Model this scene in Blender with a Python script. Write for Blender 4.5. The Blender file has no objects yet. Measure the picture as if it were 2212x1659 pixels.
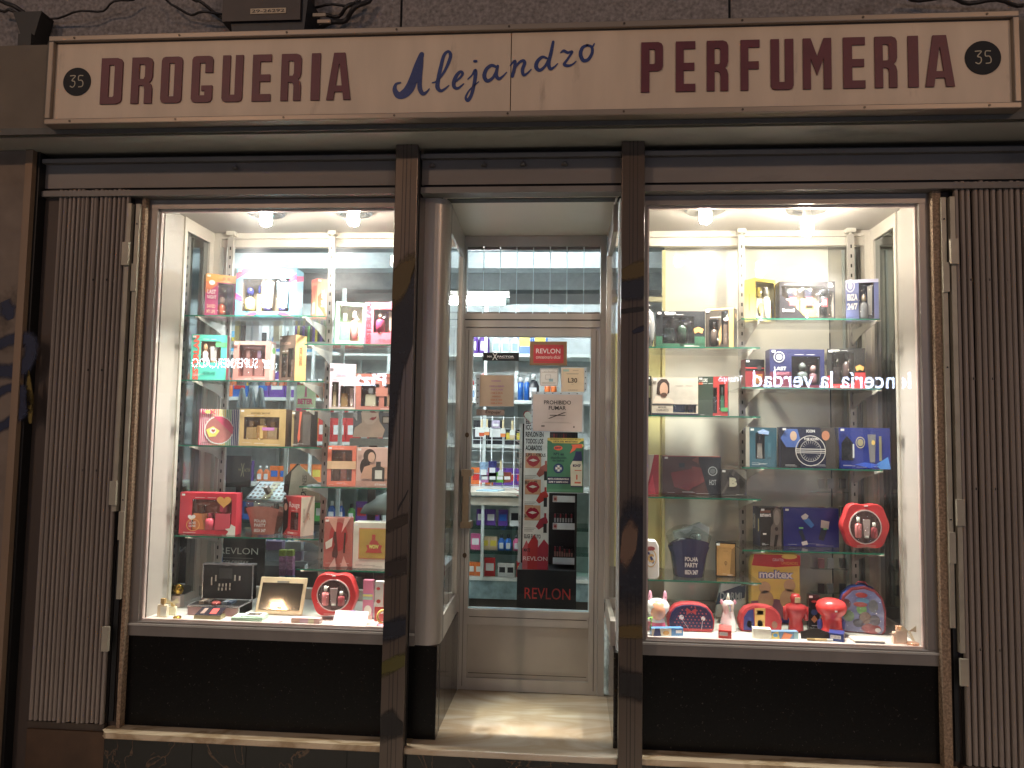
import bpy, math, random
from mathutils import Matrix, Vector
random.seed(7)
S = bpy.context.scene
# ---------------------------------------------------------------- camera
F = 1662.0
CAM = Vector((0, -3.5, 1.62))
RM = (Matrix.Rotation(math.radians(4.577), 3, 'Z') @ Matrix.Rotation(math.radians(93.98), 3, 'X') @ Matrix.Rotation(math.radians(.938), 3, 'Z'))
cd = bpy.data.cameras.new('camera')
cd.sensor_width = 36; cd.lens = 36 * F / 2212; cd.clip_start = .05; cd.clip_end = 400
co = bpy.data.objects.new('camera', cd); S.collection.objects.link(co)
co.matrix_world = Matrix.Translation(CAM) @ RM.to_4x4()
S.camera = co

def at(px, py, Y=0.0):
    """measured picture point -> world point on the real plane y=Y"""
    d = RM @ Vector((px - 1106, -(py - 829.5), -F))
    return CAM + d * ((Y - CAM.y) / d.y)

# ---------------------------------------------------------------- night sky, moon, exposure
w = bpy.data.worlds.new('World'); S.world = w; w.use_nodes = True
nt = w.node_tree; nt.nodes.clear()
sky = nt.nodes.new('ShaderNodeTexSky'); sky.sky_type = 'NISHITA'; sky.sun_disc = False
sky.sun_elevation = math.radians(2); sky.sun_rotation = math.radians(200)
bg = nt.nodes.new('ShaderNodeBackground'); bg.inputs[1].default_value = .10
wo = nt.nodes.new('ShaderNodeOutputWorld')
nt.links.new(sky.outputs[0], bg.inputs[0]); nt.links.new(bg.outputs[0], wo.inputs[0])
sl = bpy.data.lights.new('sun', 'SUN'); sl.energy = .04; sl.angle = math.radians(8); sl.color = (.85, .9, 1)
so = bpy.data.objects.new('sun', sl); S.collection.objects.link(so)
so.rotation_euler = (math.radians(50), 0, math.radians(-20))
S.view_settings.view_transform = 'Standard'; S.view_settings.look = 'None'
S.view_settings.exposure = .55; S.view_settings.gamma = 1; S.view_settings.use_curve_mapping = False
cy = S.cycles
S.render.engine = 'CYCLES'
cy.max_bounces = 12; cy.transparent_max_bounces = 40; cy.glossy_bounces = 5; cy.diffuse_bounces = 5
cy.caustics_reflective = False; cy.caustics_refractive = False; cy.sample_clamp_indirect = 6
cy.use_denoising = True

# ---------------------------------------------------------------- helpers
def H(h):
    h = h.lstrip('#')
    def c(v):
        v /= 255.
        return v / 12.92 if v <= .04045 else ((v + .055) / 1.055) ** 2.4
    return tuple(c(int(h[i:i + 2], 16)) for i in (0, 2, 4))
MC = {}
GAIN = 1.0
def P(h, rough=.5, metal=0, var=.1, scale=14., bump=0, emit=0, stretch=(1, 1, 1), coat=0, dirt=None):
    k = (h, rough, metal, var, scale, bump, emit, stretch, coat, dirt, GAIN)
    if k in MC: return MC[k]
    m = bpy.data.materials.new('mat_' + h.strip('#')); m.use_nodes = True
    n = m.node_tree.nodes; L = m.node_tree.links; b = n['Principled BSDF']
    col = H(h)
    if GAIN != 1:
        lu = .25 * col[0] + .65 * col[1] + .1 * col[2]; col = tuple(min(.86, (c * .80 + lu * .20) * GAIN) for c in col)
    b.inputs['Roughness'].default_value = rough; b.inputs['Metallic'].default_value = metal
    b.inputs['Coat Weight'].default_value = coat
    tc = n.new('ShaderNodeTexCoord'); mp = n.new('ShaderNodeMapping'); mp.inputs['Scale'].default_value = stretch
    nz = n.new('ShaderNodeTexNoise'); nz.inputs['Scale'].default_value = scale; nz.inputs['Detail'].default_value = 5
    L.new(tc.outputs['Object'], mp.inputs[0]); L.new(mp.outputs[0], nz.inputs['Vector'])
    rp = n.new('ShaderNodeValToRGB'); rp.color_ramp.elements[0].position = .3; rp.color_ramp.elements[1].position = .7
    rp.color_ramp.elements[0].color = tuple(max(0, c * (1 - var * 1.3)) for c in col) + (1,)
    rp.color_ramp.elements[1].color = tuple(min(1, c * (1 + var)) for c in col) + (1,)
    L.new(nz.outputs[0], rp.inputs[0])
    out = rp.outputs[0]
    if dirt:                                     # stains and wear of their own shape
        dh, ds, dl = dirt
        n2 = n.new('ShaderNodeTexNoise'); n2.inputs['Scale'].default_value = ds; n2.inputs['Detail'].default_value = 8
        n2.inputs['Roughness'].default_value = .65
        L.new(mp.outputs[0], n2.inputs['Vector'])
        r2 = n.new('ShaderNodeValToRGB'); r2.color_ramp.elements[0].position = dl; r2.color_ramp.elements[1].position = dl + .12
        mx = n.new('ShaderNodeMix'); mx.data_type = 'RGBA'
        L.new(n2.outputs[0], r2.inputs[0]); L.new(r2.outputs[0], mx.inputs[0]); L.new(out, mx.inputs[6])
        mx.inputs[7].default_value = H(dh) + (1,)
        out = mx.outputs[2]
    L.new(out, b.inputs['Base Color'])
    if bump:
        bp = n.new('ShaderNodeBump'); bp.inputs['Strength'].default_value = bump; bp.inputs['Distance'].default_value = .004
        L.new(nz.outputs[0], bp.inputs['Height']); L.new(bp.outputs[0], b.inputs['Normal'])
    if emit:
        b.inputs['Emission Color'].default_value = col + (1,); b.inputs['Emission Strength'].default_value = emit
    MC[k] = m
    return m
def glass(name, tint, refl=1.0, rough=0.0, wrinkle=0, dust_haze=0):
    """clear sheet: passes tinted light straight on, mirrors by Schlick's law"""
    k = ('g', name)
    if k in MC: return MC[k]
    m = bpy.data.materials.new('mat_' + name); m.use_nodes = True
    n = m.node_tree.nodes; L = m.node_tree.links; n.clear()
    o = n.new('ShaderNodeOutputMaterial'); t = n.new('ShaderNodeBsdfTransparent'); g = n.new('ShaderNodeBsdfGlossy')
    t.inputs[0].default_value = H(tint) + (1,); g.inputs['Roughness'].default_value = rough
    if wrinkle:
        wt = n.new('ShaderNodeTexCoord'); wn = n.new('ShaderNodeTexNoise'); wn.inputs['Scale'].default_value = 22; wn.inputs['Detail'].default_value = 3; wn.inputs['Distortion'].default_value = 1.2
        wb = n.new('ShaderNodeBump'); wb.inputs['Strength'].default_value = wrinkle; wb.inputs['Distance'].default_value = .02
        L.new(wt.outputs['Object'], wn.inputs['Vector']); L.new(wn.outputs[0], wb.inputs['Height']); L.new(wb.outputs[0], g.inputs['Normal'])
    ge = n.new('ShaderNodeNewGeometry'); dt = n.new('ShaderNodeVectorMath'); dt.operation = 'DOT_PRODUCT'
    L.new(ge.outputs['Incoming'], dt.inputs[0]); L.new(ge.outputs['Normal'], dt.inputs[1])
    def mt(op, a, b=None):
        x = n.new('ShaderNodeMath'); x.operation = op
        for i, v in enumerate((a, b)):
            if v is None: continue
            if isinstance(v, (int, float)): x.inputs[i].default_value = v
            else: L.new(v, x.inputs[i])
        return x.outputs[0]
    a = mt('ABSOLUTE', dt.outputs['Value']); s = mt('SUBTRACT', 1.0, a); pw = mt('POWER', s, 5.0)
    f = mt('ADD', mt('MULTIPLY', pw, .96), .04 * refl)
    f = mt('MINIMUM', f, 1.0)
    mx = n.new('ShaderNodeMixShader'); L.new(f, mx.inputs[0]); L.new(t.outputs[0], mx.inputs[1]); L.new(g.outputs[0], mx.inputs[2])
    last = mx.outputs[0]
    if dust_haze:                                      # dusty smeared film, also imitating the hazy glow around the lamps
        tc = n.new('ShaderNodeTexCoord'); mp = n.new('ShaderNodeMapping'); mp.inputs['Rotation'].default_value = (0, .5, 0); mp.inputs['Scale'].default_value = (1, 1, 3)
        nz = n.new('ShaderNodeTexNoise'); nz.inputs['Scale'].default_value = 3.2; nz.inputs['Detail'].default_value = 9; nz.inputs['Distortion'].default_value = .8
        L.new(tc.outputs['Object'], mp.inputs[0]); L.new(mp.outputs[0], nz.inputs['Vector'])
        d = mt('MULTIPLY', mt('POWER', nz.outputs[0], 2.0), dust_haze * 4)
        df = n.new('ShaderNodeBsdfDiffuse'); df.inputs[0].default_value = (.75, .75, .75, 1); tl = n.new('ShaderNodeBsdfTranslucent'); tl.inputs[0].default_value = (.8, .8, .8, 1)
        m1 = n.new('ShaderNodeMixShader'); m1.inputs[0].default_value = .6; L.new(df.outputs[0], m1.inputs[1]); L.new(tl.outputs[0], m1.inputs[2])
        m2 = n.new('ShaderNodeMixShader'); L.new(d, m2.inputs[0]); L.new(last, m2.inputs[1]); L.new(m1.outputs[0], m2.inputs[2]); last = m2.outputs[0]
    L.new(last, o.inputs[0])
    MC[k] = m
    return m
def marble(name, base, vein, scale, lo=.47, hi=.53, rough=.12, width=.05):
    m = bpy.data.materials.new('mat_' + name); m.use_nodes = True
    n = m.node_tree.nodes; L = m.node_tree.links; b = n['Principled BSDF']; b.inputs['Roughness'].default_value = rough
    tc = n.new('ShaderNodeTexCoord'); nz = n.new('ShaderNodeTexNoise'); nz.inputs['Scale'].default_value = scale
    nz.inputs['Detail'].default_value = 8; nz.inputs['Distortion'].default_value = 1.6
    mp = n.new('ShaderNodeMapping'); mp.inputs['Scale'].default_value = (1, 2.5, 1); mp.inputs['Rotation'].default_value = (0, 0, .15)
    L.new(tc.outputs['Object'], mp.inputs[0]); L.new(mp.outputs[0], nz.inputs['Vector'])
    r = n.new('ShaderNodeValToRGB'); e = r.color_ramp.elements
    e[0].position = .5 - width; e[0].color = H(base) + (1,); e[1].position = .5; e[1].color = H(vein) + (1,)
    x = e.new(.5 + width); x.color = H(base) + (1,)
    L.new(nz.outputs[0], r.inputs[0]); L.new(r.outputs[0], b.inputs['Base Color'])
    return m

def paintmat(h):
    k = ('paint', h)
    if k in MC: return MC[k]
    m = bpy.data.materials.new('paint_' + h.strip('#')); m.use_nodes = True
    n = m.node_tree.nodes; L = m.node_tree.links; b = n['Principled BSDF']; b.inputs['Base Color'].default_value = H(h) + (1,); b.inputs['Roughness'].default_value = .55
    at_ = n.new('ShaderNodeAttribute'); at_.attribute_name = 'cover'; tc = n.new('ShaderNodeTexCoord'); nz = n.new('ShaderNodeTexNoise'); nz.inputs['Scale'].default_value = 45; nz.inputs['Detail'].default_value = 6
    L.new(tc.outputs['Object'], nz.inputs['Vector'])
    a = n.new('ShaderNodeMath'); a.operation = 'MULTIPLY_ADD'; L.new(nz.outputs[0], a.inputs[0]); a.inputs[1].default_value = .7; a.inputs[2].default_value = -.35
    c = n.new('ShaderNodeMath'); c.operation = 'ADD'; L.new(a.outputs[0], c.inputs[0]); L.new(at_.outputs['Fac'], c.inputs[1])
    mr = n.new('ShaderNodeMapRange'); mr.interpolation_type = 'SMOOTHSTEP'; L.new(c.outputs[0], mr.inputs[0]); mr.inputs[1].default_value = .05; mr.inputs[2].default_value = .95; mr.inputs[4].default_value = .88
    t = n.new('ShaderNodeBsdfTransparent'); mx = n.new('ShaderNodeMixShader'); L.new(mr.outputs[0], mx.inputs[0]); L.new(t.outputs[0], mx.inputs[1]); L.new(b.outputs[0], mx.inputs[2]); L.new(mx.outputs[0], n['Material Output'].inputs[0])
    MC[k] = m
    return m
COL = S.collection
def soft(name, parent, verts, cover, faces, Y, h):
    me = bpy.data.meshes.new(name); o_ = parent.location
    me.from_pydata([(x - o_[0], Y - o_[1], z - o_[2]) for x, z in verts], [], faces)
    at_ = me.attributes.new('cover', 'FLOAT', 'POINT'); at_.data.foreach_set('value', cover); me.materials.append(paintmat(h)); me.update()
    o = bpy.data.objects.new(name, me); COL.objects.link(o); o.parent = parent
    return o
def tag(o, label=None, cat=None, group=None, kind=None):
    if label: o['label'] = label
    if cat: o['category'] = cat
    if group: o['group'] = group
    if kind: o['kind'] = kind
    return o
def thing(name, label, cat, loc=(0, 0, 0), rz=0, group=None, rx=0):
    o = bpy.data.objects.new(name, None); COL.objects.link(o); o.empty_display_size = .1
    o.location = loc; o.rotation_euler = (rx, 0, rz)
    return tag(o, label, cat, group)
TXT = {}
def textgeo(s, bold):
    k = (s, bold)
    if k not in TXT:
        cu = bpy.data.curves.new('t', 'FONT'); cu.body = s; cu.offset = bold; cu.resolution_u = 3
        ob = bpy.data.objects.new('t', cu); COL.objects.link(ob)
        me = bpy.data.meshes.new_from_object(ob.evaluated_get(bpy.context.evaluated_depsgraph_get()))
        v = [(a.co.x, a.co.y) for a in me.vertices]; f = [tuple(p.vertices) for p in me.polygons]
        bpy.data.objects.remove(ob); bpy.data.curves.remove(cu); bpy.data.meshes.remove(me)
        TXT[k] = (v, f)
    return TXT[k]

class MB:
    def __init__(s, off=(0, 0, 0)): s.v = []; s.f = []; s.mi = []; s.mats = []; s.off = off; s.sm = []
    def m(s, mat):
        if isinstance(mat, str): mat = P(mat)
        if mat not in s.mats: s.mats.append(mat)
        return s.mats.index(mat)
    def face(s, pts, mat, smooth=False):
        b = len(s.v); s.v += [tuple(p) for p in pts]; s.f.append(tuple(range(b, b + len(pts)))); s.mi.append(s.m(mat)); s.sm.append(smooth)
    def box(s, x0, x1, y0, y1, z0, z1, mat, taper=0):
        b = len(s.v); t = taper
        s.v += [(x0, y0, z0), (x1, y0, z0), (x1, y1, z0), (x0, y1, z0), (x0 + t, y0 + t, z1), (x1 - t, y0 + t, z1), (x1 - t, y1 - t, z1), (x0 + t, y1 - t, z1)]
        k = s.m(mat)
        for f in ((0, 3, 2, 1), (4, 5, 6, 7), (0, 1, 5, 4), (1, 2, 6, 5), (2, 3, 7, 6), (3, 0, 4, 7)):
            s.f.append(tuple(b + i for i in f)); s.mi.append(k); s.sm.append(False)
        return s
    def prism(s, pts, y0, y1, mat, side=None):
        """outline in x,z given depth y0..y1"""
        n = len(pts); b = len(s.v); k = s.m(mat); ks = s.m(side or mat)
        s.v += [(x, y0, z) for x, z in pts] + [(x, y1, z) for x, z in pts]
        s.f.append(tuple(range(b, b + n))); s.mi.append(k); s.sm.append(False)
        s.f.append(tuple(range(b + 2 * n - 1, b + n - 1, -1))); s.mi.append(k); s.sm.append(False)
        for i in range(n):
            j = (i + 1) % n; s.f.append((b + i, b + n + i, b + n + j, b + j)); s.mi.append(ks); s.sm.append(n > 14)
        return s
    def prismz(s, pts, z0, z1, mat, smooth=False):
        n = len(pts); b = len(s.v); k = s.m(mat)
        s.v += [(x, y, z0) for x, y in pts] + [(x, y, z1) for x, y in pts]
        s.f.append(tuple(range(b, b + n))); s.f.append(tuple(range(b + 2 * n - 1, b + n - 1, -1))); s.mi += [k, k]; s.sm += [False, False]
        for i in range(n):
            j = (i + 1) % n; s.f.append((b + i, b + j, b + n + j, b + n + i)); s.mi.append(k); s.sm.append(smooth)
        return s
    def lathe(s, prof, mat, c=(0, 0, 0), n=14, sx=1, sy=1, smooth=True):
        b = len(s.v); k = s.m(mat)
        for r, z in prof:
            for i in range(n):
                a = 2 * math.pi * i / n; s.v.append((c[0] + r * sx * math.cos(a), c[1] + r * sy * math.sin(a), c[2] + z))
        for j in range(len(prof) - 1):
            for i in range(n):
                i2 = (i + 1) % n; s.f.append((b + j * n + i, b + j * n + i2, b + (j + 1) * n + i2, b + (j + 1) * n + i)); s.mi.append(k); s.sm.append(smooth)
        s.f.append(tuple(b + i for i in range(n - 1, -1, -1))); s.f.append(tuple(b + (len(prof) - 1) * n + i for i in range(n))); s.mi += [k, k]; s.sm += [False, False]
        return s
    def tube(s, pts, r, mat, n=8):
        b = len(s.v); k = s.m(mat); pts = [Vector(p) for p in pts]
        for i, p in enumerate(pts):
            t = (pts[min(i + 1, len(pts) - 1)] - pts[max(i - 1, 0)]).normalized()
            u = t.cross(Vector((0, 0, 1)));  u = u.normalized() if u.length > .05 else Vector((1, 0, 0))
            v = t.cross(u).normalized()
            for q in range(n):
                a = 2 * math.pi * q / n; s.v.append(tuple(p + u * r * math.cos(a) + v * r * math.sin(a)))
        for j in range(len(pts) - 1):
            for i in range(n):
                i2 = (i + 1) % n; s.f.append((b + j * n + i, b + j * n + i2, b + (j + 1) * n + i2, b + (j + 1) * n + i)); s.mi.append(k); s.sm.append(True)
        s.f.append(tuple(b + i for i in range(n))); s.f.append(tuple(b + (len(pts) - 1) * n + i for i in range(n))); s.mi += [k, k]; s.sm += [False, False]
        return s
    def text(s, t, x0, z0, x1, z1, y, mat, rot=0, bold=.0, fn=None, depth=0):
        """lettering fitted into the rectangle x0..x1, z0..z1; rot=90 reads upward"""
        v, f = textgeo(t, bold)
        if not v: return
        ax, bx = min(a[0] for a in v), max(a[0] for a in v); az, bz = min(a[1] for a in v), max(a[1] for a in v)
        b = len(s.v); k = s.m(mat)
        for q in ((y, 0), (y - depth, 1)) if depth else ((y, 0),):
            bb = len(s.v)
            for (p, q2) in v:
                u = (p - ax) / (bx - ax); w_ = (q2 - az) / max(bz - az, 1e-6)
                if rot == 90: u, w_ = 1 - w_, u
                elif rot == -90: u, w_ = w_, 1 - u
                x, z = x0 + u * (x1 - x0), z0 + w_ * (z1 - z0)
                s.v.append(fn(x, z, q[0]) if fn else (x, q[0], z))
            for a in f: s.f.append(tuple(bb + i for i in a)); s.mi.append(k); s.sm.append(False)
        return s
    def build(s, name, parent=None, label=None, kind=None, cat=None, group=None, mod=None):
        me = bpy.data.meshes.new(name); o_ = s.off
        if parent is not None and s.off == 'w': o_ = tuple(parent.location)
        if s.off == 'w' and parent is None: o_ = (0, 0, 0)
        me.from_pydata([(a[0] - o_[0], a[1] - o_[1], a[2] - o_[2]) for a in s.v], [], s.f)
        for m_ in s.mats: me.materials.append(m_)
        me.polygons.foreach_set('material_index', s.mi); me.polygons.foreach_set('use_smooth', s.sm)
        me.update()
        o = bpy.data.objects.new(name, me); COL.objects.link(o)
        if parent is not None: o.parent = parent
        if mod:
            b = o.modifiers.new('bevel', 'BEVEL'); b.width = mod; b.segments = 2; b.limit_method = 'ANGLE'
        return tag(o, label, cat, group, kind)
def W(): return MB('w')
def wbox(name, parent, x0, x1, y0, y1, z0, z1, mat, **k): return W().box(x0, x1, y0, y1, z0, z1, mat).build(name, parent, **k)
def copy_tree(o, parent=None):
    c = o.copy(); COL.objects.link(c)
    if parent is not None: c.parent = parent; c.matrix_parent_inverse = o.matrix_parent_inverse
    for ch in [x for x in CH.get(o.name, [])]: copy_tree(ch, c)
    return c
CH = {}
def index_children():
    CH.clear()
    for o in bpy.data.objects:
        if o.parent: CH.setdefault(o.parent.name, []).append(o)
def ell(cx, cz, rx, rz, n=20, a0=0): return [(cx + rx * math.cos(a0 + 2 * math.pi * i / n), cz + rz * math.sin(a0 + 2 * math.pi * i / n)) for i in range(n)]
def ribbon(pts, ws, sub=6):
    """brush stroke: smoothed centre line with varying width -> outline"""
    c = []; n = len(pts)
    for i in range(n - 1):
        p0, p1, p2, p3 = pts[max(i - 1, 0)], pts[i], pts[i + 1], pts[min(i + 2, n - 1)]
        for j in range(sub):
            t = j / sub; t2, t3 = t * t, t ** 3
            c.append(tuple(.5 * ((2 * p1[k]) + (-p0[k] + p2[k]) * t + (2 * p0[k] - 5 * p1[k] + 4 * p2[k] - p3[k]) * t2 + (-p0[k] + 3 * p1[k] - 3 * p2[k] + p3[k]) * t3) for k in (0, 1)) + (ws[i] + (ws[i + 1] - ws[i]) * t,))
    c.append(tuple(pts[-1]) + (ws[-1],))
    quads = []; prev = None
    for i, (x, z, ww) in enumerate(c):
        a, b = c[max(i - 1, 0)], c[min(i + 1, len(c) - 1)]
        dx, dz = b[0] - a[0], b[1] - a[1]; l = math.hypot(dx, dz) or 1
        nx, nz = -dz / l * ww / 2, dx / l * ww / 2
        cur = ((x + nx, z + nz), (x - nx, z - nz))
        if prev: quads.append([prev[0], cur[0], cur[1], prev[1]])
        prev = cur
    return quads, c
# ---------------------------------------------------------------- materials of the place
ALU = P('#b4b0aa', .38, .3, .08, 6, stretch=(1, 1, .06))
ALUD = P('#837d78', .4, .4, .1, 6, stretch=(1, 1, .06))
BRZ = P('#5e534b', .3, .4, .12, 9, stretch=(1, 1, .08), dirt=('#4c433d', 4, .66))
LINT = P('#76726f', .55, .2, .16, 4, stretch=(.3, 1, 1), dirt=('#5a5755', 2.2, .58))
SOFF = P('#aeaea8', .55, 0, .12, 3, stretch=(.4, 1, 1), dirt=('#8c8c86', 2.5, .6))
RENDER = P('#837c79', .95, 0, .3, 60, bump=.8, dirt=('#5f5550', 2.0, .62))
PIER = P('#75685d', .8, 0, .14, 8, bump=.2, dirt=('#453a31', 2.6, .56))
STONE = P('#8d7864', .9, 0, .4, 90, bump=.9)
WHITE = P('#e6dfd4', .5, 0, .03)
WALU = P('#d9d3c8', .3, .25, .04, 6, stretch=(1, 1, .1))
DARK = P('#1b1a1a', .6, 0, .1)
BLACK = P('#0c0c0d', .45)
BLUEGREY = P('#a3b4b8', .7, 0, .07, 2)
GL = glass('window_glass', '#fbfdfb')
GLS = glass('street_pane', '#fbfdfb', dust_haze=.035)
GS = glass('shelf_glass', '#fbfdfc')
GEDGE = P('#2d7a62', .15, 0, .15, 30, emit=0)
FILM = glass('clear_film', '#f6f6f6', 2.6, .04, .9)
ACR = glass('clear_plastic', '#e8eeec', 2.4, .05, .6)
MIRROR = P('#d5dad8', .03, 1, .01)
CHROME = P('#cfcfd2', .12, 1, .05)
GOLD = P('#d4ac55', .22, 1, .08)
GRAN = P('#0b0a0a', .3, 0, .3, 120, dirt=('#6d6660', 95, .635))
GRAN.node_tree.nodes['Principled BSDF'].inputs['Specular IOR Level'].default_value = .18
LEDGE = marble('ledge_marble', '#c9b79c', '#a08a6c', 2.2, width=.09, rough=.22)
BMARB = marble('black_marble', '#14110f', '#5c4635', 3.5, width=.012, rough=.2)
STEPM = marble('step_marble', '#cfc4b2', '#b39f84', 1.2, width=.16, rough=.16)

# ---------------------------------------------------------------- ground, street, facade opposite (seen in the panes)
W().box(-30, 30, -3.2, .6, -.3, 0, P('#9a948b', .7, 0, .2, 30, bump=.3)).build('pavement', kind='structure')
W().box(-30, 30, -12.2, -3.2, -.42, -.13, P('#3a3a3c', .9, 0, .2, 40, bump=.4)).build('road', kind='structure')
W().box(-30, 30, -14.4, -12.2, -.42, .0, P('#5d5a57', .85, 0, .2, 30)).build('far_pavement', kind='structure')
W().box(-30, 30, -9, 9, -.9, -.5, P('#2e2c2a', .9)).build('ground', kind='structure')
b = thing('building', 'dark building with lit shop signs across the street', 'building', (0, -14.4, 0))
wbox('wall', b, -26, 26, -15.2, -14.4, 0, 12, P('#5b4f45', .9, 0, .2, 3))
for i in range(9):
    for j in range(2):
        wbox('window', b, -23 + i * 5.4, -21.6 + i * 5.4, -14.43, -14.40, 5.6 + j * 3, 7.4 + j * 3, P('#14161a', .2))
YS = -13.0
for x0_, x1_, c_, lb_ in ((-13.5, -7.6, '#dfeaff', 'left'), (-7.0, -2.2, '#ffe9d2', 'left middle'), (1.6, 5.6, '#e4e6ff', 'right middle'), (6.2, 12.5, '#ffe6f0', 'right')):  # unseen lit bays added to brighten soffit and lintel; also mirrored in panes
    t = thing('fill_shopfront', 'lit shop window added across the street for frontal light, %s one' % lb_, 'shopfront', ((x0_ + x1_) / 2, -13.3, 0))
    n_ = int((x1_ - x0_) / 1.4); w_ = (x1_ - x0_) / n_
    for i in range(n_):
        wbox('bright_bay', t, x0_ + i * w_ + .05, x0_ + (i + 1) * w_ - .05, -14.39, -13.32, .5, 2.5, P(c_, .6, 0, .5, 1.2, emit=.25))
        wbox('mullion', t, x0_ + i * w_ - .05, x0_ + i * w_ + .05, -13.4, -13.25, .1, 2.6, DARK)
    wbox('stallriser', t, x0_, x1_, -14.39, -13.3, 0, .49, DARK)
def vsign(px, py, g=0.0):
    """point on the far facade whose mirror image in a pane at y=g is seen at this place"""
    p = at(px, py, 2 * g - YS); return p.x, p.z
def far_text(name, label, s, x0, y0, x1, y1, col, emit, g=0, bold=.01):
    """real lettering, read from the shop side: runs from +x to -x"""
    a = vsign(x0, y1, g); c = vsign(x1, y0, g)
    t = thing(name, label, 'sign', ((a[0] + c[0]) / 2, YS, min(a[1], c[1])))
    w_ = W(); 
    e = P(col, .5, 0, 0, emit=emit)
    w_.text(s, -c[0], a[1], -a[0], c[1], 0, e, bold=bold, fn=lambda x, z, y: (-x, YS + y, z)); w_.build('lettering', t)
    wbox('backing', t, a[0] - .25, c[0] + .25, YS - .12, YS - .02, a[1] - .2, c[1] + .2, P('#1d1a1c', .7))
    return t
E1 = 42
far_text('lit_sign', 'white serif sign of the lingerie shop across the street', 'lencería la verdad', 1627, 803, 1969, 836, '#cfe0ff', E1, bold=.012)
t = far_text('lit_sign', 'small white sign with a crown across the street', 'Triumph', 1553, 811, 1606, 828, '#e6ecff', E1 * .8)
t = far_text('lit_sign', 'white supermarket sign with a trolley across the street', 'SUPERMERCADO', 412, 774, 556, 794, '#e8f4ff', E1)
mb = W(); e = P('#e8f4ff', .5, 0, 0, emit=E1)
for pts in ([(562, 776), (568, 776), (573, 790), (571, 792)], [(566, 779), (584, 777), (580, 787), (570, 788)]):
    mb.face([(vsign(x + 2, y)[0], YS, vsign(x + 2, y)[1]) for x, y in [(a, b_) for a, b_ in pts]], e)
for cx_ in (571, 578):
    x, z = vsign(cx_, 793); mb.face([(x + .03 * math.cos(k), YS, z + .03 * math.sin(k)) for k in [i * math.pi / 4 for i in range(8)]], e)
mb.build('trolley_symbol', t)
far_text('lit_sign', 'white rounded pizza shop sign across the street', 'Pizza', 740, 806, 834, 833, '#dce8ff', E1 * .75, bold=.04)
# pizza shop's domino sign, mirrored in the door pane
g_ = .705
t = thing('domino_sign', 'tilted red and blue domino sign across the street', 'sign', (vsign(1046, 840, g_)[0], YS, vsign(1046, 852, g_)[1]))
def tile(pts, col, em):
    q = W(); q.face([(vsign(x, y, g_)[0], YS, vsign(x, y, g_)[1]) for x, y in pts], P(col, .5, 0, 0, emit=em)); return q
tile([(1043, 802), (1070, 831), (1053, 853), (1026, 823)], '#e8f2ff', 2.5).build('backing', t)
for o_, pts, col in ((0, [(1043, 805), (1054, 817), (1040, 836), (1029, 823)], '#d8502c'), (1, [(1055, 818), (1067, 831), (1053, 850), (1041, 837)], '#3a56e0')):
    q = W(); q.face([(vsign(x, y, g_)[0], YS + .03, vsign(x, y, g_)[1]) for x, y in pts], P(col, .5, 0, 0, emit=22)); q.build('tile', t)
for cx_, cy_ in ((1040, 819), (1049, 833), (1058, 833)):
    q = W(); q.face([(vsign(cx_ + 3.3 * math.cos(k), cy_ + 3.3 * math.sin(k), g_)[0], YS + .05, vsign(cx_ + 3.3 * math.cos(k), cy_ + 3.3 * math.sin(k), g_)[1]) for k in [i * math.pi / 5 for i in range(10)]], P('#e8f2ff', .5, 0, 0, emit=36)); q.build('dot', t)
# street lamps (sodium) along the far kerb
for i, (lx, pw) in enumerate(((-5.7, 490), (6.0, 415))):
    t = thing('street_lamp', ('sodium street lamp across the road, nearer the supermarket', 'sodium street lamp across the road, nearer the lingerie shop')[i], 'street lamp', (lx, -11.2, 0), group='street lamps across the road')
    q = W(); q.lathe([(.09, 0), (.07, .4), (.05, 6.2)], DARK, (lx, -11.2, 0)); q.build('pole', t)
    q = W(); q.tube([(lx, -11.2, 6.2), (lx, -10.7, 6.7), (lx, -9.9, 6.8)], .035, DARK); q.build('arm', t)
    q = W(); q.box(lx - .14, lx + .14, -10.1, -9.4, 6.76, 6.9, DARK); q.build('head', t)
    q = W(); q.box(lx - .1, lx + .1, -10.0, -9.5, 6.7, 6.755, P('#ffb060', .5, 0, 0, emit=25)); q.build('lens', t)
    l = bpy.data.lights.new('lamp_light', 'POINT'); l.energy = pw; l.color = (1, .66, .45); l.shadow_soft_size = .18
    lo = bpy.data.objects.new('lamp_light', l); COL.objects.link(lo); lo.location = (lx, -9.75, 6.5)

# ---------------------------------------------------------------- upper wall, beam, sign
t = thing('upper_wall', 'rough grey rendered wall above the long shop sign', 'wall', (-.3, 0, 3.3))
xs = [-3.4, at(868, 20, -.02).x, at(1575, 20, -.02).x, 3.2]
xs = [-4.6, -3.0, xs[1], xs[2], 3.6]
for i in range(4): wbox('panel', t, xs[i] + .006, xs[i + 1] - .006, -.03, .2, 3.3, 5.6, RENDER)
wbox('joint_backing', t, -4.6, 3.6, -.015, .19, 3.3, 5.6, DARK)
t = thing('beam', 'grey boxed beam carrying the shop sign above both windows', 'beam', (-.3, -.1, 2.95))
wbox('front_board', t, -4.4, 3.4, -.30, -.27, 2.962, 3.365, P('#6b6053', .8, 0, .12, 5))
wbox('soffit', t, -4.4, 3.4, -.269, .02, 2.945, 2.965, SOFF)
wbox('top_board', t, -4.4, 3.4, -.269, -.02, 3.34, 3.36, SOFF)
wbox('lip', t, -4.4, 3.4, -.306, -.296, 2.945, 2.975, P('#55534e', .6))

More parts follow.
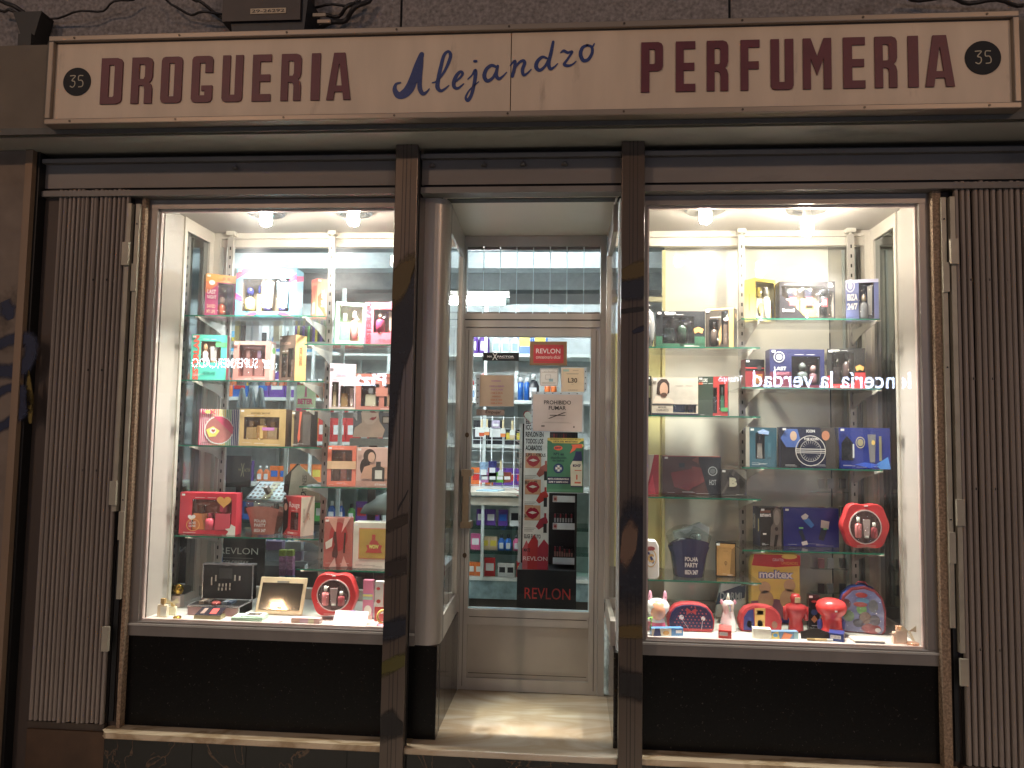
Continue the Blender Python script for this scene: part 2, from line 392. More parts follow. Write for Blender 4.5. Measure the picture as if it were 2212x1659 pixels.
sg = thing('shop_sign', 'long cream shop sign with maroon and blue lettering above the entrance', 'sign', (-.285, -.33, 2.965))
X0, X1, Z0, Z1 = -2.344, 1.773, 2.965, 3.37
FR = P('#8e8276', .42, .5, .08, 5, stretch=(.1, 1, 1))
CREAM = P('#cdb9a2', .5, 0, .07, 5, stretch=(1.6, 1, .35), dirt=('#b09c88', 7, .62))
xm = at(1103, 150, -.36).x
wbox('panel', sg, X0 + .02, xm - .002, -.345, -.305, Z0 + .02, Z1 - .02, CREAM)
wbox('panel', sg, xm + .002, X1 - .02, -.345, -.305, Z0 + .02, Z1 - .02, CREAM)
fw = .026
for n_, a in (('frame_rail', (X0, X1, Z1 - fw, Z1)), ('frame_rail', (X0, X1, Z0, Z0 + fw)), ('frame_stile', (X0, X0 + fw, Z0 + fw, Z1 - fw)), ('frame_stile', (X1 - fw, X1, Z0 + fw, Z1 - fw))):
    q = W(); q.box(a[0], a[1], -.366, -.304, a[2], a[3], FR); q.build(n_, sg, mod=.004)
for i in range(9):
    for z in (Z0 + .013, Z1 - .013): q = W(); q.prism(ell(X0 + .12 + i * .484, z, .005, .005, 8), -.3685, -.366, P('#4c443c', .4, .6)); q.build('screw', sg)
wbox('inner_bead', sg, X0 + fw, X1 - fw, -.349, -.345, Z1 - fw - .004, Z1 - fw, P('#4a3d33'))
MAR = P('#5e2430', .5, 0, .12, 12); BLU = P('#22356e', .5, 0, .12, 12)
CH_ = [(0, .07), (.2, 0), (.8, 0), (1, .07)]
LT = {  # block letters in a unit cell: outline, optional counter
 'D': ([(0, 0), (.75, 0), (.93, .03), (1, .09), (1, .91), (.93, .97), (.75, 1), (0, 1)], [(.37, .15), (.37, .85), (.58, .85), (.63, .82), (.63, .18), (.58, .15)]),
 'R': ([(0, 0), (.36, 0), (.36, .39), (.52, .39), (.61, .36), (.64, .3), (.64, 0), (1, 0), (1, .32), (.95, .41), (.85, .455), (.95, .5), (1, .58), (1, .90), (.93, .97), (.76, 1), (0, 1)], [(.36, .53), (.36, .85), (.58, .85), (.64, .81), (.64, .58), (.58, .53)]),
 'O': ([(0, .08), (.06, .02), (.2, 0), (.8, 0), (.94, .02), (1, .08), (1, .92), (.94, .98), (.8, 1), (.2, 1), (.06, .98), (0, .92)], [(.37, .14), (.37, .86), (.63, .86), (.63, .14)]),
 'G': ([(0, .08), (.06, .02), (.2, 0), (.8, 0), (.94, .02), (1, .08), (1, .36), (.48, .36), (.48, .25), (.64, .25), (.64, .15), (.37, .15), (.37, .85), (.64, .85), (.64, .64), (1, .64), (1, .92), (.94, .98), (.8, 1), (.2, 1), (.06, .98), (0, .92)], None),
 'U': ([(0, .08), (.06, .02), (.2, 0), (.8, 0), (.94, .02), (1, .08), (1, 1), (.63, 1), (.63, .15), (.37, .15), (.37, 1), (0, 1)], None),
 'E': ([(0, 0), (1, 0), (1, .15), (.4, .15), (.4, .42), (.95, .42), (.95, .57), (.4, .57), (.4, .85), (1, .85), (1, 1), (0, 1)], None),
 'F': ([(0, 0), (.4, 0), (.4, .42), (.95, .42), (.95, .57), (.4, .57), (.4, .85), (1, .85), (1, 1), (0, 1)], None),
 'I': ([(0, 0), (1, 0), (1, 1), (0, 1)], None),
 'A': ([(0, 0), (.29, 0), (.335, .17), (.665, .17), (.71, 0), (1, 0), (.73, 1), (.27, 1)], [(.37, .30), (.485, .76), (.515, .76), (.63, .30)]),
 'P': ([(0, 0), (.38, 0), (.38, .42), (.78, .42), (.94, .45), (1, .51), (1, .91), (.94, .97), (.78, 1), (0, 1)], [(.38, .56), (.38, .86), (.60, .86), (.64, .83), (.64, .59), (.60, .56)]),
 'M': ([(0, 0), (.27, 0), (.27, .60), (.5, .27), (.73, .60), (.73, 0), (1, 0), (1, 1), (.73, 1), (.5, .64), (.27, 1), (0, 1)], None)}
def letter(ch, x0, x1, z0, z1):
    q = W(); k = q.m(MAR); out, hole = LT[ch]
    f = lambda p: (x0 + p[0] * (x1 - x0), z0 + p[1] * (z1 - z0))
    loops = [[f(p) for p in out]] + ([[f(p) for p in hole]] if hole else [])
    face = list(loops[0])
    if hole:
        best = min(((i, j) for i in range(len(out)) for j in range(len(hole))), key=lambda t_: (out[t_[0]][0] - hole[t_[1]][0]) ** 2 + (out[t_[0]][1] - hole[t_[1]][1]) ** 2)
        i, j = best; face = loops[0][:i + 1] + loops[1][j:] + loops[1][:j + 1] + loops[0][i:]
    q.face([(x, -.352, z) for x, z in face], MAR)
    for lp in loops:
        for a_ in range(len(lp)): p_, p2 = lp[a_], lp[(a_ + 1) % len(lp)]; q.face([(p_[0], -.352, p_[1]), (p_[0], -.3455, p_[1]), (p2[0], -.3455, p2[1]), (p2[0], -.352, p2[1])], MAR)
    q.build('letter', sg)
# measured left and right edges (px of the 2212-wide view) of every letter
z1c = lambda px: at(px, 0, -.35)
for ch, a, b_ in zip('DROGUERIA', (218, 284, 348, 414, 480, 545, 607, 672, 706), (264, 329, 393, 459, 524, 585, 650, 691, 758)):
    xa = at(a, 175, -.35).x; xb = at(b_, 175, -.35).x
    letter(ch, xa, xb, 3.059, 3.268)
for ch, a, b_ in zip('PERFUMERIA', (1385, 1460, 1527, 1600, 1665, 1735, 1822, 1890, 1962, 1999), (1432, 1502, 1573, 1641, 1714, 1796, 1869, 1938, 1984, 2062)):
    xa = at(a, 155, -.35).x; xb = at(b_, 145, -.35).x
    letter(ch, xa, xb, 3.066, 3.281)
def zp(x, y):  # point measured on the enlarged middle of the sign
    p = at((1300 + x / 1.7015) / 1.8228, (y / 1.7015) / 1.8228, -.35); return (p.x, p.z)
K = 1 / 1.7015 / 1.8228 * 3.15 / 1662
SCR = {
 'A': [([(470, 552), (440, 562), (432, 600), (455, 635), (492, 628), (530, 590), (560, 520), (585, 440), (612, 362)], [10, 16, 28, 40, 52, 58, 52, 44, 30]), ([(612, 360), (609, 430), (600, 520), (600, 590), (620, 625), (645, 615), (664, 592)], [22, 24, 26, 28, 24, 14, 6]), ([(540, 556), (575, 545), (606, 530)], [14, 14, 14])],
 'l': [([(684, 552), (715, 540), (762, 480), (795, 410), (806, 365), (790, 342), (762, 368), (742, 440), (725, 520), (718, 580), (738, 606), (765, 595), (795, 570)], [8, 12, 16, 20, 20, 16, 20, 22, 24, 26, 20, 14, 6])],
 'e': [([(832, 548), (868, 520), (887, 492), (872, 478), (845, 505), (828, 548), (832, 582), (858, 588), (893, 560)], [12, 14, 16, 18, 22, 24, 22, 16, 8])],
 'j': [([(922, 528), (950, 500), (972, 468), (972, 510), (962, 570), (945, 635), (922, 670), (908, 650), (928, 608), (960, 575), (995, 545)], [8, 10, 20, 22, 20, 20, 22, 14, 10, 10, 6]), ([(966, 408), (978, 408)], [16, 16])],
 'a': [([(1112, 446), (1080, 436), (1046, 462), (1032, 508), (1052, 540), (1088, 520), (1110, 478), (1120, 440)], [14, 20, 22, 24, 22, 18, 14, 12]), ([(1122, 440), (1112, 500), (1130, 525), (1155, 510), (1182, 482)], [16, 22, 20, 12, 6])],
 'n': [([(1207, 436), (1238, 405), (1234, 455), (1220, 508)], [8, 16, 20, 20]), ([(1226, 480), (1258, 425), (1290, 404), (1303, 420), (1288, 465), (1296, 500), (1322, 488), (1347, 462)], [10, 14, 18, 20, 20, 18, 12, 6])],
 'd': [([(1452, 388), (1420, 380), (1388, 410), (1380, 448), (1405, 468), (1440, 440), (1462, 395)], [12, 18, 22, 24, 20, 16, 12]), ([(1494, 278), (1480, 350), (1464, 420), (1474, 458), (1500, 448), (1524, 424)], [16, 20, 22, 20, 12, 6])],
 'r': [([(1545, 350), (1565, 338), (1592, 350), (1622, 344), (1590, 395), (1568, 428), (1592, 438), (1622, 430), (1648, 408)], [8, 18, 16, 14, 14, 18, 18, 12, 6])],
 'o': [([(1722, 300), (1690, 318), (1678, 362), (1696, 402), (1730, 395), (1755, 352), (1752, 312), (1722, 300)], [14, 20, 22, 22, 20, 18, 16, 14]), ([(1738, 306), (1758, 310), (1770, 290)], [10, 12, 7])]}
for ch, strokes in SCR.items():
    q = W()
    for si, (pts, ws) in enumerate(strokes):
        pp = [zp(*p) for p in pts]; quads, c = ribbon(pp, [k * K * 1.2 for k in ws]); yy = -.3470 - .0006 * si
        for k, qd in enumerate(quads): q.face([(x, yy - (k % 2) * .0001, z) for x, z in qd], BLU)
        for cc in (c[0], c[-1]): q.face([(x, yy - .0003, z) for x, z in ell(cc[0], cc[1], cc[2] / 2, cc[2] / 2, 10)], BLU)
    q.build('letter', sg)
for px_, py_ in ((165.5, 176), (2124, 124)):
    p = at(px_, py_, -.35); q = W(); rr_ = .064 if px_ < 1000 else .070; q.prism(ell(p.x, p.z, rr_, rr_, 36), -.349, -.3455, P('#0b0d13', .7)); d_ = q.build('disc', sg)
    for s_, dx in (('3', -.032), ('5', .006)):
        qq = W(); LW = P('#a9a08c', .5)
        st = {'3': [(0, 1), (.9, 1), (.35, .6), (.8, .5), (.85, .2), (.5, 0), (.05, .12)], '5': [(.85, 1), (.15, 1), (.1, .62), (.6, .6), (.85, .38), (.75, .08), (.1, .02)]}[s_]
        pts = [(p.x + dx + u * .028, p.z - .026 + v * .052) for u, v in st]
        quads, c = ribbon(pts, [.0045] * len(pts), 4)
        for qd in quads: qq.face([(x, -.3502, z) for x, z in qd], LW)
        qq.off = (d_.parent.location[0], d_.parent.location[1], d_.parent.location[2]); qq.build('digit', d_)

# meter box and cables above the sign
t = thing('cable_junction_box', 'dark cable box numbered 29-26292 above the sign', 'cable box', (-1.42, -.12, 3.40))
a = at(492, 40, -.2); b_ = at(655, 40, -.2)
q = W(); q.prism([(a.x, 3.62), (a.x + .03, 3.40), (b_.x, 3.40), (b_.x + .02, 3.62)], -.2, -.03, P('#1c1f26', .5, 0, .3, 20)); q.build('lower_tray', t)
q = W(); q.box(a.x - .02, b_.x - .01, -.215, -.03, 3.50, 3.75, P('#3a2f2c', .5, 0, .2, 10)); q.build('cover', t)
p0 = at(541, 31, -.216); p1 = at(618, 17, -.216)
q = W(); q.box(p0.x, p1.x, -.218, -.2155, p0.z + .001, p1.z, P('#b8a68c')); q.build('number_plate', t)
q = W(); q.text('29-26292', p0.x + .006, p0.z + .006, p1.x - .006, p1.z - .005, -.2186, P('#2a2220'), bold=.02); q.build('lettering', t)
q = W()
for (x, y, c_) in ((690, 33, '#9a8c7a'), (700, 47, '#b09a84')):
    p = at(x, y, -.17); q.box(p.x - .03, p.x + .03, -.175, -.165, p.z - .007, p.z + .008, P(c_))
q.build('cable_tag', t)
def cable(pts, r=.007, Y=-.1, label=''):
    q = W(); pp = [at(x, y, Y) for x, y in pts]
    quads, c = ribbon([(p.x, p.z) for p in pp], [0] * len(pp), 5)
    q.tube([(x, Y + .02 * math.sin(i), z) for i, (x, z, _) in enumerate(c)], r, P('#231e1d', .5), 6); tag(q.build('cable'), label, 'cable', 'cables clipped to the upper wall')
cable([(90, 38), (180, 28), (240, 12), (290, -8)], .005, label='thin cable rising right from the dark bracket, far left')
cable([(355, -5), (385, 20), (430, 30), (500, 27)], .006, label='sagging cable running into the left of the numbered box')
cable([(410, -8), (440, 10), (485, 42)], .008, label='thick slanting cable beside the left end of the numbered box')
cable([(-10, 18), (30, 27), (60, 40), (75, 60)], .007, label='cable meeting the dark bracket from the left edge')
cable([(-10, -6), (40, 20), (70, 42)], .011, label='thickest cable falling to the dark bracket at far left')
cable([(655, 10), (720, 14), (780, 2)], .006, label='short cable leaving the right of the numbered box')
cable([(668, 60), (720, 52), (760, 28), (800, -8)], .012, label='heavy black cable curving up right of the numbered box')
cable([(650, 30), (700, 36), (745, 24), (770, -4)], .009, label='middle cable of the bundle right of the numbered box')
cable([(1960, -6), (2050, 0), (2130, 4), (2215, 8)], .009, label='flat cable along the wall above the sign, far right')
t = thing('wall_bracket', 'dark upright metal bracket on the wall at far left', 'bracket', (-2.42, -.1, 3.365))
a = at(60, 60, -.1); b_ = at(88, 60, -.1)
wbox('post', t, a.x, b_.x, -.16, -.03, 3.366, 3.50, P('#22201f', .5))
q = W(); q.prism([(a.x, 3.50), (b_.x, 3.50), (b_.x + .03, 3.62), (a.x - .05, 3.62)], -.14, -.05, P('#22201f', .5)); q.build('flared_top', t)

# ---------------------------------------------------------------- lintel with shutter rails
t = thing('shutter_lintel', 'dark grey shutter housing between beam and shop windows', 'lintel', (-.3, 0, 2.73))
for x0, x1 in ((-2.56, -.815), (-.71, .21), (.305, 2.2)):
    wbox('fascia', t, x0, x1, -.055, .02, 2.78, 2.925, LINT)
    wbox('groove', t, x0, x1, -.02, .02, 2.925, 2.945, BLACK)
    wbox('upper_rail', t, x0, x1, -.085, -.056, 2.895, 2.915, LINT)
    wbox('lower_rail', t, x0, x1, -.075, -.0, 2.735, 2.762, LINT)
    wbox('track', t, x0, x1, -.04, .02, 2.763, 2.779, BLACK)
wbox('backing', t, -2.6, 2.3, .021, .08, 2.735, 2.945, DARK)
for px_, py_ in ((1415, 388), (1995, 345), (1700, 320), (1865, 575)): pass
for x in (-1.6, -.66, -.42, -.24, -.05): q = W(); q.lathe([(.012, 0), (.014, .01), (.004, .02)], LINT, (x, -.07, 2.86), 8); q.build('bolt', t)

# posts of the shutter in front of everything
def post(x0, x1, label):
    t = thing('shutter_post', label, 'post', ((x0 + x1) / 2, -.11, 0), group='shutter posts between door and windows')
    xm_ = (x0 + x1) / 2
    q = W(); q.box(x0, x1, -.13, -.085, 0, 2.944, BRZ)
    q.build('channel', t, mod=.003)
    for a_, b2 in ((x0 + .034, x0 + .037), (xm_ - .002, xm_ + .002), (x1 - .033, x1 - .030)):
        wbox('seam', t, a_, b2, -.1306, -.1296, 0, 2.944, P('#2c2420'))
    wbox('side_lip', t, x1 - .004, x1 + .004, -.085, -.075, 0, 2.93, BLACK)
    return t
pl = post(-.818, -.715, 'brown metal post left of the door with blue graffiti')
pr = post(.204, .305, 'brown metal post right of the door with yellow graffiti bands')
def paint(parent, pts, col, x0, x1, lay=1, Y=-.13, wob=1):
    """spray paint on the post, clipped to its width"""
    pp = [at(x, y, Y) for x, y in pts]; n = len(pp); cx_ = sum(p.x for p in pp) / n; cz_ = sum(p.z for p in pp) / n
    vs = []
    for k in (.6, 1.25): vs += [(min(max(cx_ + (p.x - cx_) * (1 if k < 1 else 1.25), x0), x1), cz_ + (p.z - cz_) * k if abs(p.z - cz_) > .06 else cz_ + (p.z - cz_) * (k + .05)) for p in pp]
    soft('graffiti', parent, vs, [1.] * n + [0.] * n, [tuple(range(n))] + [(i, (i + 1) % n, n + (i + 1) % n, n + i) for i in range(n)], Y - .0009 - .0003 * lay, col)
a = (-.817, -.716)
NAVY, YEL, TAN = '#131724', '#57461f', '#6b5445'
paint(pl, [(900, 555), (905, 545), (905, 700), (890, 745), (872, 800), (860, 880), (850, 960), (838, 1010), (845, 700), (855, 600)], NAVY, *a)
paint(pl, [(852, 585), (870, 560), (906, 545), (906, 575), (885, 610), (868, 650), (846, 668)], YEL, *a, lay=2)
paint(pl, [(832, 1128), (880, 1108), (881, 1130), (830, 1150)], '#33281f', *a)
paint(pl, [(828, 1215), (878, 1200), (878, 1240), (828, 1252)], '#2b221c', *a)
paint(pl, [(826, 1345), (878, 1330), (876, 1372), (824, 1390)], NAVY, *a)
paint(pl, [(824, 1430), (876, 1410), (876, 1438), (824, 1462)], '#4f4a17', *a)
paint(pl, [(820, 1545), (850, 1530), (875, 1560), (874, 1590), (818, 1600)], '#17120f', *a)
q = W(); pts = [at(882, 1058, -.13), at(874, 1075, -.13), at(864, 1092, -.13), at(860, 1104, -.13)]
quads, _ = ribbon([(p.x, p.z) for p in pts], [.004, .007, .01, .004])
for qd in quads: q.face([(x, -.1316, z) for x, z in qd], P('#120e10'))
q.build('graffiti', pl)
a = (.205, .304)
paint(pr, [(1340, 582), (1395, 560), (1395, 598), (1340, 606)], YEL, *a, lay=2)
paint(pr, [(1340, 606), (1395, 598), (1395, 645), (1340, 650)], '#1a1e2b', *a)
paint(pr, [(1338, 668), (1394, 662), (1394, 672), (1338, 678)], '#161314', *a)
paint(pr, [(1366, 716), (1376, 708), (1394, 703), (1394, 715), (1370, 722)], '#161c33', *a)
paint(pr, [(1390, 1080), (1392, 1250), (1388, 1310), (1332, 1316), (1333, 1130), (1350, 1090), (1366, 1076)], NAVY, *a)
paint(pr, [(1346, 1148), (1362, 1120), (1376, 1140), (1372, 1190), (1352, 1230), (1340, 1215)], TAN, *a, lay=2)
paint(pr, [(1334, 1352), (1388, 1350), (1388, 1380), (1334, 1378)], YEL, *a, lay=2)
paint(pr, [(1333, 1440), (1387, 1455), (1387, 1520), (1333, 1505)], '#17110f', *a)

# ---------------------------------------------------------------- side piers, folded gates
def gate(x0, x1, side, lab):
    t = thing('folding_gate', lab, 'gate', ((x0 + x1) / 2, -.03, .26), group='folded slatted security gates')
    rs = random.Random(int(x0 * 10)); n = 16; pitch = (x1 - x0) / n; sm = P('#8b8078', .6, .15, .16, 7, stretch=(1, 1, .1), dirt=('#5c524b', 3, .55))
    o0 = None
    for i in range(n):
        xx = x0 + (i + .5) * pitch
        if o0 is None:
            q = MB(); q.prismz([(-pitch * .36, 0), (-pitch * .36, -.012), (-pitch * .2, -.018), (pitch * .2, -.018), (pitch * .36, -.012), (pitch * .36, 0)], .0, 2.48, sm)
            o0 = q.build('slat', t); o = o0
        else: o = o0.copy(); COL.objects.link(o)
        o.location = (xx - t.location[0], -.012 - rs.uniform(0, .004), .03 + rs.uniform(-.004, .004)); o.rotation_euler.z = rs.uniform(-.16, .16); o.rotation_euler.y = rs.uniform(-.0008, .0008)
    for z in (2.33, 1.90, 1.43, .76):
        q = W()
        for i in range(n): q.lathe([(.006, 0), (.006, .01)], BLACK, (x0 + (i + .5) * pitch, -.055, z), 6)
        q.box(x0, x1, -.047, -.043, z, z + .01, P('#3b322c')); q.build('link_bar', t)
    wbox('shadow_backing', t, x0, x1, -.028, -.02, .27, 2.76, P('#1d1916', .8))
    wbox('foot_rail', t, x0 - .01, x1, -.05, -.02, .255, .285, P('#4a4038', .6, .3))
    return t
gate(-2.475, -2.115, 0, 'folded slatted security gate left of the left window')
gate(1.648, 2.06, 1, 'folded slatted security gate right of the right window')
LK = P('#a39c8c', .5, .2, .12, 10)
def lock(x, sgn, lab, lab2):
    t = thing('gate_lock_bar', lab, 'lock bar', (x, -.05, .3), group='pale lock bars of the gates')
    wbox('bar', t, x - .012, x + .008, -.07, -.04, 1.25 if sgn < 0 else .75, 2.70, LK)
    wbox('dark_slot', t, min(x, x + sgn * -.03) + .009 * (sgn < 0), max(x, x - sgn * .03) - .013 * (sgn > 0), -.045, -.036, .3, 2.70, BLACK)
    for z in (2.40, 1.28, .62): wbox('latch', t, x - .02, x + .012, -.085, -.071, z, z + .11, LK)
    x2 = x - sgn * .035
    t = thing('gate_keeper_strip', lab2, 'strip', (x2, -.05, .3), group='pale keeper strips beside the windows')
    wbox('strip', t, x2 - .01, x2 + .01, -.06, -.035, .85, 2.70, LK)
    for z in (2.28, 1.12): wbox('latch', t, x2 - .012, x2 + .014, -.07, -.061, z, z + .13, LK)
    for z in (2.6, 1.95, 1.3): q = W(); q.lathe([(.004, 0), (.003, .006)], BLACK, (x2, -.063, z), 6); q.build('screw', t)
lock(-2.108, -1, 'pale steel lock bar at the edge of the left gate', 'pale keeper strip left of the left window')
lock(1.640, 1, 'pale steel lock bar at the edge of the right gate', 'pale keeper strip right of the right window')
for x0, x1, lb in ((-2.062, -2.045, 'narrow strip of gritty stone left of the left window'), (1.565, 1.60, 'narrow strip of gritty stone right of the right window')):
    tag(W().box(x0, x1, -.045, .02, .262, 2.735, STONE).build('stone_strip'), lb, 'stone strip')
t = thing('pier', 'brown plastered pier with blue graffiti at the left edge', 'wall', (-3.2, -.1, 0))
wbox('face', t, -4.4, -2.60, -.12, .1, 0, 2.944, PIER)
wbox('edge_strip', t, -2.60, -2.565, -.13, .1, 0, 2.944, P('#8a7460', .6, .2, .1, 9, stretch=(1, 1, .1)))
wbox('dark_reveal', t, -2.565, -2.55, -.1, .1, 0, 2.944, BLACK)
wbox('jamb', t, -2.55, -2.478, -.045, .1, 0, 2.80, P('#4b413b', .6, .3, .12, 6, stretch=(1, 1, .1)))
wbox('gate_recess_wall', t, -2.478, -2.065, -.019, .1, 0, 2.80, P('#4a3f38', .8))
wbox('foot_wall', t, -2.478, -2.105, -.06, -.02, 0, .254, P('#4a3626', .7, 0, .2, 8))
def pgraf(pts, col, ws, loop=None):
    pp = [at(x, y, -.12) for x, y in pts]; quads, c = ribbon([(p.x, p.z) for p in pp], ws); vs = []; cv = []; fs = []
    for k in range(len(c)):
        a_, b_ = c[max(k - 1, 0)], c[min(k + 1, len(c) - 1)]; dx, dz = b_[0] - a_[0], b_[1] - a_[1]; l_ = math.hypot(dx, dz) or 1
        for s_, v_ in ((-.75, 0), (-.25, 1), (.25, 1), (.75, 0)): vs.append((c[k][0] - dz / l_ * c[k][2] * s_, c[k][1] + dx / l_ * c[k][2] * s_)); cv.append(float(v_))
        if k:
            for m_ in range(3): fs.append((4 * k - 4 + m_, 4 * k + m_, 4 * k + m_ + 1, 4 * k - 3 + m_))
    soft('graffiti', t, vs, cv, fs, -.1212, col)
NB = '#1c2440'
pgraf([(10, 650), (18, 672), (24, 690)], NB, [.05, .08, .03])
pgraf([(-20, 755), (20, 735), (62, 735), (64, 770), (40, 800), (-20, 800)], NB, [.05, .05, .07, .06, .07, .06])
pgraf([(-20, 860), (20, 838), (48, 845), (52, 880), (30, 905), (-20, 935)], NB, [.04, .04, .05, .06, .05, .04])
pgraf([(62, 800), (64, 860), (66, 915)], '#6c5a1c', [.005, .035, .012])
t = thing('pier', 'dark brown pier beyond the right gate at the right edge', 'wall', (3.0, -.1, 0))
wbox('gate_recess_wall', t, 1.60, 2.2, -.019, .1, 0, 2.80, P('#3a302b', .8))
wbox('face', t, 2.2, 4.4, -.12, .1, 0, 2.944, PIER)
wbox('foot_wall', t, 1.62, 2.2, -.06, -.02, 0, .254, P('#4a3626', .7, 0, .2, 8))

# ---------------------------------------------------------------- shop windows: frames, panes, plinths, ledges
def window(side, x0, x1, v0, v1, lab):
    """x0..x1 clear opening; v0,v1 outer frame"""
    t = thing('shop_window', lab, 'shop window', ((x0 + x1) / 2, 0, .68))
    wbox('head', t, v0, v1, -.012, .045, 2.69, 2.733, ALUD)
    wbox('bottom_rail', t, v0, v1, -.014, .045, .678, .741, ALUD)
    wbox('bottom_bead', t, v0, v1, -.022, -.0145, .725, .734, ALU)
    wbox('stile', t, v0, x0, -.01, .045, .7415, 2.6895, ALUD)
    wbox('stile', t, x1, v1, -.01, .045, .7415, 2.6895, ALUD)
    L_ = P('#d8c7c0', .3, .3)
    for n_, a_ in (('glazing_bead', (x0, x1, 2.680, 2.690)), ('glazing_bead', (x0, x1, .741, .749)), ('glazing_bead', (x0, x0 + .009, .75, 2.679)), ('glazing_bead', (x1 - .009, x1, .75, 2.679))):
        wbox(n_, t, a_[0], a_[1], .012, .034, a_[2], a_[3], L_)
    q = W(); q.face([(x0, .02, .745), (x1, .02, .745), (x1, .02, 2.685), (x0, .02, 2.685)], GLS); q.build('pane', t)
window(0, -2.003, -.76, -2.045, -.70, 'large lit shop window full of perfume boxes left of the door')
window(1, .330, 1.523, .26, 1.565, 'large lit shop window full of perfume boxes right of the door')
def plinth(x0, x1, lab):
    t = thing('plinth', lab, 'plinth', ((x0 + x1) / 2, 0, .26))
    wbox('slab', t, x0, x1, -.005, .10, .272, .677, GRAN)
plinth(-2.062, -.60, 'black granite panel under the left window'); plinth(.205, 1.585, 'black granite panel under the right window')
def ledge(x0, x1, lab):
    q = W(); q.prismz([(x0, .0), (x0, -.07), (x0 + .03, -.10), (x1, -.10), (x1, .0)], .245, .270, LEDGE); tag(q.build('ledge', mod=.004), lab, 'ledge')
ledge(-2.105, -.70, 'worn cream marble ledge under the left black panel'); ledge(.205, 1.62, 'worn cream marble ledge under the right black panel')
t = thing('base_course', 'veined black marble base along the pavement', 'wall base', (-.25, -.04, 0))
xs = [-2.105, -1.69, -1.44, -.98, -.56, -.02, .42, .95, 1.62]
for i in range(8): wbox('tile', t, xs[i] + .001, xs[i + 1] - .001, -.06, .0, 0, .2445, BMARB)
q = W(); q.box(-.72, .205, -.105, .72, .24, .268, STEPM); t = thing('doorstep', 'polished cream marble doorstep in the entrance recess', 'doorstep', (-.25, .2, .24)); q.build('slab', t, mod=.006)
q = W(); q.box(-.71, .2, -.085, -.062, .0, .24, BMARB); q.build('riser', t)

# ---------------------------------------------------------------- entrance recess
t = thing('entrance_side', 'rounded aluminium corner and glazed side left of the door', 'shopfront side', (-.62, .3, .27))
RD = P('#b0aaa2', .36, .4, .07, 7, stretch=(1, 1, .05))
arc = [(-.70, -.004), (-.655, -.006)] + [(-.650 + .058 * math.sin(k * math.pi / 28), .054 - .06 * math.cos(k * math.pi / 28)) for k in range(15)] + [(-.592, .10), (-.602, .10), (-.62, .05), (-.70, .05)]
W().prismz(arc, .68, 2.733, RD, False).build('corner_column', t)
wbox('gasket', t, -.6005, -.5915, .1005, .1095, .68, 2.733, P('#2a2724'))
for z0, z1 in ((.68, .79), (2.60, 2.733)):
    q = W(); q.face([(-.592, .11, z0), (-.612, .70, z0), (-.612, .70, z1), (-.592, .11, z1)], RD); q.face([(-.602, .11, z0), (-.622, .70, z0), (-.622, .70, z1), (-.602, .11, z1)], RD)
    q.face([(-.592, .11, z0), (-.602, .11, z0), (-.622, .70, z0), (-.612, .70, z0)], RD); q.face([(-.592, .11, z1), (-.602, .11, z1), (-.622, .70, z1), (-.612, .70, z1)], RD); q.build('side_rail', t)
q = W(); q.face([(-.596, .11, .79), (-.616, .60, .79), (-.616, .60, 2.60), (-.596, .11, 2.60)], GL); q.build('side_pane', t)
wbox('back_stile', t, -.632, -.606, .60, .70, .79, 2.60, RD)
wbox('granite_pier', t, -.70, -.598, -.003, .06, .269, .679, P('#0d0d10', .12))
for i in range(3): wbox('granite_panel', t, -.63, -.599 - .004, .062 + i * .213, .272 + i * .213, .269, .679, P('#25211e', .15, 0, .2, 60))
lb = W(); lb.box(-.624, -.6205, .12, .165, 1.78, 2.22, P('#8f7a32', .35, .3)); tag(lb.build('gold_label_strip'), 'tall gold paper strip stuck on the side glass left of the door', 'label')
lb = W(); lb.box(-.6225, -.6195, .12, .16, .96, 1.08, P('#b03024', .5)); tag(lb.build('red_sticker'), 'small red sticker low on the side glass left of the door', 'sticker')
t = thing('entrance_side', 'narrow glazed side of the entrance right of the door', 'shopfront side', (.2, .3, .27))
arc = [(.30, .0)] + [(.258 - .056 * math.sin(k * math.pi / 12), .05 - .055 * math.cos(k * math.pi / 12)) for k in range(7)] + [(.203, .11), (.213, .11), (.225, .05), (.30, .05)]
W().prismz(arc[::-1], .68, 2.733, RD, True).build('corner_column', t)
for z0, z1 in ((.68, .79), (2.60, 2.733)): wbox('side_rail', t, .180, .202, .11, .70, z0, z1, RD)
q = W(); q.face([(.194, .11, .79), (.188, .60, .79), (.188, .60, 2.60), (.194, .11, 2.60)], GL); q.build('side_pane', t)
wbox('back_stile', t, .172, .196, .60, .70, .79, 2.60, RD)
wbox('granite_panel', t, .190, .215, .0, .70, .269, .679, P('#25211e', .1, 0, .2, 60))
t = thing('entrance_ceiling', 'cream board ceiling over the entrance recess', 'ceiling', (-.2, .3, 2.735))
wbox('board', t, -.62, .20, -.03, .715, 2.738, 2.76, P('#dfd9cd', .3, 0, .05, 2))
q = W(); q.tube([(-.607, .02, 2.735), (-.62, .69, 2.735)], .005, WHITE, 6); q.tube([(.19, .02, 2.735), (.18, .69, 2.735)], .005, WHITE, 6); q.build('sealant_bead', t)

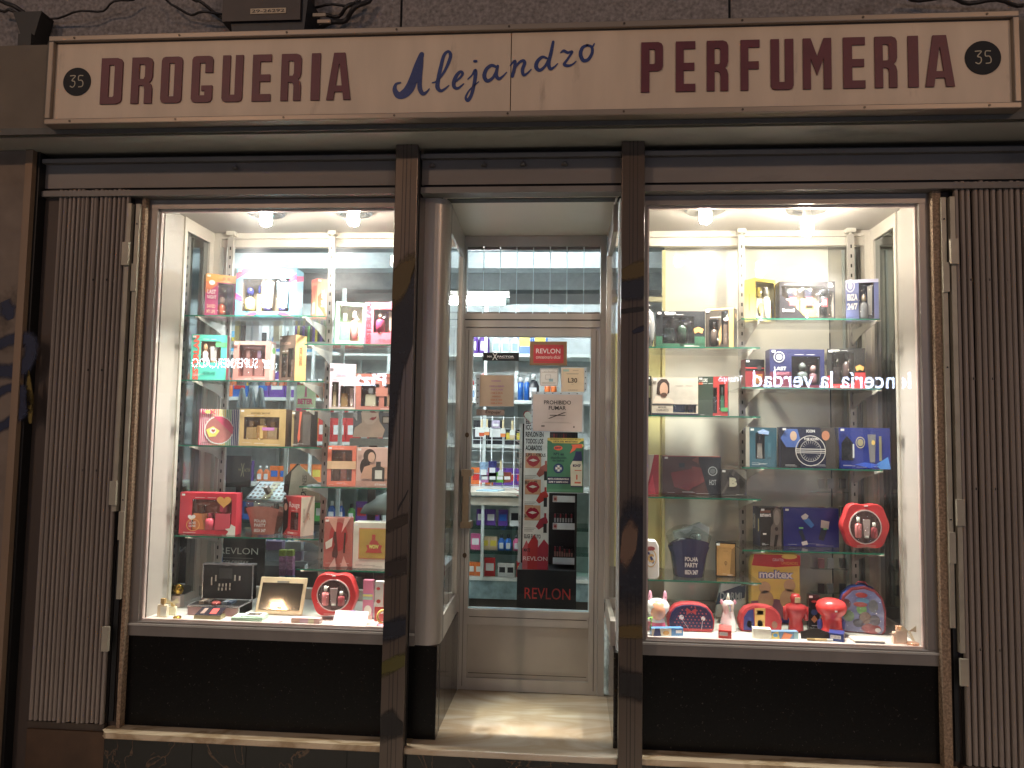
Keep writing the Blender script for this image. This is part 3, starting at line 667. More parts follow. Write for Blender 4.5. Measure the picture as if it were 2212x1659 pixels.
# door (plane y=.70)
DY = .70
t = thing('door_frame', 'aluminium door frame with a louvred top light', 'door frame', (-.24, DY, .268))
a = at(1000, 900, DY).x
fx0, fx1 = -.632, .176
wbox('jamb', t, fx0, -.600, DY - .02, DY + .05, .269, 2.735, ALU); wbox('jamb', t, .142, fx1, DY - .02, DY + .05, .269, 2.735, ALU)
wbox('head', t, -.5995, .1415, DY - .018, DY + .05, 2.675, 2.735, ALU)
wbox('transom', t, -.5995, .1415, DY - .022, DY + .05, 2.225, 2.30, ALU)
wbox('transom_groove', t, -.5995, .1415, DY - .0235, DY - .0222, 2.262, 2.268, DARK)
z0, z1 = 2.31, 2.665; n = 8; wl = (.1415 + .5995) / n
for i in range(n):
    xx = -.5995 + i * wl
    q = W(); q.face([(xx + .001, DY + .006, z0), (xx + wl + .006, DY + .022, z0), (xx + wl + .006, DY + .022, z1), (xx + .001, DY + .006, z1)], GL); lo_ = q.build('louvre_pane', t)
    q = W(); q.box(xx, xx + .0035, DY + .004, DY + .008, z0, z1, P('#cfe4ea', .15, 0, 0, emit=0)); q.off = tuple(t.location); q.build('ground_edge', lo_)
    for za, zb in ((2.301, 2.312), (2.660, 2.6745)): wbox('louvre_clip', t, xx + .004, xx + wl - .002, DY - .004, DY + .012, za, zb, ALUD)
d = thing('door', 'aluminium shop door with notices on its glass', 'door', (-.24, DY, .27))
lx0, lx1 = -.598, .140
gx0, gx1, gz0, gz1 = -.556, .094, .700, 2.175
wbox('stile', d, lx0, gx0, DY - .012, DY + .03, .272, 2.222, ALU); wbox('stile', d, gx1, lx1, DY - .012, DY + .03, .272, 2.222, ALU)
wbox('top_rail', d, gx0 + .0005, gx1 - .0005, DY - .014, DY + .03, gz1, 2.222, ALU)
wbox('mid_rail', d, gx0 + .0005, gx1 - .0005, DY - .014, DY + .03, gz0 - .085, gz0 - .004, ALU)
wbox('bottom_rail', d, gx0 + .0005, gx1 - .0005, DY - .014, DY + .03, .272, .335, ALU)
wbox('kick_panel', d, gx0 + .0005, gx1 - .0005, DY + .002, DY + .02, .335, gz0 - .085, P('#aba59c', .42, .25, .07, 4, dirt=('#7b7268', 5, .66)))
for (xa, xb, za, zb) in ((lx0 + .018, lx0 + .0205, .29, 2.21), (lx1 - .0205, lx1 - .018, .29, 2.21)): wbox('groove', d, xa, xb, DY - .0135, DY - .0122, za, zb, P('#3d342c'))
for za in (.655, .36): wbox('groove', d, gx0 + .01, gx1 - .01, DY - .0155, DY - .0142 if za > .6 else DY - .0142, za, za + .003, P('#3d342c'))
EM = P('#d6f2fa', .2, 0, 0)
wbox('pane_edge', d, gx0, gx1, DY + .004, DY + .014, gz0 - .0035, gz0 + .004, EM); wbox('pane_edge', d, gx1 - .004, gx1, DY + .004, DY + .014, gz0 + .0045, gz1, EM)
q = W(); q.face([(gx0, DY + .008, gz0), (gx1, DY + .008, gz0), (gx1, DY + .008, gz1), (gx0, DY + .008, gz1)], GL); q.build('pane', d)
HM = P('#a08c74', .3, .7, .08, 8)
q = W(); q.box(-.585, -.55, .60, .625, 1.14, 1.44, HM); 
h_ = q.build('handle', d, mod=.006)
for za in (1.41, 1.135): wbox('handle_clamp', d, -.592, -.535, .598, DY - .012, za, za + .035, HM)
for za in (1.63, .98): q = W(); q.prism(ell(-.577, za, .011, .014, 14), DY - .018, DY - .0122, P('#5c4c3a', .4, .6)); q.build('lock_cylinder', d)
# ---------------------------------------------------------------- showcases
BULB = P('#fff3e2', .4, 0, 0, emit=215)
def lamp(x, y, lab, hang=0, n_=0):
    t = thing('downlight', lab, 'lamp', (x, y, 2.72), group='downlights in the showcase ceilings')
    q = MB(); q.lathe([(.096, 0), (.098, -.010), (.090, -.020), (.076, -.018), (.06, -.008), (.045, -.003)], CHROME, n=28); q.build('reflector', t)
    q = MB(); q.lathe([(.016, 0), (.02, -.012 - hang * .5), (.024, -.02 - hang * .6)], P('#e8e4da', .4)); q.build('socket', t)
    q = MB(); pts = []
    for i in range(60):
        a = i * .55; r = .021 * (1 if i < 48 else 1 - (i - 48) / 14.)
        pts.append((r * math.cos(a), r * math.sin(a), -.022 - hang * .6 - i * (.0009 + hang * .008)))
    q.tube(pts, .0085, BULB, 6); q.build('bulb', t)
    l = bpy.data.lights.new('downlight_beam', 'SPOT'); l.energy = 170; l.color = (1, .935, .85); l.spot_size = math.radians(90); l.spot_blend = 1; l.shadow_soft_size = .035
    lo = bpy.data.objects.new('downlight_beam', l); COL.objects.link(lo); lo.location = (x, y, 2.628 - hang)
lamp(-1.525, .13, 'left downlight in the ceiling of the left showcase')
lamp(-1.084, .13, 'right downlight in the ceiling of the left showcase')
lamp(.612, .13, 'left downlight in the ceiling of the right showcase')
lamp(1.080, .13, 'downlight with a long drooping bulb in the right showcase', hang=.06)
SL = P('#c9c2b8', .35, .2, .04, 6)
def showcase(x0, x1, inner, lab):
    t = thing('showcase', lab, 'showcase', ((x0 + x1) / 2, .3, .74))
    wbox('ceiling_panel', t, x0, x1, .05, .60, 2.7215, 2.75, P('#b4aea7', .55, 0, .04, 3))
    wbox('floor_panel', t, x0, x1, .046, .60, .72, .7445, P('#c2beb8', .35, 0, .04))
    s = 1 if inner > 0 else -1        # outer side wall: left for the left case
    xo = x0 if s > 0 else x1
    def sb(n_, a, b_, y0, y1, z0, z1, m): return wbox(n_, t, min(xo + s * a, xo + s * b_), max(xo + s * a, xo + s * b_), y0, y1, z0, z1, m)
    sb('side_panel', -.02, .006, .046, .225, .7446, 2.7210, P('#aaa59e', .5, 0, .05, 3))
    sb('side_stile', -.02, .014, .2255, .252, .7446, 2.7210, WALU); sb('side_stile', -.02, .012, .50, .545, .7446, 2.7210, WALU)
    sb('side_rail', -.02, .012, .2525, .4995, 2.655, 2.7210, WALU); sb('side_rail', -.02, .012, .2525, .4995, .7446, .78, WALU)
    sb('side_mirror', -.012, .002, .2525, .4995, .7805, 2.6545, P('#a8b0b2', .06, 1, .05, 3))
    wbox('back_head_rail', t, x0, x1, .545, .60, 2.69, 2.7210, WALU)
    wbox('back_lower_head', t, x0, x1, .56, .60, 2.645, 2.689, WALU)
    wbox('back_sill_rail', t, x0, x1, .56, .60, .7446, .80, P('#a7a29b', .4, .3))
    q = W(); q.face([(x0, .58, .80), (x1, .58, .80), (x1, .58, 2.645), (x0, .58, 2.645)], GL); q.build('back_pane', t)
    return t
lc = showcase(-2.0, -.622, 1, 'cream lined display case behind the left window')
rc = showcase(.203, 1.53, -1, 'cream lined display case behind the right window')
for x in (-1.335, -1.93): wbox('mullion', lc, x - .009, x + .009, .562, .60, .80, 2.645, WALU)
wbox('back_corner_post', lc, -1.988, -1.952, .545, .60, .80, 2.69, WALU)
wbox('back_corner_post', rc, 1.49, 1.52, .545, .60, .80, 2.69, WALU)
CRB = P('#e4dfd4', .6, 0, .04, 2.5, dirt=('#b8b09e', 6, .7)); YLB = P('#dcd49a', .6, 0, .04, 2)
t = thing('back_board', 'cream board with a yellow strip closing the back of the right showcase', 'board', (.8, .66, .74))
wbox('cream_board', t, .487, 1.345, .66, .68, .62, 3.1, CRB); wbox('yellow_board', t, .20, .484, .655, .675, .95, 2.19, YLB)
wbox('yellow_post', t, .470, .4865, .63, .658, .95, 2.64, P('#d6cb94', .5)); wbox('yellow_rail', t, .20, .469, .63, .658, 2.36, 2.385, P('#b9b496', .5))
wbox('brown_board', t, .20, .484, .652, .676, .62, .949, P('#7c7263', .7))
wbox('grey_backing', t, 1.3525, 1.53, .681, .69, .62, 3.1, P('#b4aea2', .6, 0, .15, 5))
for i in range(4): wbox('grey_strip', t, 1.412 + i * .028, 1.424 + i * .028, .640, .6545, .80, 2.64, P(('#9aa09e', '#85807a')[i % 2], .5))
wbox('dark_gap', t, 1.3465, 1.3515, .66, .675, .62, 2.2, DARK)
wbox('door_edge', t, 1.352, 1.40, .655, .675, .62, 2.05, P('#b9b19f', .5)); wbox('door_casing', t, 1.28, 1.40, .64, .6595, 2.05, 2.09, P('#c6bda9', .5))
# slotted uprights
UP = P('#b7b2ab', .35, .4, .05, 5)
def upright(x, lab):
    t = thing('slotted_upright', lab, 'upright', (x, .52, .745), group='slotted shelf uprights in the showcases')
    wbox('rail', t, x - .016, x + .016, .512, .535, .745, 2.69, UP)
    q = W()
    z = .80
    while z < 2.66: q.box(x - .0035, x + .0035, .5105, .5118, z, z + .018, BLACK); z += .0505
    q.build('slot', t, kind='stuff')
    wbox('top_clamp', t, x - .022, x + .022, .50, .545, 2.700, 2.7205, P('#c9c4b8', .5)); wbox('top_screw', t, x - .006, x + .006, .515, .53, 2.692, 2.7145, P('#c9c4b8', .5))
upright(-1.878, 'slotted upright at the left end of the left showcase'); upright(-1.312, 'slotted upright in the middle of the left showcase')
upright(.862, 'slotted upright in the middle of the right showcase'); upright(1.412, 'slotted upright at the right end of the right showcase')
upright(-.76, 'slotted upright hidden beside the brown post of the left showcase'); upright(.30, 'slotted upright beside the brown post of the right showcase')
SZ = {}
def shelf(k, x0, x1, z, ups, lab):
    SZ[k] = z
    t = thing('glass_shelf', lab, 'shelf', ((x0 + x1) / 2, .34, z), group='glass shelves in the showcases')
    wbox('pane', t, x0, x1, .178, .505, z - .0055, z, GS)
    wbox('ground_edge', t, x0, x1, .1755, .1775, z - .0068, z + .0002, GEDGE)
    for u in ups:
        s = 1 if u == ups[0] else 1
        q = W(); q.v += [(u - .002 + dx, y, zz) for dx in (0, .0025) for y, zz in ((.51, z - .0065), (.20, z - .0065), (.20, z - .016), (.40, z - .05), (.51, z - .085))]
        b0 = 0; m_ = q.m(UP)
        for f in ((0, 1, 2, 3, 4), (9, 8, 7, 6, 5), (0, 5, 6, 1), (1, 6, 7, 2), (2, 7, 8, 3), (3, 8, 9, 4), (4, 9, 5, 0)): q.f.append(f); q.mi.append(m_); q.sm.append(False)
        q.build('bracket', t)
        wbox('bracket_tip', t, u - .008, u + .008, .172, .20, z - .012, z - .0066, P('#cfc9bb'))
lr = ('topmost', 'second', 'third', 'lowest')
for i, z in enumerate((2.205, 1.881, 1.557, 1.115)): shelf('L%d' % (i + 1), -1.945, -1.22, z, (-1.878, -1.33), lr[i] + ' glass shelf in the left half of the left showcase')
for i, z in enumerate((2.065, 1.744, 1.367, .971)): shelf('C%d' % (i + 1), -1.325, -.66, z, (-1.294, -.76), lr[i] + ' glass shelf in the right half of the left showcase')
for i, z in enumerate((2.062, 1.737, 1.354, .971)): shelf('R%d' % (i + 1), .245, .873, z, (.30, .845), lr[i] + ' glass shelf in the left half of the right showcase')
for i, z in enumerate((2.20, 1.874, 1.500, 1.120)): shelf('S%d' % (i + 1), .787, 1.42, z, (.879, 1.412), lr[i] + ' glass shelf in the right half of the right showcase')
SZ['FL'] = SZ['FR'] = .7445

# ---------------------------------------------------------------- cartons
GAIN = 1.35
def ray2(px, py=850):
    p = at(px, py, 1.0); d = Vector((p.x - CAM.x, p.y - CAM.y)); return d
def hit(px, py, n, ang):
    """where the vertical sight plane of px meets the floor line through n along ang -> signed distance"""
    r = ray2(px, py); ux, uy = math.cos(ang), math.sin(ang)
    det = ux * (-r.y) - uy * (-r.x)
    bx, by = CAM.x - n[0], CAM.y - n[1]
    return (bx * (-r.y) - by * (-r.x)) / det
def bottle(parent, kind, x, y, z, w_, h, d_, col, cap, name='bottle'):
    bw, q = min(w_, .2), MB()
    m = P(col, .18, 0, .06); mc = P(cap, .25, .2, .05)
    if kind == 'round':
        q.lathe([(w_ * .38, 0), (w_ * .5, h * .05), (w_ * .5, h * .55), (w_ * .4, h * .66), (w_ * .16, h * .7), (w_ * .16, h * .74)], m, (x, y, z), 12); q.build(name, parent)
        q = MB(); q.lathe([(w_ * .24, h * .74), (w_ * .26, h * .8), (w_ * .24, h * .98), (w_ * .15, h)], mc, (x, y, z), 10); q.build('cap', parent)
    elif kind == 'ball':
        q.lathe([(w_ * .42, 0), (w_ * .5, h * .1), (w_ * .46, h * .5), (w_ * .2, h * .6)], m, (x, y, z), 12); q.build(name, parent)
        q = MB(); q.lathe([(w_ * .2, h * .6), (w_ * .34, h * .7), (w_ * .36, h * .84), (w_ * .24, h * .95), (w_ * .05, h)], mc, (x, y, z), 12); q.build('cap', parent)
    elif kind == 'tube':
        q.prism([(x - w_ * .36, z + h * .12), (x + w_ * .36, z + h * .12), (x + w_ * .5, z + h), (x - w_ * .5, z + h)], y - w_ * .16, y + w_ * .16, m); q.build(name, parent)
        q = MB(); q.lathe([(w_ * .34, 0), (w_ * .34, h * .12)], mc, (x, y, z), 12, sy=.6); q.build('cap', parent)
    elif kind == 'can':
        q.lathe([(w_ * .5, 0), (w_ * .5, h * .7), (w_ * .4, h * .75)], m, (x, y, z), 12); q.build(name, parent)
        q = MB(); q.lathe([(w_ * .46, h * .75), (w_ * .46, h * .97), (w_ * .4, h)], mc, (x, y, z), 12); q.build('cap', parent)
    else:
        q.box(x - w_ / 2, x + w_ / 2, y - w_ * .2, y + w_ * .2, z, z + h * .66, m, taper=w_ * .03); q.box(x - w_ * .12, x + w_ * .12, y - w_ * .08, y + w_ * .08, z + h * .66, z + h * .72, mc); q.build(name, parent, mod=.002)
        q = MB(); q.box(x - w_ * .2, x + w_ * .2, y - w_ * .16, y + w_ * .16, z + h * .72, z + h, mc); q.build('cap', parent)
def carton(lab, sh, xa, xn, xb, ytop, near='L', ang=0, yf=.2, depth=None, front='#888888', side=None, els=(), sels=(), cat='gift box', name='gift_box', rough=.32, group='boxed gift sets in the shop windows', z0=None, H_=None, sticker=True, tw=None, pymid=None):
    global GAIN
    GAIN = {'L1': .95, 'S1': .95, 'C1': 1.1, 'R1': 1.2}.get(sh, 1.45)  # carton colours darker near the lamps, lighter lower down, to even out the light
    a = math.radians(ang); zb = (SZ[sh] + .0006) if z0 is None else z0
    yf += .045 if sh[0] != 'F' else 0
    pym = pymid or ytop + 40
    n0 = at(xn, pym, yf); n = (n0.x, yf)
    if near == 'L':
        w_ = hit(xb, pym, n, a); d = depth or min(max(abs(hit(xa, pym, n, a + math.pi / 2)) if xa != xn else .09, .035), .2); o = n
    else:
        w_ = abs(hit(xa, pym, n, a)); o = (n[0] - w_ * math.cos(a), n[1] - w_ * math.sin(a))
        d = depth or min(max(abs(hit(xb, pym, n, a + math.pi / 2)) if xb != xn else .09, .035), .2)
    # keep clear of the back uprights
    while o[1] + (w_ * math.sin(a) if a > 0 else 0) + d * math.cos(a) > .505 and d > .03: d -= .005
    h = H_ or (at(xn, ytop, n[1]).z - zb)
    if near == 'L' and xb > 840 and xb < 858: w_ += .03     # goes on behind the post
    side = side or front
    t = thing(name, lab, cat, (o[0], o[1], zb), a, group)
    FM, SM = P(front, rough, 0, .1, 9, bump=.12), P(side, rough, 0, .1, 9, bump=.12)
    wins = [e for e in els if e[0] == 'w']
    q = MB()
    us = sorted({0, 1, *[e[1] for e in wins], *[e[3] for e in wins]}); vs = sorted({0, 1, *[e[2] for e in wins], *[e[4] for e in wins]})
    for i in range(len(us) - 1):
        for j in range(len(vs) - 1):
            cu, cv = (us[i] + us[i + 1]) / 2, (vs[j] + vs[j + 1]) / 2
            if any(e[1] < cu < e[3] and e[2] < cv < e[4] for e in wins): continue
            q.face([(us[i] * w_, 0, vs[j] * h), (us[i + 1] * w_, 0, vs[j] * h), (us[i + 1] * w_, 0, vs[j + 1] * h), (us[i] * w_, 0, vs[j + 1] * h)], FM)
    q.face([(w_, 0, 0), (w_, d, 0), (w_, d, h), (w_, 0, h)], SM); q.face([(0, d, 0), (0, 0, 0), (0, 0, h), (0, d, h)], SM)
    q.face([(w_, d, 0), (0, d, 0), (0, d, h), (w_, d, h)], FM); q.face([(0, 0, h), (w_, 0, h), (w_, d, h), (0, d, h)], FM); q.face([(0, 0, 0), (0, d, 0), (w_, d, 0), (w_, 0, 0)], FM)
    q.build('carton', t)
    for e in wins:
        x0, v0, x1, v1 = e[1] * w_, e[2] * h, e[3] * w_, e[4] * h; yb = d * .42; tm = P(e[5], .5, 0, .1, 8)
        q = MB(); q.face([(x0, yb, v0), (x1, yb, v0), (x1, yb, v1), (x0, yb, v1)], tm)
        for f in (((x0, .0005, v0), (x1, .0005, v0), (x1, yb, v0), (x0, yb, v0)), ((x0, .0005, v1), (x0, yb, v1), (x1, yb, v1), (x1, .0005, v1)), ((x0, .0005, v0), (x0, yb, v0), (x0, yb, v1), (x0, .0005, v1)), ((x1, .0005, v0), (x1, .0005, v1), (x1, yb, v1), (x1, yb, v0))): q.face(f, tm)
        q.build('tray', t)
        q = MB(); k = 6      # slightly buckled clear film
        for i in range(k):
            xa_, xb_ = x0 + (x1 - x0) * i / k, x0 + (x1 - x0) * (i + 1) / k
            ya, yb2 = .0012 + .0015 * math.sin(i * 2.1), .0012 + .0015 * math.sin((i + 1) * 2.1)
            q.face([(xa_, ya, v0), (xb_, yb2, v0), (xb_, yb2 + .0015, v1), (xa_, ya + .001, v1)], FILM, True)
        q.build('film', t)
        for (kd, uc, bw, bh, c1, c2) in e[6]:
            wv = x1 - x0; hv = v1 - v0
            bottle(t, kd, x0 + uc * wv, yb * .5, v0 + .001, min(bw * wv, yb * 1.7 if kd in ('round', 'ball', 'can') else 9), bh * hv, d, c1, c2)
    def fr(u, v, y=0): return (u * w_, -.0006 - y, v * h)
    if near == 'R' : sd = lambda u, v, y=0: (w_ + .0006 + y, u * d, v * h)
    else: sd = lambda u, v, y=0: (-.0006 - y, (1 - u) * d, v * h)
    def draw(elist, fn, q, lay0=0):
        for i, e in enumerate(elist):
            y = .00035 * (i + 1); k = e[0]
            if k == 'w': continue
            if k == 'r': q.face([fn(e[1], e[2], y), fn(e[3], e[2], y), fn(e[3], e[4], y), fn(e[1], e[4], y)], P(e[5], rough))
            elif k == 'p': q.face([fn(u, v, y) for u, v in e[1]], P(e[2], rough))
            elif k == 'e': q.face([fn(u, v, y) for u, v in ell(e[1], e[2], e[3], e[4], 20)], P(e[5], rough))
            elif k == 'ring':
                o_ = ell(e[1], e[2], e[3], e[4], 24); i_ = ell(e[1], e[2], e[3] * e[6], e[4] * e[6], 24)
                for z in range(24): q.face([fn(*o_[z], y), fn(*o_[(z + 1) % 24], y), fn(*i_[(z + 1) % 24], y), fn(*i_[z], y)], P(e[5], rough))
            elif k == 's':
                for j in range(e[5]):
                    u0 = e[1] + (e[3] - e[1]) * j / e[5]; c_ = e[6][j % len(e[6])]
                    q.face([fn(u0, e[2], y), fn(u0 + (e[3] - e[1]) / e[5] * .55, e[2], y), fn(u0 + (e[3] - e[1]) / e[5] * .55, e[4], y), fn(u0, e[4], y)], P(c_, rough))
            elif k == 't':
                rot = e[7] if len(e) > 7 else 0
                q.text(e[1], e[2], e[3], e[4], e[5], y, P(e[6], .4), rot=rot, bold=e[8] if len(e) > 8 else .02, fn=lambda x, z, yy: fn(x, z, yy))
    if h > .06:
        rp = random.Random(lab); lum = sum(H(front)); c_ = '#d8d4cc' if lum < 1.0 else '#5c5450'; q = MB(); v0_ = min([e[2] for e in wins], default=.14)
        nl = 4 if v0_ > .1 else 2
        for k in range(nl):
            zz = max(.016, v0_ * .25) + k * .014; ww = rp.uniform(.12, .32); u0 = rp.choice((.08, .34, .58))
            if zz < v0_ - .01: q.face([fr(u0, zz, .0012), fr(u0 + ww, zz, .0012), fr(u0 + ww, zz + .005, .0012), fr(u0, zz + .005, .0012)], P(c_, .5))
        if wins:
            e = wins[0]; zz = min(.95, e[4] + .04)
            for k in range(2): q.face([fr(e[1] + .05 + .22 * k, zz, .0012), fr(e[1] + .22 + .2 * k, zz, .0012), fr(e[1] + .22 + .2 * k, zz + .007, .0012), fr(e[1] + .05 + .22 * k, zz + .007, .0012)], P(c_, .5))
        if q.v: q.build('small_print', t)
    pr_ = [e for e in els if e[0] not in 'wt']; tx = [e for e in els if e[0] == 't']
    if pr_ : q = MB(); draw(pr_, fr, q); q.build('print', t)
    if tx: q = MB(); draw([('w',)] * len(pr_) + tx, fr, q); q.build('lettering', t)
    if sels: q = MB(); draw(sels, sd, q); q.build('side_print', t)
    if sticker: q = MB(); q.box(.035 * w_, .035 * w_ + .016, -.0045, -.0035, h * .97 - .010, h * .97, P('#e9e2da')); q.build('price_sticker', t)
    return t, w_, d, h
def heart(u, v, s, asp=1):
    pts = []
    for i in range(20):
        a = 2 * math.pi * i / 20; x = 16 * math.sin(a) ** 3; y = 13 * math.cos(a) - 5 * math.cos(2 * a) - 2 * math.cos(3 * a) - math.cos(4 * a)
        pts.append((u + x * s / 32, v + y * s * asp / 32))
    return pts
R_ = 'round'
# --- left window, left half
carton('orange to magenta gift box with white stacked lettering, top left shelf', 'L1', 408, 444, 509, 590, 'L', 32, .2, front='#c8317e', side='#a8442f', depth=.1,
  els=[('w', .42, .08, .93, .80, '#6b3a5e', [('ball', .3, .6, .6, '#e0562a', '#e8c0b0'), ('tube', .75, .3, .9, '#5a2a78', '#3c1c58')]), ('r', 0, .82, 1, 1, '#e8a23c'), ('p', [(0, .55), (.38, .75), (.38, .82), (0, .82)], '#dd7440'), ('e', .2, .80, .1, .06, '#f0e8e6'),
       ('t', 'LAST', .06, .54, .34, .64, '#f4e6ea'), ('t', 'NIGHT', .06, .43, .36, .51, '#f4e6ea'), ('t', 'SAVED', .06, .22, .34, .30, '#f0c8a8'), ('t', 'MY LIFE', .06, .10, .34, .18, '#f0c8a8'), ('e', .6, .91, .05, .035, '#d67a2c'), ('e', .75, .91, .05, .035, '#d67a2c')],
  sels=[('r', .3, .3, .5, .6, '#8f3a6a'), ('r', 0, .85, 1, 1, '#d08a34')])
carton('sky blue box with pink ribbon stripes and cream tube, top left shelf', 'L1', 510, 640, 655, 580, 'R', 0, .2, front='#46b4dc', side='#5cb8de', depth=.1,
  els=[('w', .11, .12, .89, .80, '#6e6250', [('ball', .13, .22, .74, '#cfc166', '#28307e'), ('rect', .33, .1, .8, '#cfc07a', '#1e2a6a'), ('tube', .52, .27, .98, '#d8cfc6', '#23245c'), ('tube', .84, .27, .96, '#86acc8', '#23245c')]),
       ('p', [(0, .78), (.3, 1), (.12, 1), (0, .9)], '#d2308a'), ('p', [(0, .5), (.11, .42), (.11, .32), (0, .38)], '#d2308a'), ('p', [(.89, .7), (1, .78), (1, .9), (.89, .82)], '#d2308a'), ('p', [(.1, 0), (.28, .11), (.4, .11), (.26, 0)], '#d2308a'), ('p', [(.68, .11), (.82, .11), (1, 0), (.85, 0)], '#d2308a'),
       ('t', 'don algodon', .26, .86, .74, .94, '#2f7fa6')], sels=[('p', [(0, .72), (1, .82), (1, .92), (0, .84)], '#d2308a')])
carton('orange and peach box standing corner forward, top left shelf', 'L1', 662, 685, 706, 601, 'L', 42, .22, depth=.075, front='#ea9a78', side='#f0703c',
  els=[('p', [(.05, .55), (.4, .65), (1, .1), (1, .0), (.5, .2), (.1, .3)], '#e8501c'), ('t', 'MUSK', .42, .3, .75, .75, '#f2c2a8', 90)], sels=[('p', [(0, 1), (1, 1), (.55, .45)], '#ee5020'), ('r', .12, .12, .7, .42, '#b9a08c'), ('t', 'JOVAN', .1, .8, .9, .92, '#f0a870')])
carton('turquoise box with dark red side and upright red lettering, second left shelf', 'L2', 404, 413, 490, 722, 'L', 12, .2, front='#22b09c', side='#8a1c28', depth=.05,
  els=[('w', .27, .40, .83, .86, '#8d6a4e', [('ball', .2, .3, .9, '#e0c4c4', '#c99d6c'), ('tube', .62, .34, .75, '#e3d5c8', '#d9a884')]), ('r', .68, .74, 1, .84, '#3ea060'), ('t', 'SISTERLAN', .06, .02, .22, .98, '#e2472e', 90, .05), ('t', 'SISTERLAND', .35, .14, .70, .20, '#0d6f64')])
carton('dusty pink box with two perfume bottles, second left shelf', 'L2', 504, 583, 600, 737, 'R', 0, .2, front='#b57a72', side='#c99a94', depth=.075,
  els=[('w', .15, .12, .87, .90, '#9c5f58', [('rect', .32, .34, .82, '#b87a74', '#cf9288'), ('rect', .74, .34, .82, '#b4746c', '#b088a4')]), ('t', 'women´secret', .28, .81, .76, .87, '#5c3236')], sels=[('r', .2, .3, .9, .95, '#e4dcdf'), ('e', .6, .78, .3, .08, '#58a83c')])
carton('black and copper box with a gold spine, second left shelf', 'L2', 604, 638, 662, 723, 'R', -30, .2, front='#4c3a2e', side='#c2904a', depth=.07,
  els=[('w', .15, .1, .5, .62, '#33261f', [('tube', .5, .6, .9, '#2e231f', '#5a4030')]), ('w', .55, .1, .9, .72, '#4a382c', [('rect', .5, .5, .9, '#5c4636', '#3a2a22')]), ('t', 'SENSORIA', .1, .8, .7, .86, '#8c6a58')], sels=[('t', 'SENSORIA', .35, .35, .65, .75, '#6b4a20', 90)])
ST = ['#b23a5c', '#d8d0c8', '#c04468', '#e0a040', '#cfc04a', '#5a9c5c', '#3c5c90', '#54407c']
carton('rainbow striped box with a winking eye window, third left shelf', 'L3', 406, 430, 516, 883, 'L', 20, .2, front='#e2d8d2', side='#d8c8c4', depth=.06,
  els=[('s', 0, 0, .3, 1, 6, ['#b8305c']), ('s', .3, 0, .5, 1, 4, ['#d8743c']), ('s', .5, 0, .68, 1, 4, ['#c8b840']), ('s', .68, 0, .82, 1, 3, ['#4c9a68']), ('s', .82, 0, 1, 1, 4, ['#3a4c86']), ('e', .5, .42, .37, .40, '#e6d2cc'), ('e', .5, .42, .34, .37, '#a8625e'),
       ('p', [(.35, .8), (.85, .3), (.86, .5), (.75, .68), (.55, .8)], '#c63c64'), ('p', [(.18, .42), (.35, .52), (.52, .4), (.42, .24), (.26, .22)], '#d8c83c'), ('e', .35, .4, .08, .08, '#e8e0d8'), ('p', heart(.36, .4, .1), '#9c4038'), ('t', 'L  K', .06, .86, .42, .97, '#c0245c', 0, .05), ('e', .2, .92, .06, .05, '#e0d03c'), ('e', .3, .92, .06, .05, '#e0d03c')],
  sels=[('s', 0, 0, 1, 1, 6, ['#b03a58'])])
carton('golden box with two oval windows of perfume, third left shelf', 'L3', 517, 617, 629, 884, 'R', -5, .2, front='#b9985a', side='#4a3324', depth=.07,
  els=[('w', .1, .18, .86, .78, '#7c5c3a', [('rect', .2, .3, .8, '#c8a05c', '#b58c50'), ('rect', .5, .3, .92, '#d89a4c', '#e0b070'), ('rect', .8, .28, .78, '#caa878', '#a9824c')]), ('t', 'women´secret', .24, .86, .66, .92, '#5c4420'), ('r', .45, .2, .52, .55, '#c4a058'), ('r', .5, .42, .76, .50, '#c070b8')])
carton('dark brown box with an orange flame stroke, third left shelf', 'L3', 630, 672, 686, 888, 'R', -12, .2, front='#4a3c38', side='#1c1818', depth=.06,
  els=[('r', .0, 0, .12, 1, '#9c8458'), ('p', [(.36, .1), (.46, .2), (.44, .5), (.52, .98), (.40, .98), (.36, .5), (.32, .25)], '#c8553a'), ('r', .58, .04, .98, .9, '#5a5452')])
t_, w_, d_, h_ = carton('bright red box with gold and cream hearts, lowest left shelf', 'L4', 388, 510, 510, 1066, 'R', 0, .19, front='#c41e38', depth=.07,
  els=[('w', .22, .10, .92, .84, '#8c3a28', [('rect', .2, .36, .8, '#b8672c', '#5c2c1c'), (R_, .44, .34, .55, '#c44058', '#c44058'), ('rect', .78, .4, .82, '#b23a4a', '#c44058')]), ('p', heart(.78, .80, .26, 1.2), '#cc9034'), ('p', heart(.22, .40, .14, 1.2), '#e6dccb'), ('ring', .25, .22, .12, .15, '#d0903c', .88), ('t', 'LOVE', .18, .24, .30, .30, '#f0d8cc'), ('t', 'LOVE', .18, .17, .30, .22, '#f0d8cc'), ('p', [(1, 0), (.84, 0), (.88, .08), (.82, .14), (.9, .16), (.92, .26), (1, .2)], '#dcd0c0')])
carton('red perfume box turned to show its cream side, lowest left shelf', 'L4', 612, 650, 686, 1074, 'R', -30, .2, front='#b21c22', side='#cdbfae', depth=.085,
  els=[('w', .42, .14, .86, .6, '#7c1a20', [('rect', .5, .55, .95, '#6c3440', '#3a2228')]), ('p', [(0, 0), (.28, .2), (.3, .8), (.1, 1), (0, 1)], '#2c1c1e'), ('e', .14, .72, .09, .1, '#c49a84'), ('t', 'Rouge', .34, .68, .92, .86, '#efd6cc', 0, 0), ('t', 'STARS', .3, .04, .62, .09, '#d8c8c0')], sels=[('t', 'ROUGE', .15, .35, .3, .7, '#9c8a74', 90), ('t', 'R', .45, .4, .7, .58, '#b09478')])
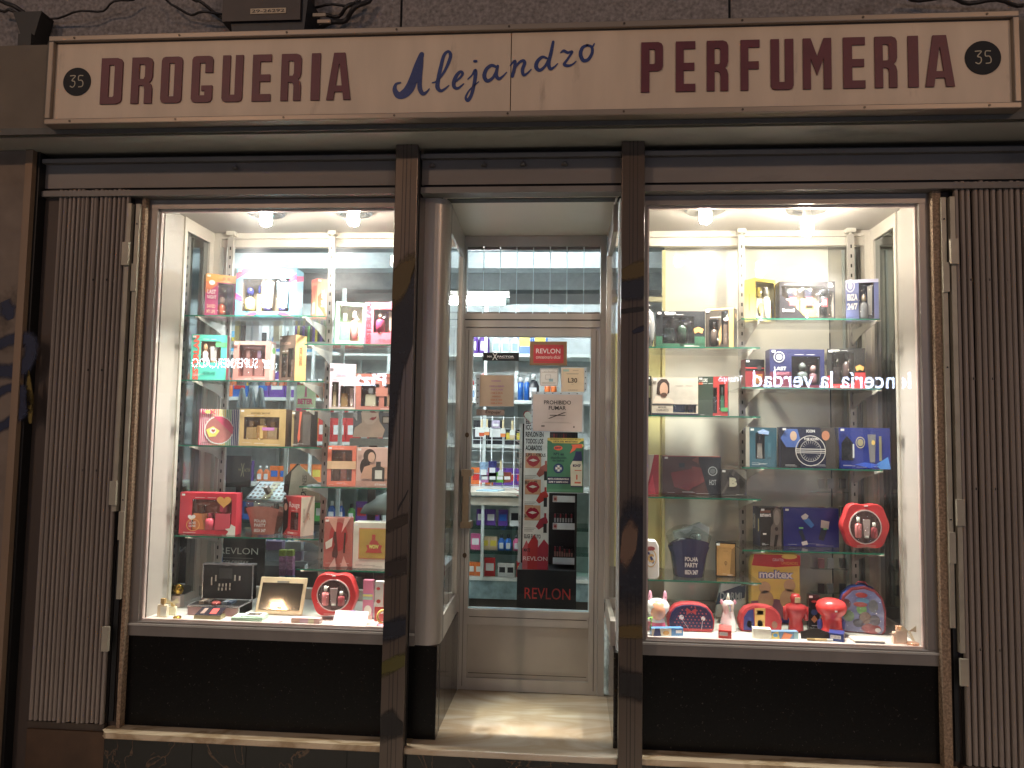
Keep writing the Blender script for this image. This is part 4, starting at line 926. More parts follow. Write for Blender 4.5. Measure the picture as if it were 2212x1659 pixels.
# --- left window, right half
carton('pale green clear fronted box turned left, topmost middle shelf', 'C1', 701, 726, 786, 651, 'L', 24, .2, front='#9cccb0', side='#7cb89c', depth=.085,
  els=[('w', .12, .12, .96, .92, '#a9cfae', [('rect', .25, .4, .78, '#6cb890', '#dce6dc'), (R_, .66, .36, .86, '#d88c8a', '#ecd0cc')])])
carton('bright pink box with upright red lettering beside the post, topmost middle shelf', 'C1', 788, 788, 846, 653, 'L', 0, .2, front='#ec6078', depth=.09,
  els=[('w', .27, .30, .92, .84, '#8f5a5c', [(R_, .28, .44, .84, '#c22c64', '#a88a70'), ('tube', .82, .3, .9, '#e8c8b4', '#d84450')]), ('t', 'SISTERLAN', .04, .04, .20, .99, '#c8203c', 90, .05), ('t', 'SISTERLAND', .44, .10, .84, .15, '#c02c40'), ('r', .84, .78, 1, .88, '#3ea050')])
carton('beige and lilac box with two small cut windows, second middle shelf', 'C2', 690, 712, 768, 785, 'L', 14, .2, front='#b3a3b0', side='#e0b48c', depth=.08,
  els=[('w', .10, .06, .36, .6, '#8c7658', [('rect', .4, .5, .92, '#c4ae86', '#e4d0ae')]), ('w', .42, .06, .96, .52, '#8a7a6c', [('rect', .3, .5, .98, '#9c7c44', '#4a3a2c'), ('tube', .82, .3, .9, '#c8b8b0', '#b09a90')]), ('r', 0, 0, 1, .05, '#b0a494'), ('t', 'women´secret', .25, .74, .62, .78, '#7a6a8a')], sels=[('r', 0, .82, 1, 1, '#c4b0b8'), ('t', 'W', .3, .45, .7, .6, '#b8905c')])
carton('rose brown box with keyhole shaped windows, second middle shelf', 'C2', 769, 769, 849, 807, 'L', 0, .2, front='#a45c4c', depth=.09,
  els=[('w', .12, .10, .54, .72, '#5c3830', [('rect', .5, .6, .8, '#d8c4a0', '#e8dcc0')]), ('w', .66, .1, .98, .72, '#6c4438', [('rect', .5, .7, .8, '#d89c68', '#c8a890')]), ('r', .46, .38, .74, .62, '#b06a58'), ('t', 'women´secret', .4, .86, .95, .93, '#4c2c24')])
carton('coral box tied with a beige band, third middle shelf', 'C3', 690, 707, 769, 963, 'L', 12, .2, front='#d8694c', side='#e2805c', depth=.07,
  els=[('w', .14, .12, .86, .90, '#8a5c4c', [('rect', .25, .3, .8, '#6c4434', '#9c7a5c'), ('rect', .6, .3, .9, '#b0604c', '#c8886c')]), ('r', 0, .42, 1, .62, '#cda57c')], sels=[('r', 0, .42, 1, .62, '#c9a27c')])
carton('pink box printed with a long haired woman and a black bottle, third middle shelf', 'C3', 770, 770, 842, 966, 'L', 0, .2, front='#c99e90', depth=.09,
  els=[('e', .33, .78, .16, .18, '#3a2823'), ('e', .22, .5, .13, .22, '#33221f'), ('e', .38, .75, .09, .13, '#c99a80'), ('p', [(.1, .2), (.2, .5), (.42, .58), (.78, .5), (.86, .2)], '#c08c70'), ('p', [(.4, .1), (.4, .48), (.5, .52), (.5, .64), (.62, .64), (.62, .52), (.72, .48), (.72, .1)], '#3c3430'), ('r', .48, .2, .66, .42, '#cfc8bc'), ('p', [(.86, .1), (.86, .62), (1, .62), (1, .1)], '#4a4038'), ('r', 0, 0, 1, .14, '#b48474'), ('t', 'STARS', .48, .03, .76, .08, '#e8d8cc')])
carton('red fur patterned box with a magenta side, lowest middle shelf', 'C4', 680, 700, 762, 1119, 'L', 14, .2, front='#a85c50', side='#b01c50', depth=.07,
  els=[('e', .5, .62, .32, .30, '#a83430'), ('p', [(.1, 1), (.4, .7), (.45, 1)], '#c8907c'), ('p', [(.9, 1), (.6, .7), (.7, 1)], '#d0a094'), ('p', [(.05, .5), (.3, .6), (.28, .42), (.08, .36)], '#c4c4b8'), ('p', [(.2, .0), (.4, .2), (.45, 0)], '#d4b0a4'), ('p', [(.6, 0), (.7, .22), (.85, 0)], '#cc9c90'), ('p', [(.3, .2), (.3, .3), (.38, .45), (.32, .6), (.34, .72), (.42, .72), (.44, .6), (.48, .4), (.50, .25), (.46, .18)], '#54302a'), ('p', [(.68, .28), (.74, .28), (.76, .7), (.70, .7)], '#48302a')])
carton('white box framing a mustard square with a red star bottle, lowest middle shelf', 'C4', 763, 763, 838, 1128, 'L', 0, .2, front='#d6c6b6', depth=.09,
  els=[('r', .16, .20, .98, .88, '#c88060'), ('r', .18, .22, .98, .86, '#ab8a1c'), ('p', [(.36, .34), (.42, .42), (.38, .5), (.46, .52), (.5, .6), (.54, .62), (.54, .74), (.64, .74), (.64, .62), (.7, .6), (.76, .52), (.84, .5), (.8, .42), (.84, .34)], '#b83c30'), ('t', 'WOW', .46, .43, .74, .52, '#e8d040', 0, .05)])
# --- right window, left half
carton('black and green box with two dark bottles, topmost shelf by the post', 'R1', 1417, 1417, 1523, 672, 'L', 0, .2, front='#14171a', depth=.09,
  els=[('w', .14, .14, .78, .86, '#23282a', [('rect', .22, .34, .86, '#121c1c', '#101414'), (R_, .62, .34, .98, '#1e2c24', '#181c1c')]), ('r', 0, 0, 1, .13, '#1c4c34'), ('r', 0, .13, .13, .32, '#1c4c34'), ('r', .79, .13, 1, .32, '#1c4c34'), ('p', [(.76, .52), (.86, .58), (.97, .52), (.94, .4), (.86, .44), (.79, .4)], '#b87c30'), ('t', 'ESENCIA', .18, .92, .4, .98, '#d8dcd4')])
carton('black gift box with gold hatching and a flask window, topmost shelf by the upright', 'R1', 1524, 1586, 1612, 664, 'R', -22, .2, front='#2a241c', side='#26221e', depth=.07,
  els=[('w', .12, .08, .46, .74, '#241e1a', [(R_, .5, .8, .9, '#3a302a', '#1c1816')]), ('w', .56, .12, .80, .92, '#3a322a', [('rect', .5, .6, .9, '#5c4a3c', '#2a2420')]), ('r', .82, .04, .98, .98, '#9c7838'), ('p', [(.46, .4), (.56, .6), (.56, .2), (.48, .08)], '#8c6c34'), ('r', .0, .96, 1, 1, '#b08c48'), ('r', .0, .0, 1, .04, '#a88440')], sels=[('e', .5, .82, .3, .06, '#a87c40')])
t = thing('vase_bottle', 'silver edged curved bottle half hidden by the post, topmost shelf', 'bottle', (at(1400, 700, .22).x, .24, SZ['R1'])); q = MB(); q.lathe([(.02, 0), (.032, .05), (.036, .11), (.028, .17), (.012, .19)], P('#8a8c8c', .15, .6)); q.build('body', t); q = MB(); q.lathe([(.013, .191), (.015, .2), (.012, .215)], BLACK); q.build('cap', t)
carton('narrow black box with pale green label peeping past the post', 'R2', 1396, 1396, 1406, 812, 'L', 0, .21, front='#23241c', depth=.08, els=[('r', .1, .45, .9, .75, '#a8a878')], group=None)
carton('photo box of a bearded man with blue bottle, second shelf by the post', 'R2', 1408, 1408, 1508, 815, 'L', 0, .2, front='#b9ab98', depth=.085,
  els=[('r', .0, .0, 1, .06, '#23283c'), ('r', .02, .3, .98, .98, '#b4aa9c'), ('p', [(.02, .34), (.08, .5), (.28, .5), (.44, .42), (.48, .32), (.02, .32)], '#cdb6a2'), ('p', [(.10, .56), (.12, .86), (.2, .96), (.32, .95), (.38, .84), (.38, .6), (.3, .54), (.16, .54)], '#3a2a22'), ('e', .26, .68, .09, .19, '#b88c70'), ('e', .26, .54, .07, .06, '#54382a'), ('r', .0, .275, 1, .295, '#2a2c34'), ('r', .0, .0, 1, .02, '#1c1c24'),
       ('w', .46, .08, .96, .74, '#8c98a0', [('rect', .26, .52, .96, '#2e4a74', '#3a3430'), ('tube', .78, .34, .98, '#5a4c54', '#2c3c5c')]), ('t', 'MANUEL', .14, .19, .32, .24, '#3a3028'), ('t', 'CARRASCO', .10, .11, .36, .16, '#3a3028')])
carton('red and dark green box with three shaped windows, second shelf', 'R2', 1508, 1572, 1600, 813, 'R', -15, .2, front='#a02420', side='#233028', depth=.07,
  els=[('p', [(0, 0), (.5, 0), (.52, 1), (0, 1)], '#2c3a30'), ('w', .08, .1, .27, .78, '#33443a', [('tube', .5, .7, .9, '#3c4c40', '#2a302c')]), ('w', .34, .08, .64, .72, '#3a4038', [('rect', .5, .8, .98, '#20231f', '#8c7c74')]), ('w', .72, .14, .90, .8, '#3c4c44', [('rect', .5, .7, .9, '#1e7c54', '#9ab4a8')]), ('r', .78, .12, 1, .22, '#2e8a48'), ('t', 'COLORS', .02, .86, .32, .95, '#c8d0c4'), ('r', .02, .80, .16, .85, '#d05030')],
  sels=[('t', '#WEARECOLORS', .4, .2, .6, .85, '#d8d8d0', 90), ('r', 0, 0, 1, .16, '#2c4c64'), ('r', 0, .86, 1, 1, '#a02420')])
carton('white, grey and crimson box half hidden by the post, third shelf', 'R3', 1390, 1390, 1423, 982, 'L', 0, .28, front='#b4aca4', depth=.07, els=[('p', [(.15, 0), (1, 0), (1, 1), (.7, 1)], '#a01c2c'), ('p', [(.15, 0), (.8, 0), (.6, .5)], '#c82c48'), ('r', 0, .1, .3, .9, '#4c443c')])
carton('smoky brown box with a glassy red bottle, third shelf', 'R3', 1431, 1431, 1557, 984, 'L', 2, .3, front='#4a2a20', depth=.07,
  els=[('p', [(.62, 1), (1, 1), (1, 0), (.8, 0), (.64, .75)], '#1c1e20'), ('p', [(.2, .2), (.14, .56), (.5, .68), (.56, .24), (.45, .1)], '#7c2420'), ('r', .28, .7, .38, .82, '#1c2024'), ('p', [(.5, .9), (.62, 1), (.62, .8)], '#6c3c2c'), ('p', [(.55, .2), (.72, .36), (.66, .7), (.5, .74)], '#7a2e28'), ('ring', .86, .62, .08, .12, '#8a8e90', .8), ('e', .86, .62, .05, .07, '#54585a'), ('t', 'HOT', .80, .26, .92, .40, '#8e9294'), ('r', 0, .985, 1, 1, '#b04c40')])
carton('grey tartan box with a cream gothic letter, third shelf', 'R3', 1558, 1613, 1627, 1015, 'R', -8, .25, front='#3c3834', side='#2c2826', depth=.05,
  els=[('p', [(0, .1), (.5, 1), (.62, 1), (.1, .1)], '#5c5650'), ('p', [(1, .6), (.5, 1), (.9, 1), (1, .9)], '#6c665e'), ('p', [(.2, .7), (.34, .9), (.5, .7), (.36, .5)], '#24201e'), ('p', [(.6, .5), (.75, .7), (.95, .5), (.8, .3)], '#24201e'), ('t', 'B', .32, .36, .62, .70, '#ead2ac', 0, .08)], sels=[('t', 'Brummel', .25, .12, .75, .88, '#b4aa9c', 90)])
t_, w_, d_, h_ = carton('gold fronted black box with a small trident, lowest shelf by the upright', 'R4', 1546, 1590, 1605, 1173, 'R', -10, .26, front='#1a1614', side='#1c1a18', depth=.05,
  els=[('r', .05, .03, .95, .96, '#a87c34'), ('p', [(.7, .1), (.95, .03), (.95, .9), (.78, .8)], '#7c5c28'), ('t', 'POSEIDON', .2, .80, .8, .86, '#8a6428'), ('t', 'GOLD', .38, .73, .6, .77, '#8a6428'), ('ring', .5, .4, .07, .05, '#5a3c14', .7), ('r', .49, .3, .51, .46, '#5a3c14')])
# --- right window, right half
carton('lemon yellow open fronted box of white bottles, topmost right shelf', 'S1', 1603, 1630, 1675, 600, 'L', 30, .2, front='#eed02c', side='#f0d43c', depth=.07,
  els=[('w', .06, .05, .93, .93, '#c9c49c', [('rect', .26, .34, .84, '#d8d8cc', '#e8cc30'), (R_, .66, .4, .88, '#e4e0d2', '#d6d4cc')]), ('e', .30, .3, .1, .14, '#e8c820'), ('r', .56, .08, .80, .38, '#ecc818'), ('r', .56, .32, .80, .36, '#c83828')], sels=[('r', .44, .25, .56, .65, '#c8a018')], sticker=False)
carton('black box with amber, lime and dark bottles, topmost right shelf', 'S1', 1684, 1684, 1804, 608, 'L', 0, .2, front='#2c2a2c', depth=.085,
  els=[('w', .04, .08, .97, .88, '#8c8478', [('rect', .18, .25, .9, '#a87848', '#2c3040'), ('rect', .52, .32, .9, '#b0a83c', '#2c3040'), ('can', .83, .17, .9, '#2c3034', '#24282c')]), ('p', [(.0, .05), (.0, .7), (.5, .05)], '#1e1c20'), ('p', [(.65, 1), (1, 1), (1, .7)], '#242024'), ('r', .18, .38, .31, .6, '#b4343c'), ('r', .47, .38, .60, .6, '#b4343c'), ('r', .76, .36, .86, .56, '#b4343c'), ('t', 'B', .21, .44, .28, .56, '#f0dcd8', 0, .06), ('t', 'B', .50, .44, .57, .56, '#f0dcd8', 0, .06), ('t', 'B', .78, .41, .84, .52, '#f0dcd8', 0, .06), ('t', 'Brummel', .05, .22, .26, .30, '#e8e4dc', 0, .04), ('t', 'B', .87, .84, .97, .97, '#c8c0b4', 0, .06)], sticker=False)
carton('pale blue box with a bold ring emblem, topmost right shelf', 'S1', 1827, 1898, 1920, 602, 'R', -14, .2, front='#7c88c4', side='#2a2c54', depth=.07,
  els=[('w', .40, .06, .86, .92, '#3c4468', [(R_, .35, .6, .66, '#8c949c', '#c8b49c'), ('tube', .75, .34, .9, '#d8d8d4', '#8a8c90')]), ('ring', .14, .86, .14, .16, '#dcdcec', .8), ('e', .14, .86, .07, .09, '#dcdcec'), ('r', .02, .10, .38, .68, '#6474b4'), ('t', 'IBIZA', .04, .50, .36, .66, '#f0f0f4', 0, .05), ('t', '24/7', .04, .28, .36, .44, '#f0f0f4', 0, .05), ('r', 0, .92, 1, 1, '#c8ccec')], sticker=False)
carton('small black to red box with an orange tag, second right shelf', 'S2', 1610, 1610, 1651, 776, 'L', 8, .3, front='#7c1820', depth=.06, els=[('r', 0, .62, 1, 1, '#1c1a1c'), ('r', 0, .70, 1, .73, '#c83030'), ('e', .74, .72, .12, .08, '#4c4444'), ('p', [(.5, .2), (.55, .5), (.9, .52), (.86, .2)], '#d8862c')], group='boxed gift sets in the shop windows')
carton('navy to red box with round emblem, second right shelf', 'S2', 1658, 1663, 1781, 754, 'L', 1, .2, front='#232650', side='#1c1c38', depth=.08,
  els=[('w', .40, .10, .92, .82, '#3c3c4c', [('ball', .4, .4, .8, '#3c4444', '#586060'), ('ball', .78, .3, .7, '#5c3c44', '#b48c8c')]), ('r', 0, 0, .39, .42, '#5c1c30'), ('r', .39, 0, 1, .09, '#5c1c30'), ('ring', .17, .80, .1, .14, '#a4a4ac', .85), ('e', .17, .80, .06, .08, '#8c8c98'), ('t', 'LAST', .08, .46, .3, .55, '#cfcad4'), ('t', 'NIGHT', .08, .34, .36, .42, '#b06c80')])
carton('black over red sport box with twin bottles, second right shelf', 'S2', 1787, 1869, 1897, 752, 'R', -16, .2, front='#20201f', side='#241c1c', depth=.08,
  els=[('w', .12, .14, .72, .92, '#54504c', [('rect', .22, .36, .78, '#2c2828', '#1c1c1c'), (R_, .66, .36, .98, '#3c3030', '#1c1c1c')]), ('r', 0, 0, 1, .13, '#c41c20'), ('r', .0, .13, .11, .34, '#b01c20'), ('r', .73, .13, 1, .40, '#c41c20'), ('p', [(.74, .54), (.85, .6), (.97, .54), (.94, .44), (.85, .48), (.78, .44)], '#c08430'), ('t', 'SPORT', .14, .93, .32, .98, '#b8b8b0')], sels=[('r', 0, 0, 1, .22, '#8c2428')])
carton('teal box with silver tubes behind film, third right shelf', 'S3', 1612, 1619, 1678, 923, 'L', 4, .22, front='#1c4c5c', side='#a0988c', depth=.06,
  els=[('w', .22, .2, .56, .86, '#2c4450', [('rect', .5, .6, .9, '#9c948c', '#484444')]), ('r', .66, .24, .78, .62, '#2c5c6c'), ('p', [(.3, .9), (.5, .96), (.72, .9), (.7, .82), (.34, .84)], '#7c98c4')])
IC = [('p', [(0, 0), (0, .7), (.35, .6), (.35, 0)], '#141214'), ('p', [(.0, .72), (.1, .95), (.3, .95), (.35, .7), (.3, .5), (.1, .5)], '#3c5ca4'), ('e', .23, .78, .06, .12, '#b89880'), ('p', [(.7, 1), (.95, 1), (1, .6), (1, 0), (.8, 0), (.8, .6)], '#3c3630'), ('e', .80, .80, .07, .12, '#b8744c'), ('ring', .53, .42, .27, .38, '#b8b4b0', .95), ('ring', .53, .42, .19, .27, '#a8a4a0', .95), ('r', .27, .40, .79, .42, '#c0bcb8'), ('r', .27, .45, .79, .47, '#c0bcb8'), ('r', .27, .36, .79, .375, '#c0bcb8')]
for k in range(24):
    an = 2 * math.pi * k / 24
    if abs(math.sin(an)) > .3: IC.append(('p', [(.53 + .11 * math.cos(an), .42 + .155 * math.sin(an)), (.53 + .17 * math.cos(an - .03), .42 + .24 * math.sin(an - .03)), (.53 + .17 * math.cos(an + .03), .42 + .24 * math.sin(an + .03))], '#a8a4a0'))
carton('black box with a big circular sunburst emblem, third right shelf', 'S3', 1686, 1686, 1808, 922, 'L', 0, .2, front='#1c2036', depth=.06, els=IC + [('t', 'ICON', .45, .87, .6, .94, '#e0dcd4', 0, .04), ('t', 'THE ICON', .40, .68, .66, .74, '#c8c4c0', 0, .03)], rough=.12)
carton('royal blue glossy box with black spiral flask, third right shelf', 'S3', 1812, 1923, 1933, 925, 'R', -4, .2, front='#142a80', side='#122048', depth=.1, rough=.12,
  els=[('p', [(.05, .2), (.05, .62), (.16, .8), (.28, .62), (.28, .2)], '#15181d'), ('r', .27, .26, .30, .6, '#b8bcc0'), ('ring', .42, .64, .09, .14, '#b0a888', .86), ('e', .42, .64, .06, .09, '#948c68'), ('p', [(.56, .84), (.72, .84), (.70, .16), (.60, .16)], '#6c6c70'), ('e', .67, .64, .035, .06, '#d8ae44'), ('r', .78, .2, .83, .8, '#7c7858'), ('p', [(.7, .1), (.95, .3), (1, 0), (.8, 0)], '#2c7cd0'), ('p', [(.3, .1), (.6, .02), (.8, .1), (.5, .16)], '#2450c0')])
carton('dark box with a grey portrait and white name strip, lowest right shelf', 'S4', 1598, 1642, 1688, 1096, 'L', 9, .26, front='#28221f', side='#23243c', depth=.09,
  els=[('p', [(.45, 0), (.5, .5), (.62, .6), (.6, .9), (.72, 1), (.96, .95), (1, .5), (1, 0)], '#6c645c'), ('e', .78, .74, .14, .2, '#8c847a'), ('e', .76, .45, .08, .05, '#3c3230'), ('p', [(.62, 0), (.7, .3), (.85, .3), (.75, 0)], '#28221e'), ('r', .0, .86, .48, .93, '#7c4a34'), ('t', 'BUSTAMANTE', .0, .76, .5, .84, '#e0dcd0', 0, .05), ('r', .12, .3, .28, .34, '#c8c0b8')],
  sels=[('t', 'BUSTAMANTE', .12, .42, .26, .8, '#c8c4bc', -90), ('r', .3, .42, .4, .78, '#7c6c5c'), ('r', .76, .38, .86, .7, '#b09c5c')])
NB_ = [('p', [(.32, .78), (.4, .86), (.46, .8), (.42, .7), (.35, .7)], '#dcdce0'), ('p', [(.36, .68), (.46, .74), (.56, .56), (.5, .48)], '#2a78c8'), ('p', [(.27, .40), (.34, .44), (.40, .18), (.35, .14)], '#1c2c48'), ('r', .28, .46, .36, .5, '#64c874'), ('p', [(.32, .12), (.42, .16), (.44, .06), (.34, .03)], '#d8cfd4'), ('p', [(.68, .7), (.83, .66), (.81, .46), (.67, .5)], '#b4b0ac'), ('p', [(.68, .5), (.79, .46), (.72, .16), (.63, .2)], '#18243c'), ('r', .72, .45, .78, .49, '#5cc86c')]
carton('flat royal blue box printed with three toiletries, lowest right shelf', 'S4', 1688, 1692, 1812, 1096, 'L', 0, .29, front='#1c2080', side='#4c5070', depth=.05, els=NB_)
# ---------------------------------------------------------------- other things on the shelves
def bucket(lab, sh, x0, x1, ytop, yb_px, liner, band, txt, yf=.24):
    a = at(x0, ytop, yf); b = at(x1, ytop, yf); zb = SZ[sh] + .0006; cx = (a.x + b.x) / 2; r1 = (b.x - a.x) / 2; h = a.z - zb; r0 = r1 * .66
    t = thing('gift_bucket', lab, 'bucket', (cx, yf + r1, zb), 0, 'clear plastic gift buckets')
    def wall(r, m, n, zf, k0=0, k1=28, N=28, top=None):
        q = MB(); pr = [(0, .0), (.3, .25), (.65, .55), (1, 1)]
        for k in range(k0, k1):
            for j in range(3):
                P_ = []
                for kk, jj in ((k, j), (k + 1, j), (k + 1, j + 1), (k, j + 1)):
                    an = -math.pi / 2 + (kk - N / 2) * 2 * math.pi / N; v, w_ = pr[jj]; rr = (r0 + (r1 - r0) * w_) * r
                    hh = h * (1 + (.10 * math.cos(2 * an) if jj == 3 else 0) * -1)
                    P_.append((rr * math.cos(an), rr * math.sin(an), v * hh * zf))
                q.face(P_, m, True)
        q.build(n, t)
    wall(1, ACR, 'clear_wall', 1); wall(.9, P(liner, .6), 'paper_liner', .72)
    wall(1.015, P(band, .45), 'label_band', .80, 10, 18)
    q = MB(); q.lathe([(r0 * .98, 0), (r0, .004)], ACR); q.build('base', t)
    bottle(t, 'rect', -r1 * .3, 0, .006, r1 * .7, h * .8, .03, '#8c5c4c' if liner[1] > '5' else '#3c4c5c', '#6c6c74')
    bottle(t, 'round', r1 * .42, 0, .006, r1 * .5, h * .9, .03, '#a8b0b0', '#3a4a4c')
    yy = -r0 * 1.24
    q = MB(); q.prism(ell(0, h * .62, r0 * .33, r0 * .33, 18), yy - .001, yy, P('#d8ccc0')); q.build('emblem', t)
    q = MB(); q.prism(ell(0, h * .62, r0 * .24, r0 * .24, 18), yy - .002, yy - .0012, P(band)); q.build('emblem_centre', t)
    q = MB(); c_ = P('#e0d0c8')
    for i, (s_, z_) in enumerate(txt): q.text(s_, -r0 * .42, h * z_, r0 * .42, h * (z_ + .10), yy - .0015, c_, bold=.04)
    q.build('lettering', t)
bucket('flared clear gift bucket with dusty pink label band', 'L4', 515, 606, 1084, 1158, '#8a5248', '#a8685a', (('POCHA', .38), ('PARTY', .25), ('IBIZA 24/7', .09)))
bucket('flared clear gift bucket with navy label band', 'R4', 1444, 1546, 1152, 1250, '#2c3454', '#262c54', (('POCHA', .38), ('PARTY', .25), ('IBIZA 24/7', .09)), yf=.21)
q = MB(); q.prism([(-.055, .0), (.055, .015), (.075, .20), (.03, .225), (-.03, .20), (-.105, .175)], 0, .035, P('#a9bdc0', .3, 0, .1, 6, bump=.3))
a = at(1500, 1190, .42); t = thing('nappy_pack', 'pale blue soft pack marked 20 leaning behind the navy bucket', 'pack', (a.x, .42, SZ['R4'] + .02), 0); q.build('pack', t, mod=.006)
q = MB(); q.prism([(x, z) for x, z in ell(.0, .145, .026, .026, 22)], -.0014, -.0008, P('#34424c')); q.prism(ell(.0, .145, .0235, .0235, 22), -.002, -.0014, P('#a9bdc0')); q.text('20', -.014, .135, .014, .156, -.0024, P('#34424c'), bold=.0); q.text('SALVACAMAS', -.055, .095, .05, .105, -.0024, P('#34424c')); q.build('print', t)
a = at(1400, 1200, .2); t = thing('crest_case', 'white rounded case with a round football crest, lowest shelf by the post', 'case', (a.x, .2, SZ['R4']), 0)
q = MB(); q.prism([(-.05, 0), (.04, 0), (.052, .012), (.05, .15), (.038, .175), (-.05, .18)], 0, .07, P('#cfc8c4', .4)); q.build('body', t, mod=.005)
q = MB(); q.prism(ell(.012, .095, .027, .042, 24), -.002, 0, P('#b89048')); q.prism(ell(.012, .095, .023, .037, 24), -.003, -.002, P('#dcd6d0')); q.build('crest', t)
q = MB(); q.prism([(-.004, .122), (.004, .125), (.03, .08), (.022, .068)], -.0042, -.0032, P('#232c5c')); q.prism(ell(.012, .140, .02, .010, 12), -.0042, -.002, P('#8a3438')); q.text('C', -.002, .075, .026, .115, -.0052, P('#b89048'), bold=.06); q.build('print', t)
# lobed red gift cases (plain stand-ins)
def lobed(lab, sh, x0, x1, ytop, yf, wob, big, red='#c21c20', group='lobed red gift cases', heartw=True):
    a = at(x0, ytop + 50, yf); b = at(x1, ytop + 50, yf); zb = SZ[sh] + .0006; w_ = b.x - a.x; h = at((x0 + x1) / 2, ytop, yf).z - zb
    pts = []
    for i in range(48):
        an = -math.pi / 2 + 2 * math.pi * i / 48
        r = (1 + wob * math.cos(6 * an)) * (abs(math.cos(an)) ** 3 + abs(math.sin(an)) ** 3) ** (-1 / 3.)
        pts.append((w_ * .5 * min(1.0, r / (1 + wob) * .92) * math.cos(an) if False else w_ * .5 * r / (1.26 + wob) * 1.12 * math.cos(an), h * (.5 + .5 * r / (1.26 + wob) * 1.12 * math.sin(an))))
    pts = [(x, max(z, 0) if z > h * .06 else 0) for x, z in pts]
    t = thing('red_gift_case', lab, 'gift case', ((a.x + b.x) / 2, yf, zb), 0, group)
    q = MB(); q.prism(pts, .0, .06, P(red, .3)); q.build('shell', t, mod=.004)
    for (u, v, ru, rv) in big:
        q = MB(); q.prism(ell(u * w_, v * h, ru * w_, rv * h, 24), -.004, -.0005, P('#d8b8b4', .3)); q.build('window_rim', t)
        q = MB(); q.prism(ell(u * w_, v * h, ru * w_ * .93, rv * h * .93, 24), -.005, -.0042, P('#4c3434', .15, 0, .4, 30)); q.build('dark_window', t)
        for k, (du, cc, kd) in enumerate(((-.45, '#c86c6c', 'round'), (.05, '#b8a4a0', 'tube'), (.5, '#98343c', 'round'))): bottle(t, kd, (u + ru * du) * w_, -.008, (v - rv * .62) * h, ru * w_ * .42, rv * h * (1.2 - .15 * k), .02, cc, '#d8ccc0')
        q = MB(); q.face([(x, -.022, z) for x, z in ell(u * w_, v * h, ru * w_ * .96, rv * h * .96, 24)], FILM); q.build('clear_film', t)
    q = MB(); q.box(-.008, .008, -.0045, -.0005, h * .88, h * .905, P('#e0d4cc')); q.build('price_sticker', t)
    q = MB()
    for k in range(3): q.box(-w_ * .18, w_ * .18, -.0012, -.0005, h * (.07 + .022 * k), h * (.078 + .022 * k), P('#dc8c84'))
    q.build('print', t)
lobed('red rounded gift case standing on the floor of the left showcase', 'FL', 666, 775, 1233, .14, .04, [(0, .50, .33, .33)])
lobed('red rounded gift case at the right end of the lowest right shelf', 'S4', 1814, 1928, 1081, .22, .05, [(-.02, .48, .31, .34)])

# --- floor of the left showcase
FZ = .7447
def floor_box(lab, x0, x1, yt, Y, d, col, top=None, ang=0, els=(), name='small_box', cat='box', h=None, group='small boxes on the showcase floors', sels=(), side=None, near='L', xn=None):
    return carton(lab, 'FL', x0, xn if xn is not None else (x0 if near == 'L' else x1), x1, yt, near, ang, Y, front=col, side=side, depth=d, els=els, sels=sels, cat=cat, name=name, group=group, H_=h, sticker=False, pymid=1320)
# open makeup case
a = at(404, 1300, .13); b = at(518, 1300, .13); w_ = b.x - a.x
t = thing('makeup_case', 'open silver edged makeup case with black lining and a mirror', 'makeup case', ((a.x + b.x) / 2, .13, FZ)); SV = P('#b8b8bc', .25, .8)
hw = w_ / 2
q = MB(); q.box(-hw, hw, 0, .15, 0, .045, P('#8e6a68', .4)); q.build('lower_shell', t, mod=.003)
q = MB()
for x in (-hw, hw - .006): q.box(x, x + .006, -.001, .151, .0, .047, SV)
q.box(-hw, hw, -.002, .004, .04, .048, SV); q.build('lower_rim', t)
q = MB(); q.box(-hw + .007, hw - .007, .006, .145, .0455, .047, BLACK); q.build('lower_tray', t)
q = MB(); q.box(-hw, hw, .150, .19, .05, .215, P('#0b0a0c', .5)); q.build('lid', t)
q = MB(); q.box(-hw, hw, .146, .19, .2155, .222, SV); q.box(-hw, -hw + .005, .146, .19, .05, .215, SV); q.box(hw - .005, hw, .146, .19, .05, .215, SV); q.box(-.012, .012, .14, .146, .214, .226, SV); q.build('lid_rim', t)
q = MB(); q.box(-.048, .022, .147, .1495, .150, .200, MIRROR); q.build('mirror', t)
for i, (x, z, hh) in enumerate(((-.085, .115, .04), (-.064, .135, .03), (.034, .14, .028), (.058, .142, .022), (-.045, .11, .014), (-.027, .11, .014), (-.01, .11, .016), (.01, .11, .018), (-.048, .09, .014), (-.03, .09, .014), (-.01, .092, .014), (.01, .094, .012))):
    q = MB(); q.box(x, x + .006, .145, .1495, z, z + hh, P('#c8c0b4', .3, .4)); q.build('brush', t)
for i, (x, c_) in enumerate(((-.075, '#8a7c6c'), (-.05, '#5c5450'), (.04, '#6a7884'), (.065, '#48586c'))):
    q = MB(); q.box(x - .011, x + .011, .03, .09, .0472, .060, P(c_, .2, .3)); q.build('palette', t)
q = MB(); q.lathe([(.022, .0472), (.022, .056), (.016, .062)], P('#8a3c38', .15, .2), (0, .03, 0), 16); q.build('powder_pot', t)
for x in (-.03, .03): q = MB(); q.lathe([(.006, 0), (.007, .01)], SV, (x, -.006, .03)); q.build('latch', t)
t = thing('eyeshadow_palette', 'slanted dark eyeshadow palette with a bright red pan before the open case', 'palette', (at(452, 1330, .06).x, .06, FZ))
q = MB(); q.box(-.075, .055, 0, .05, 0, .018, P('#8c8055', .4)); q.build('base', t)
q = MB(); q.face([(-.072, .0, .0185), (.052, .0, .0185), (.058, .05, .045), (-.058, .05, .045)], P('#26242c', .2)); q.build('lid', t)
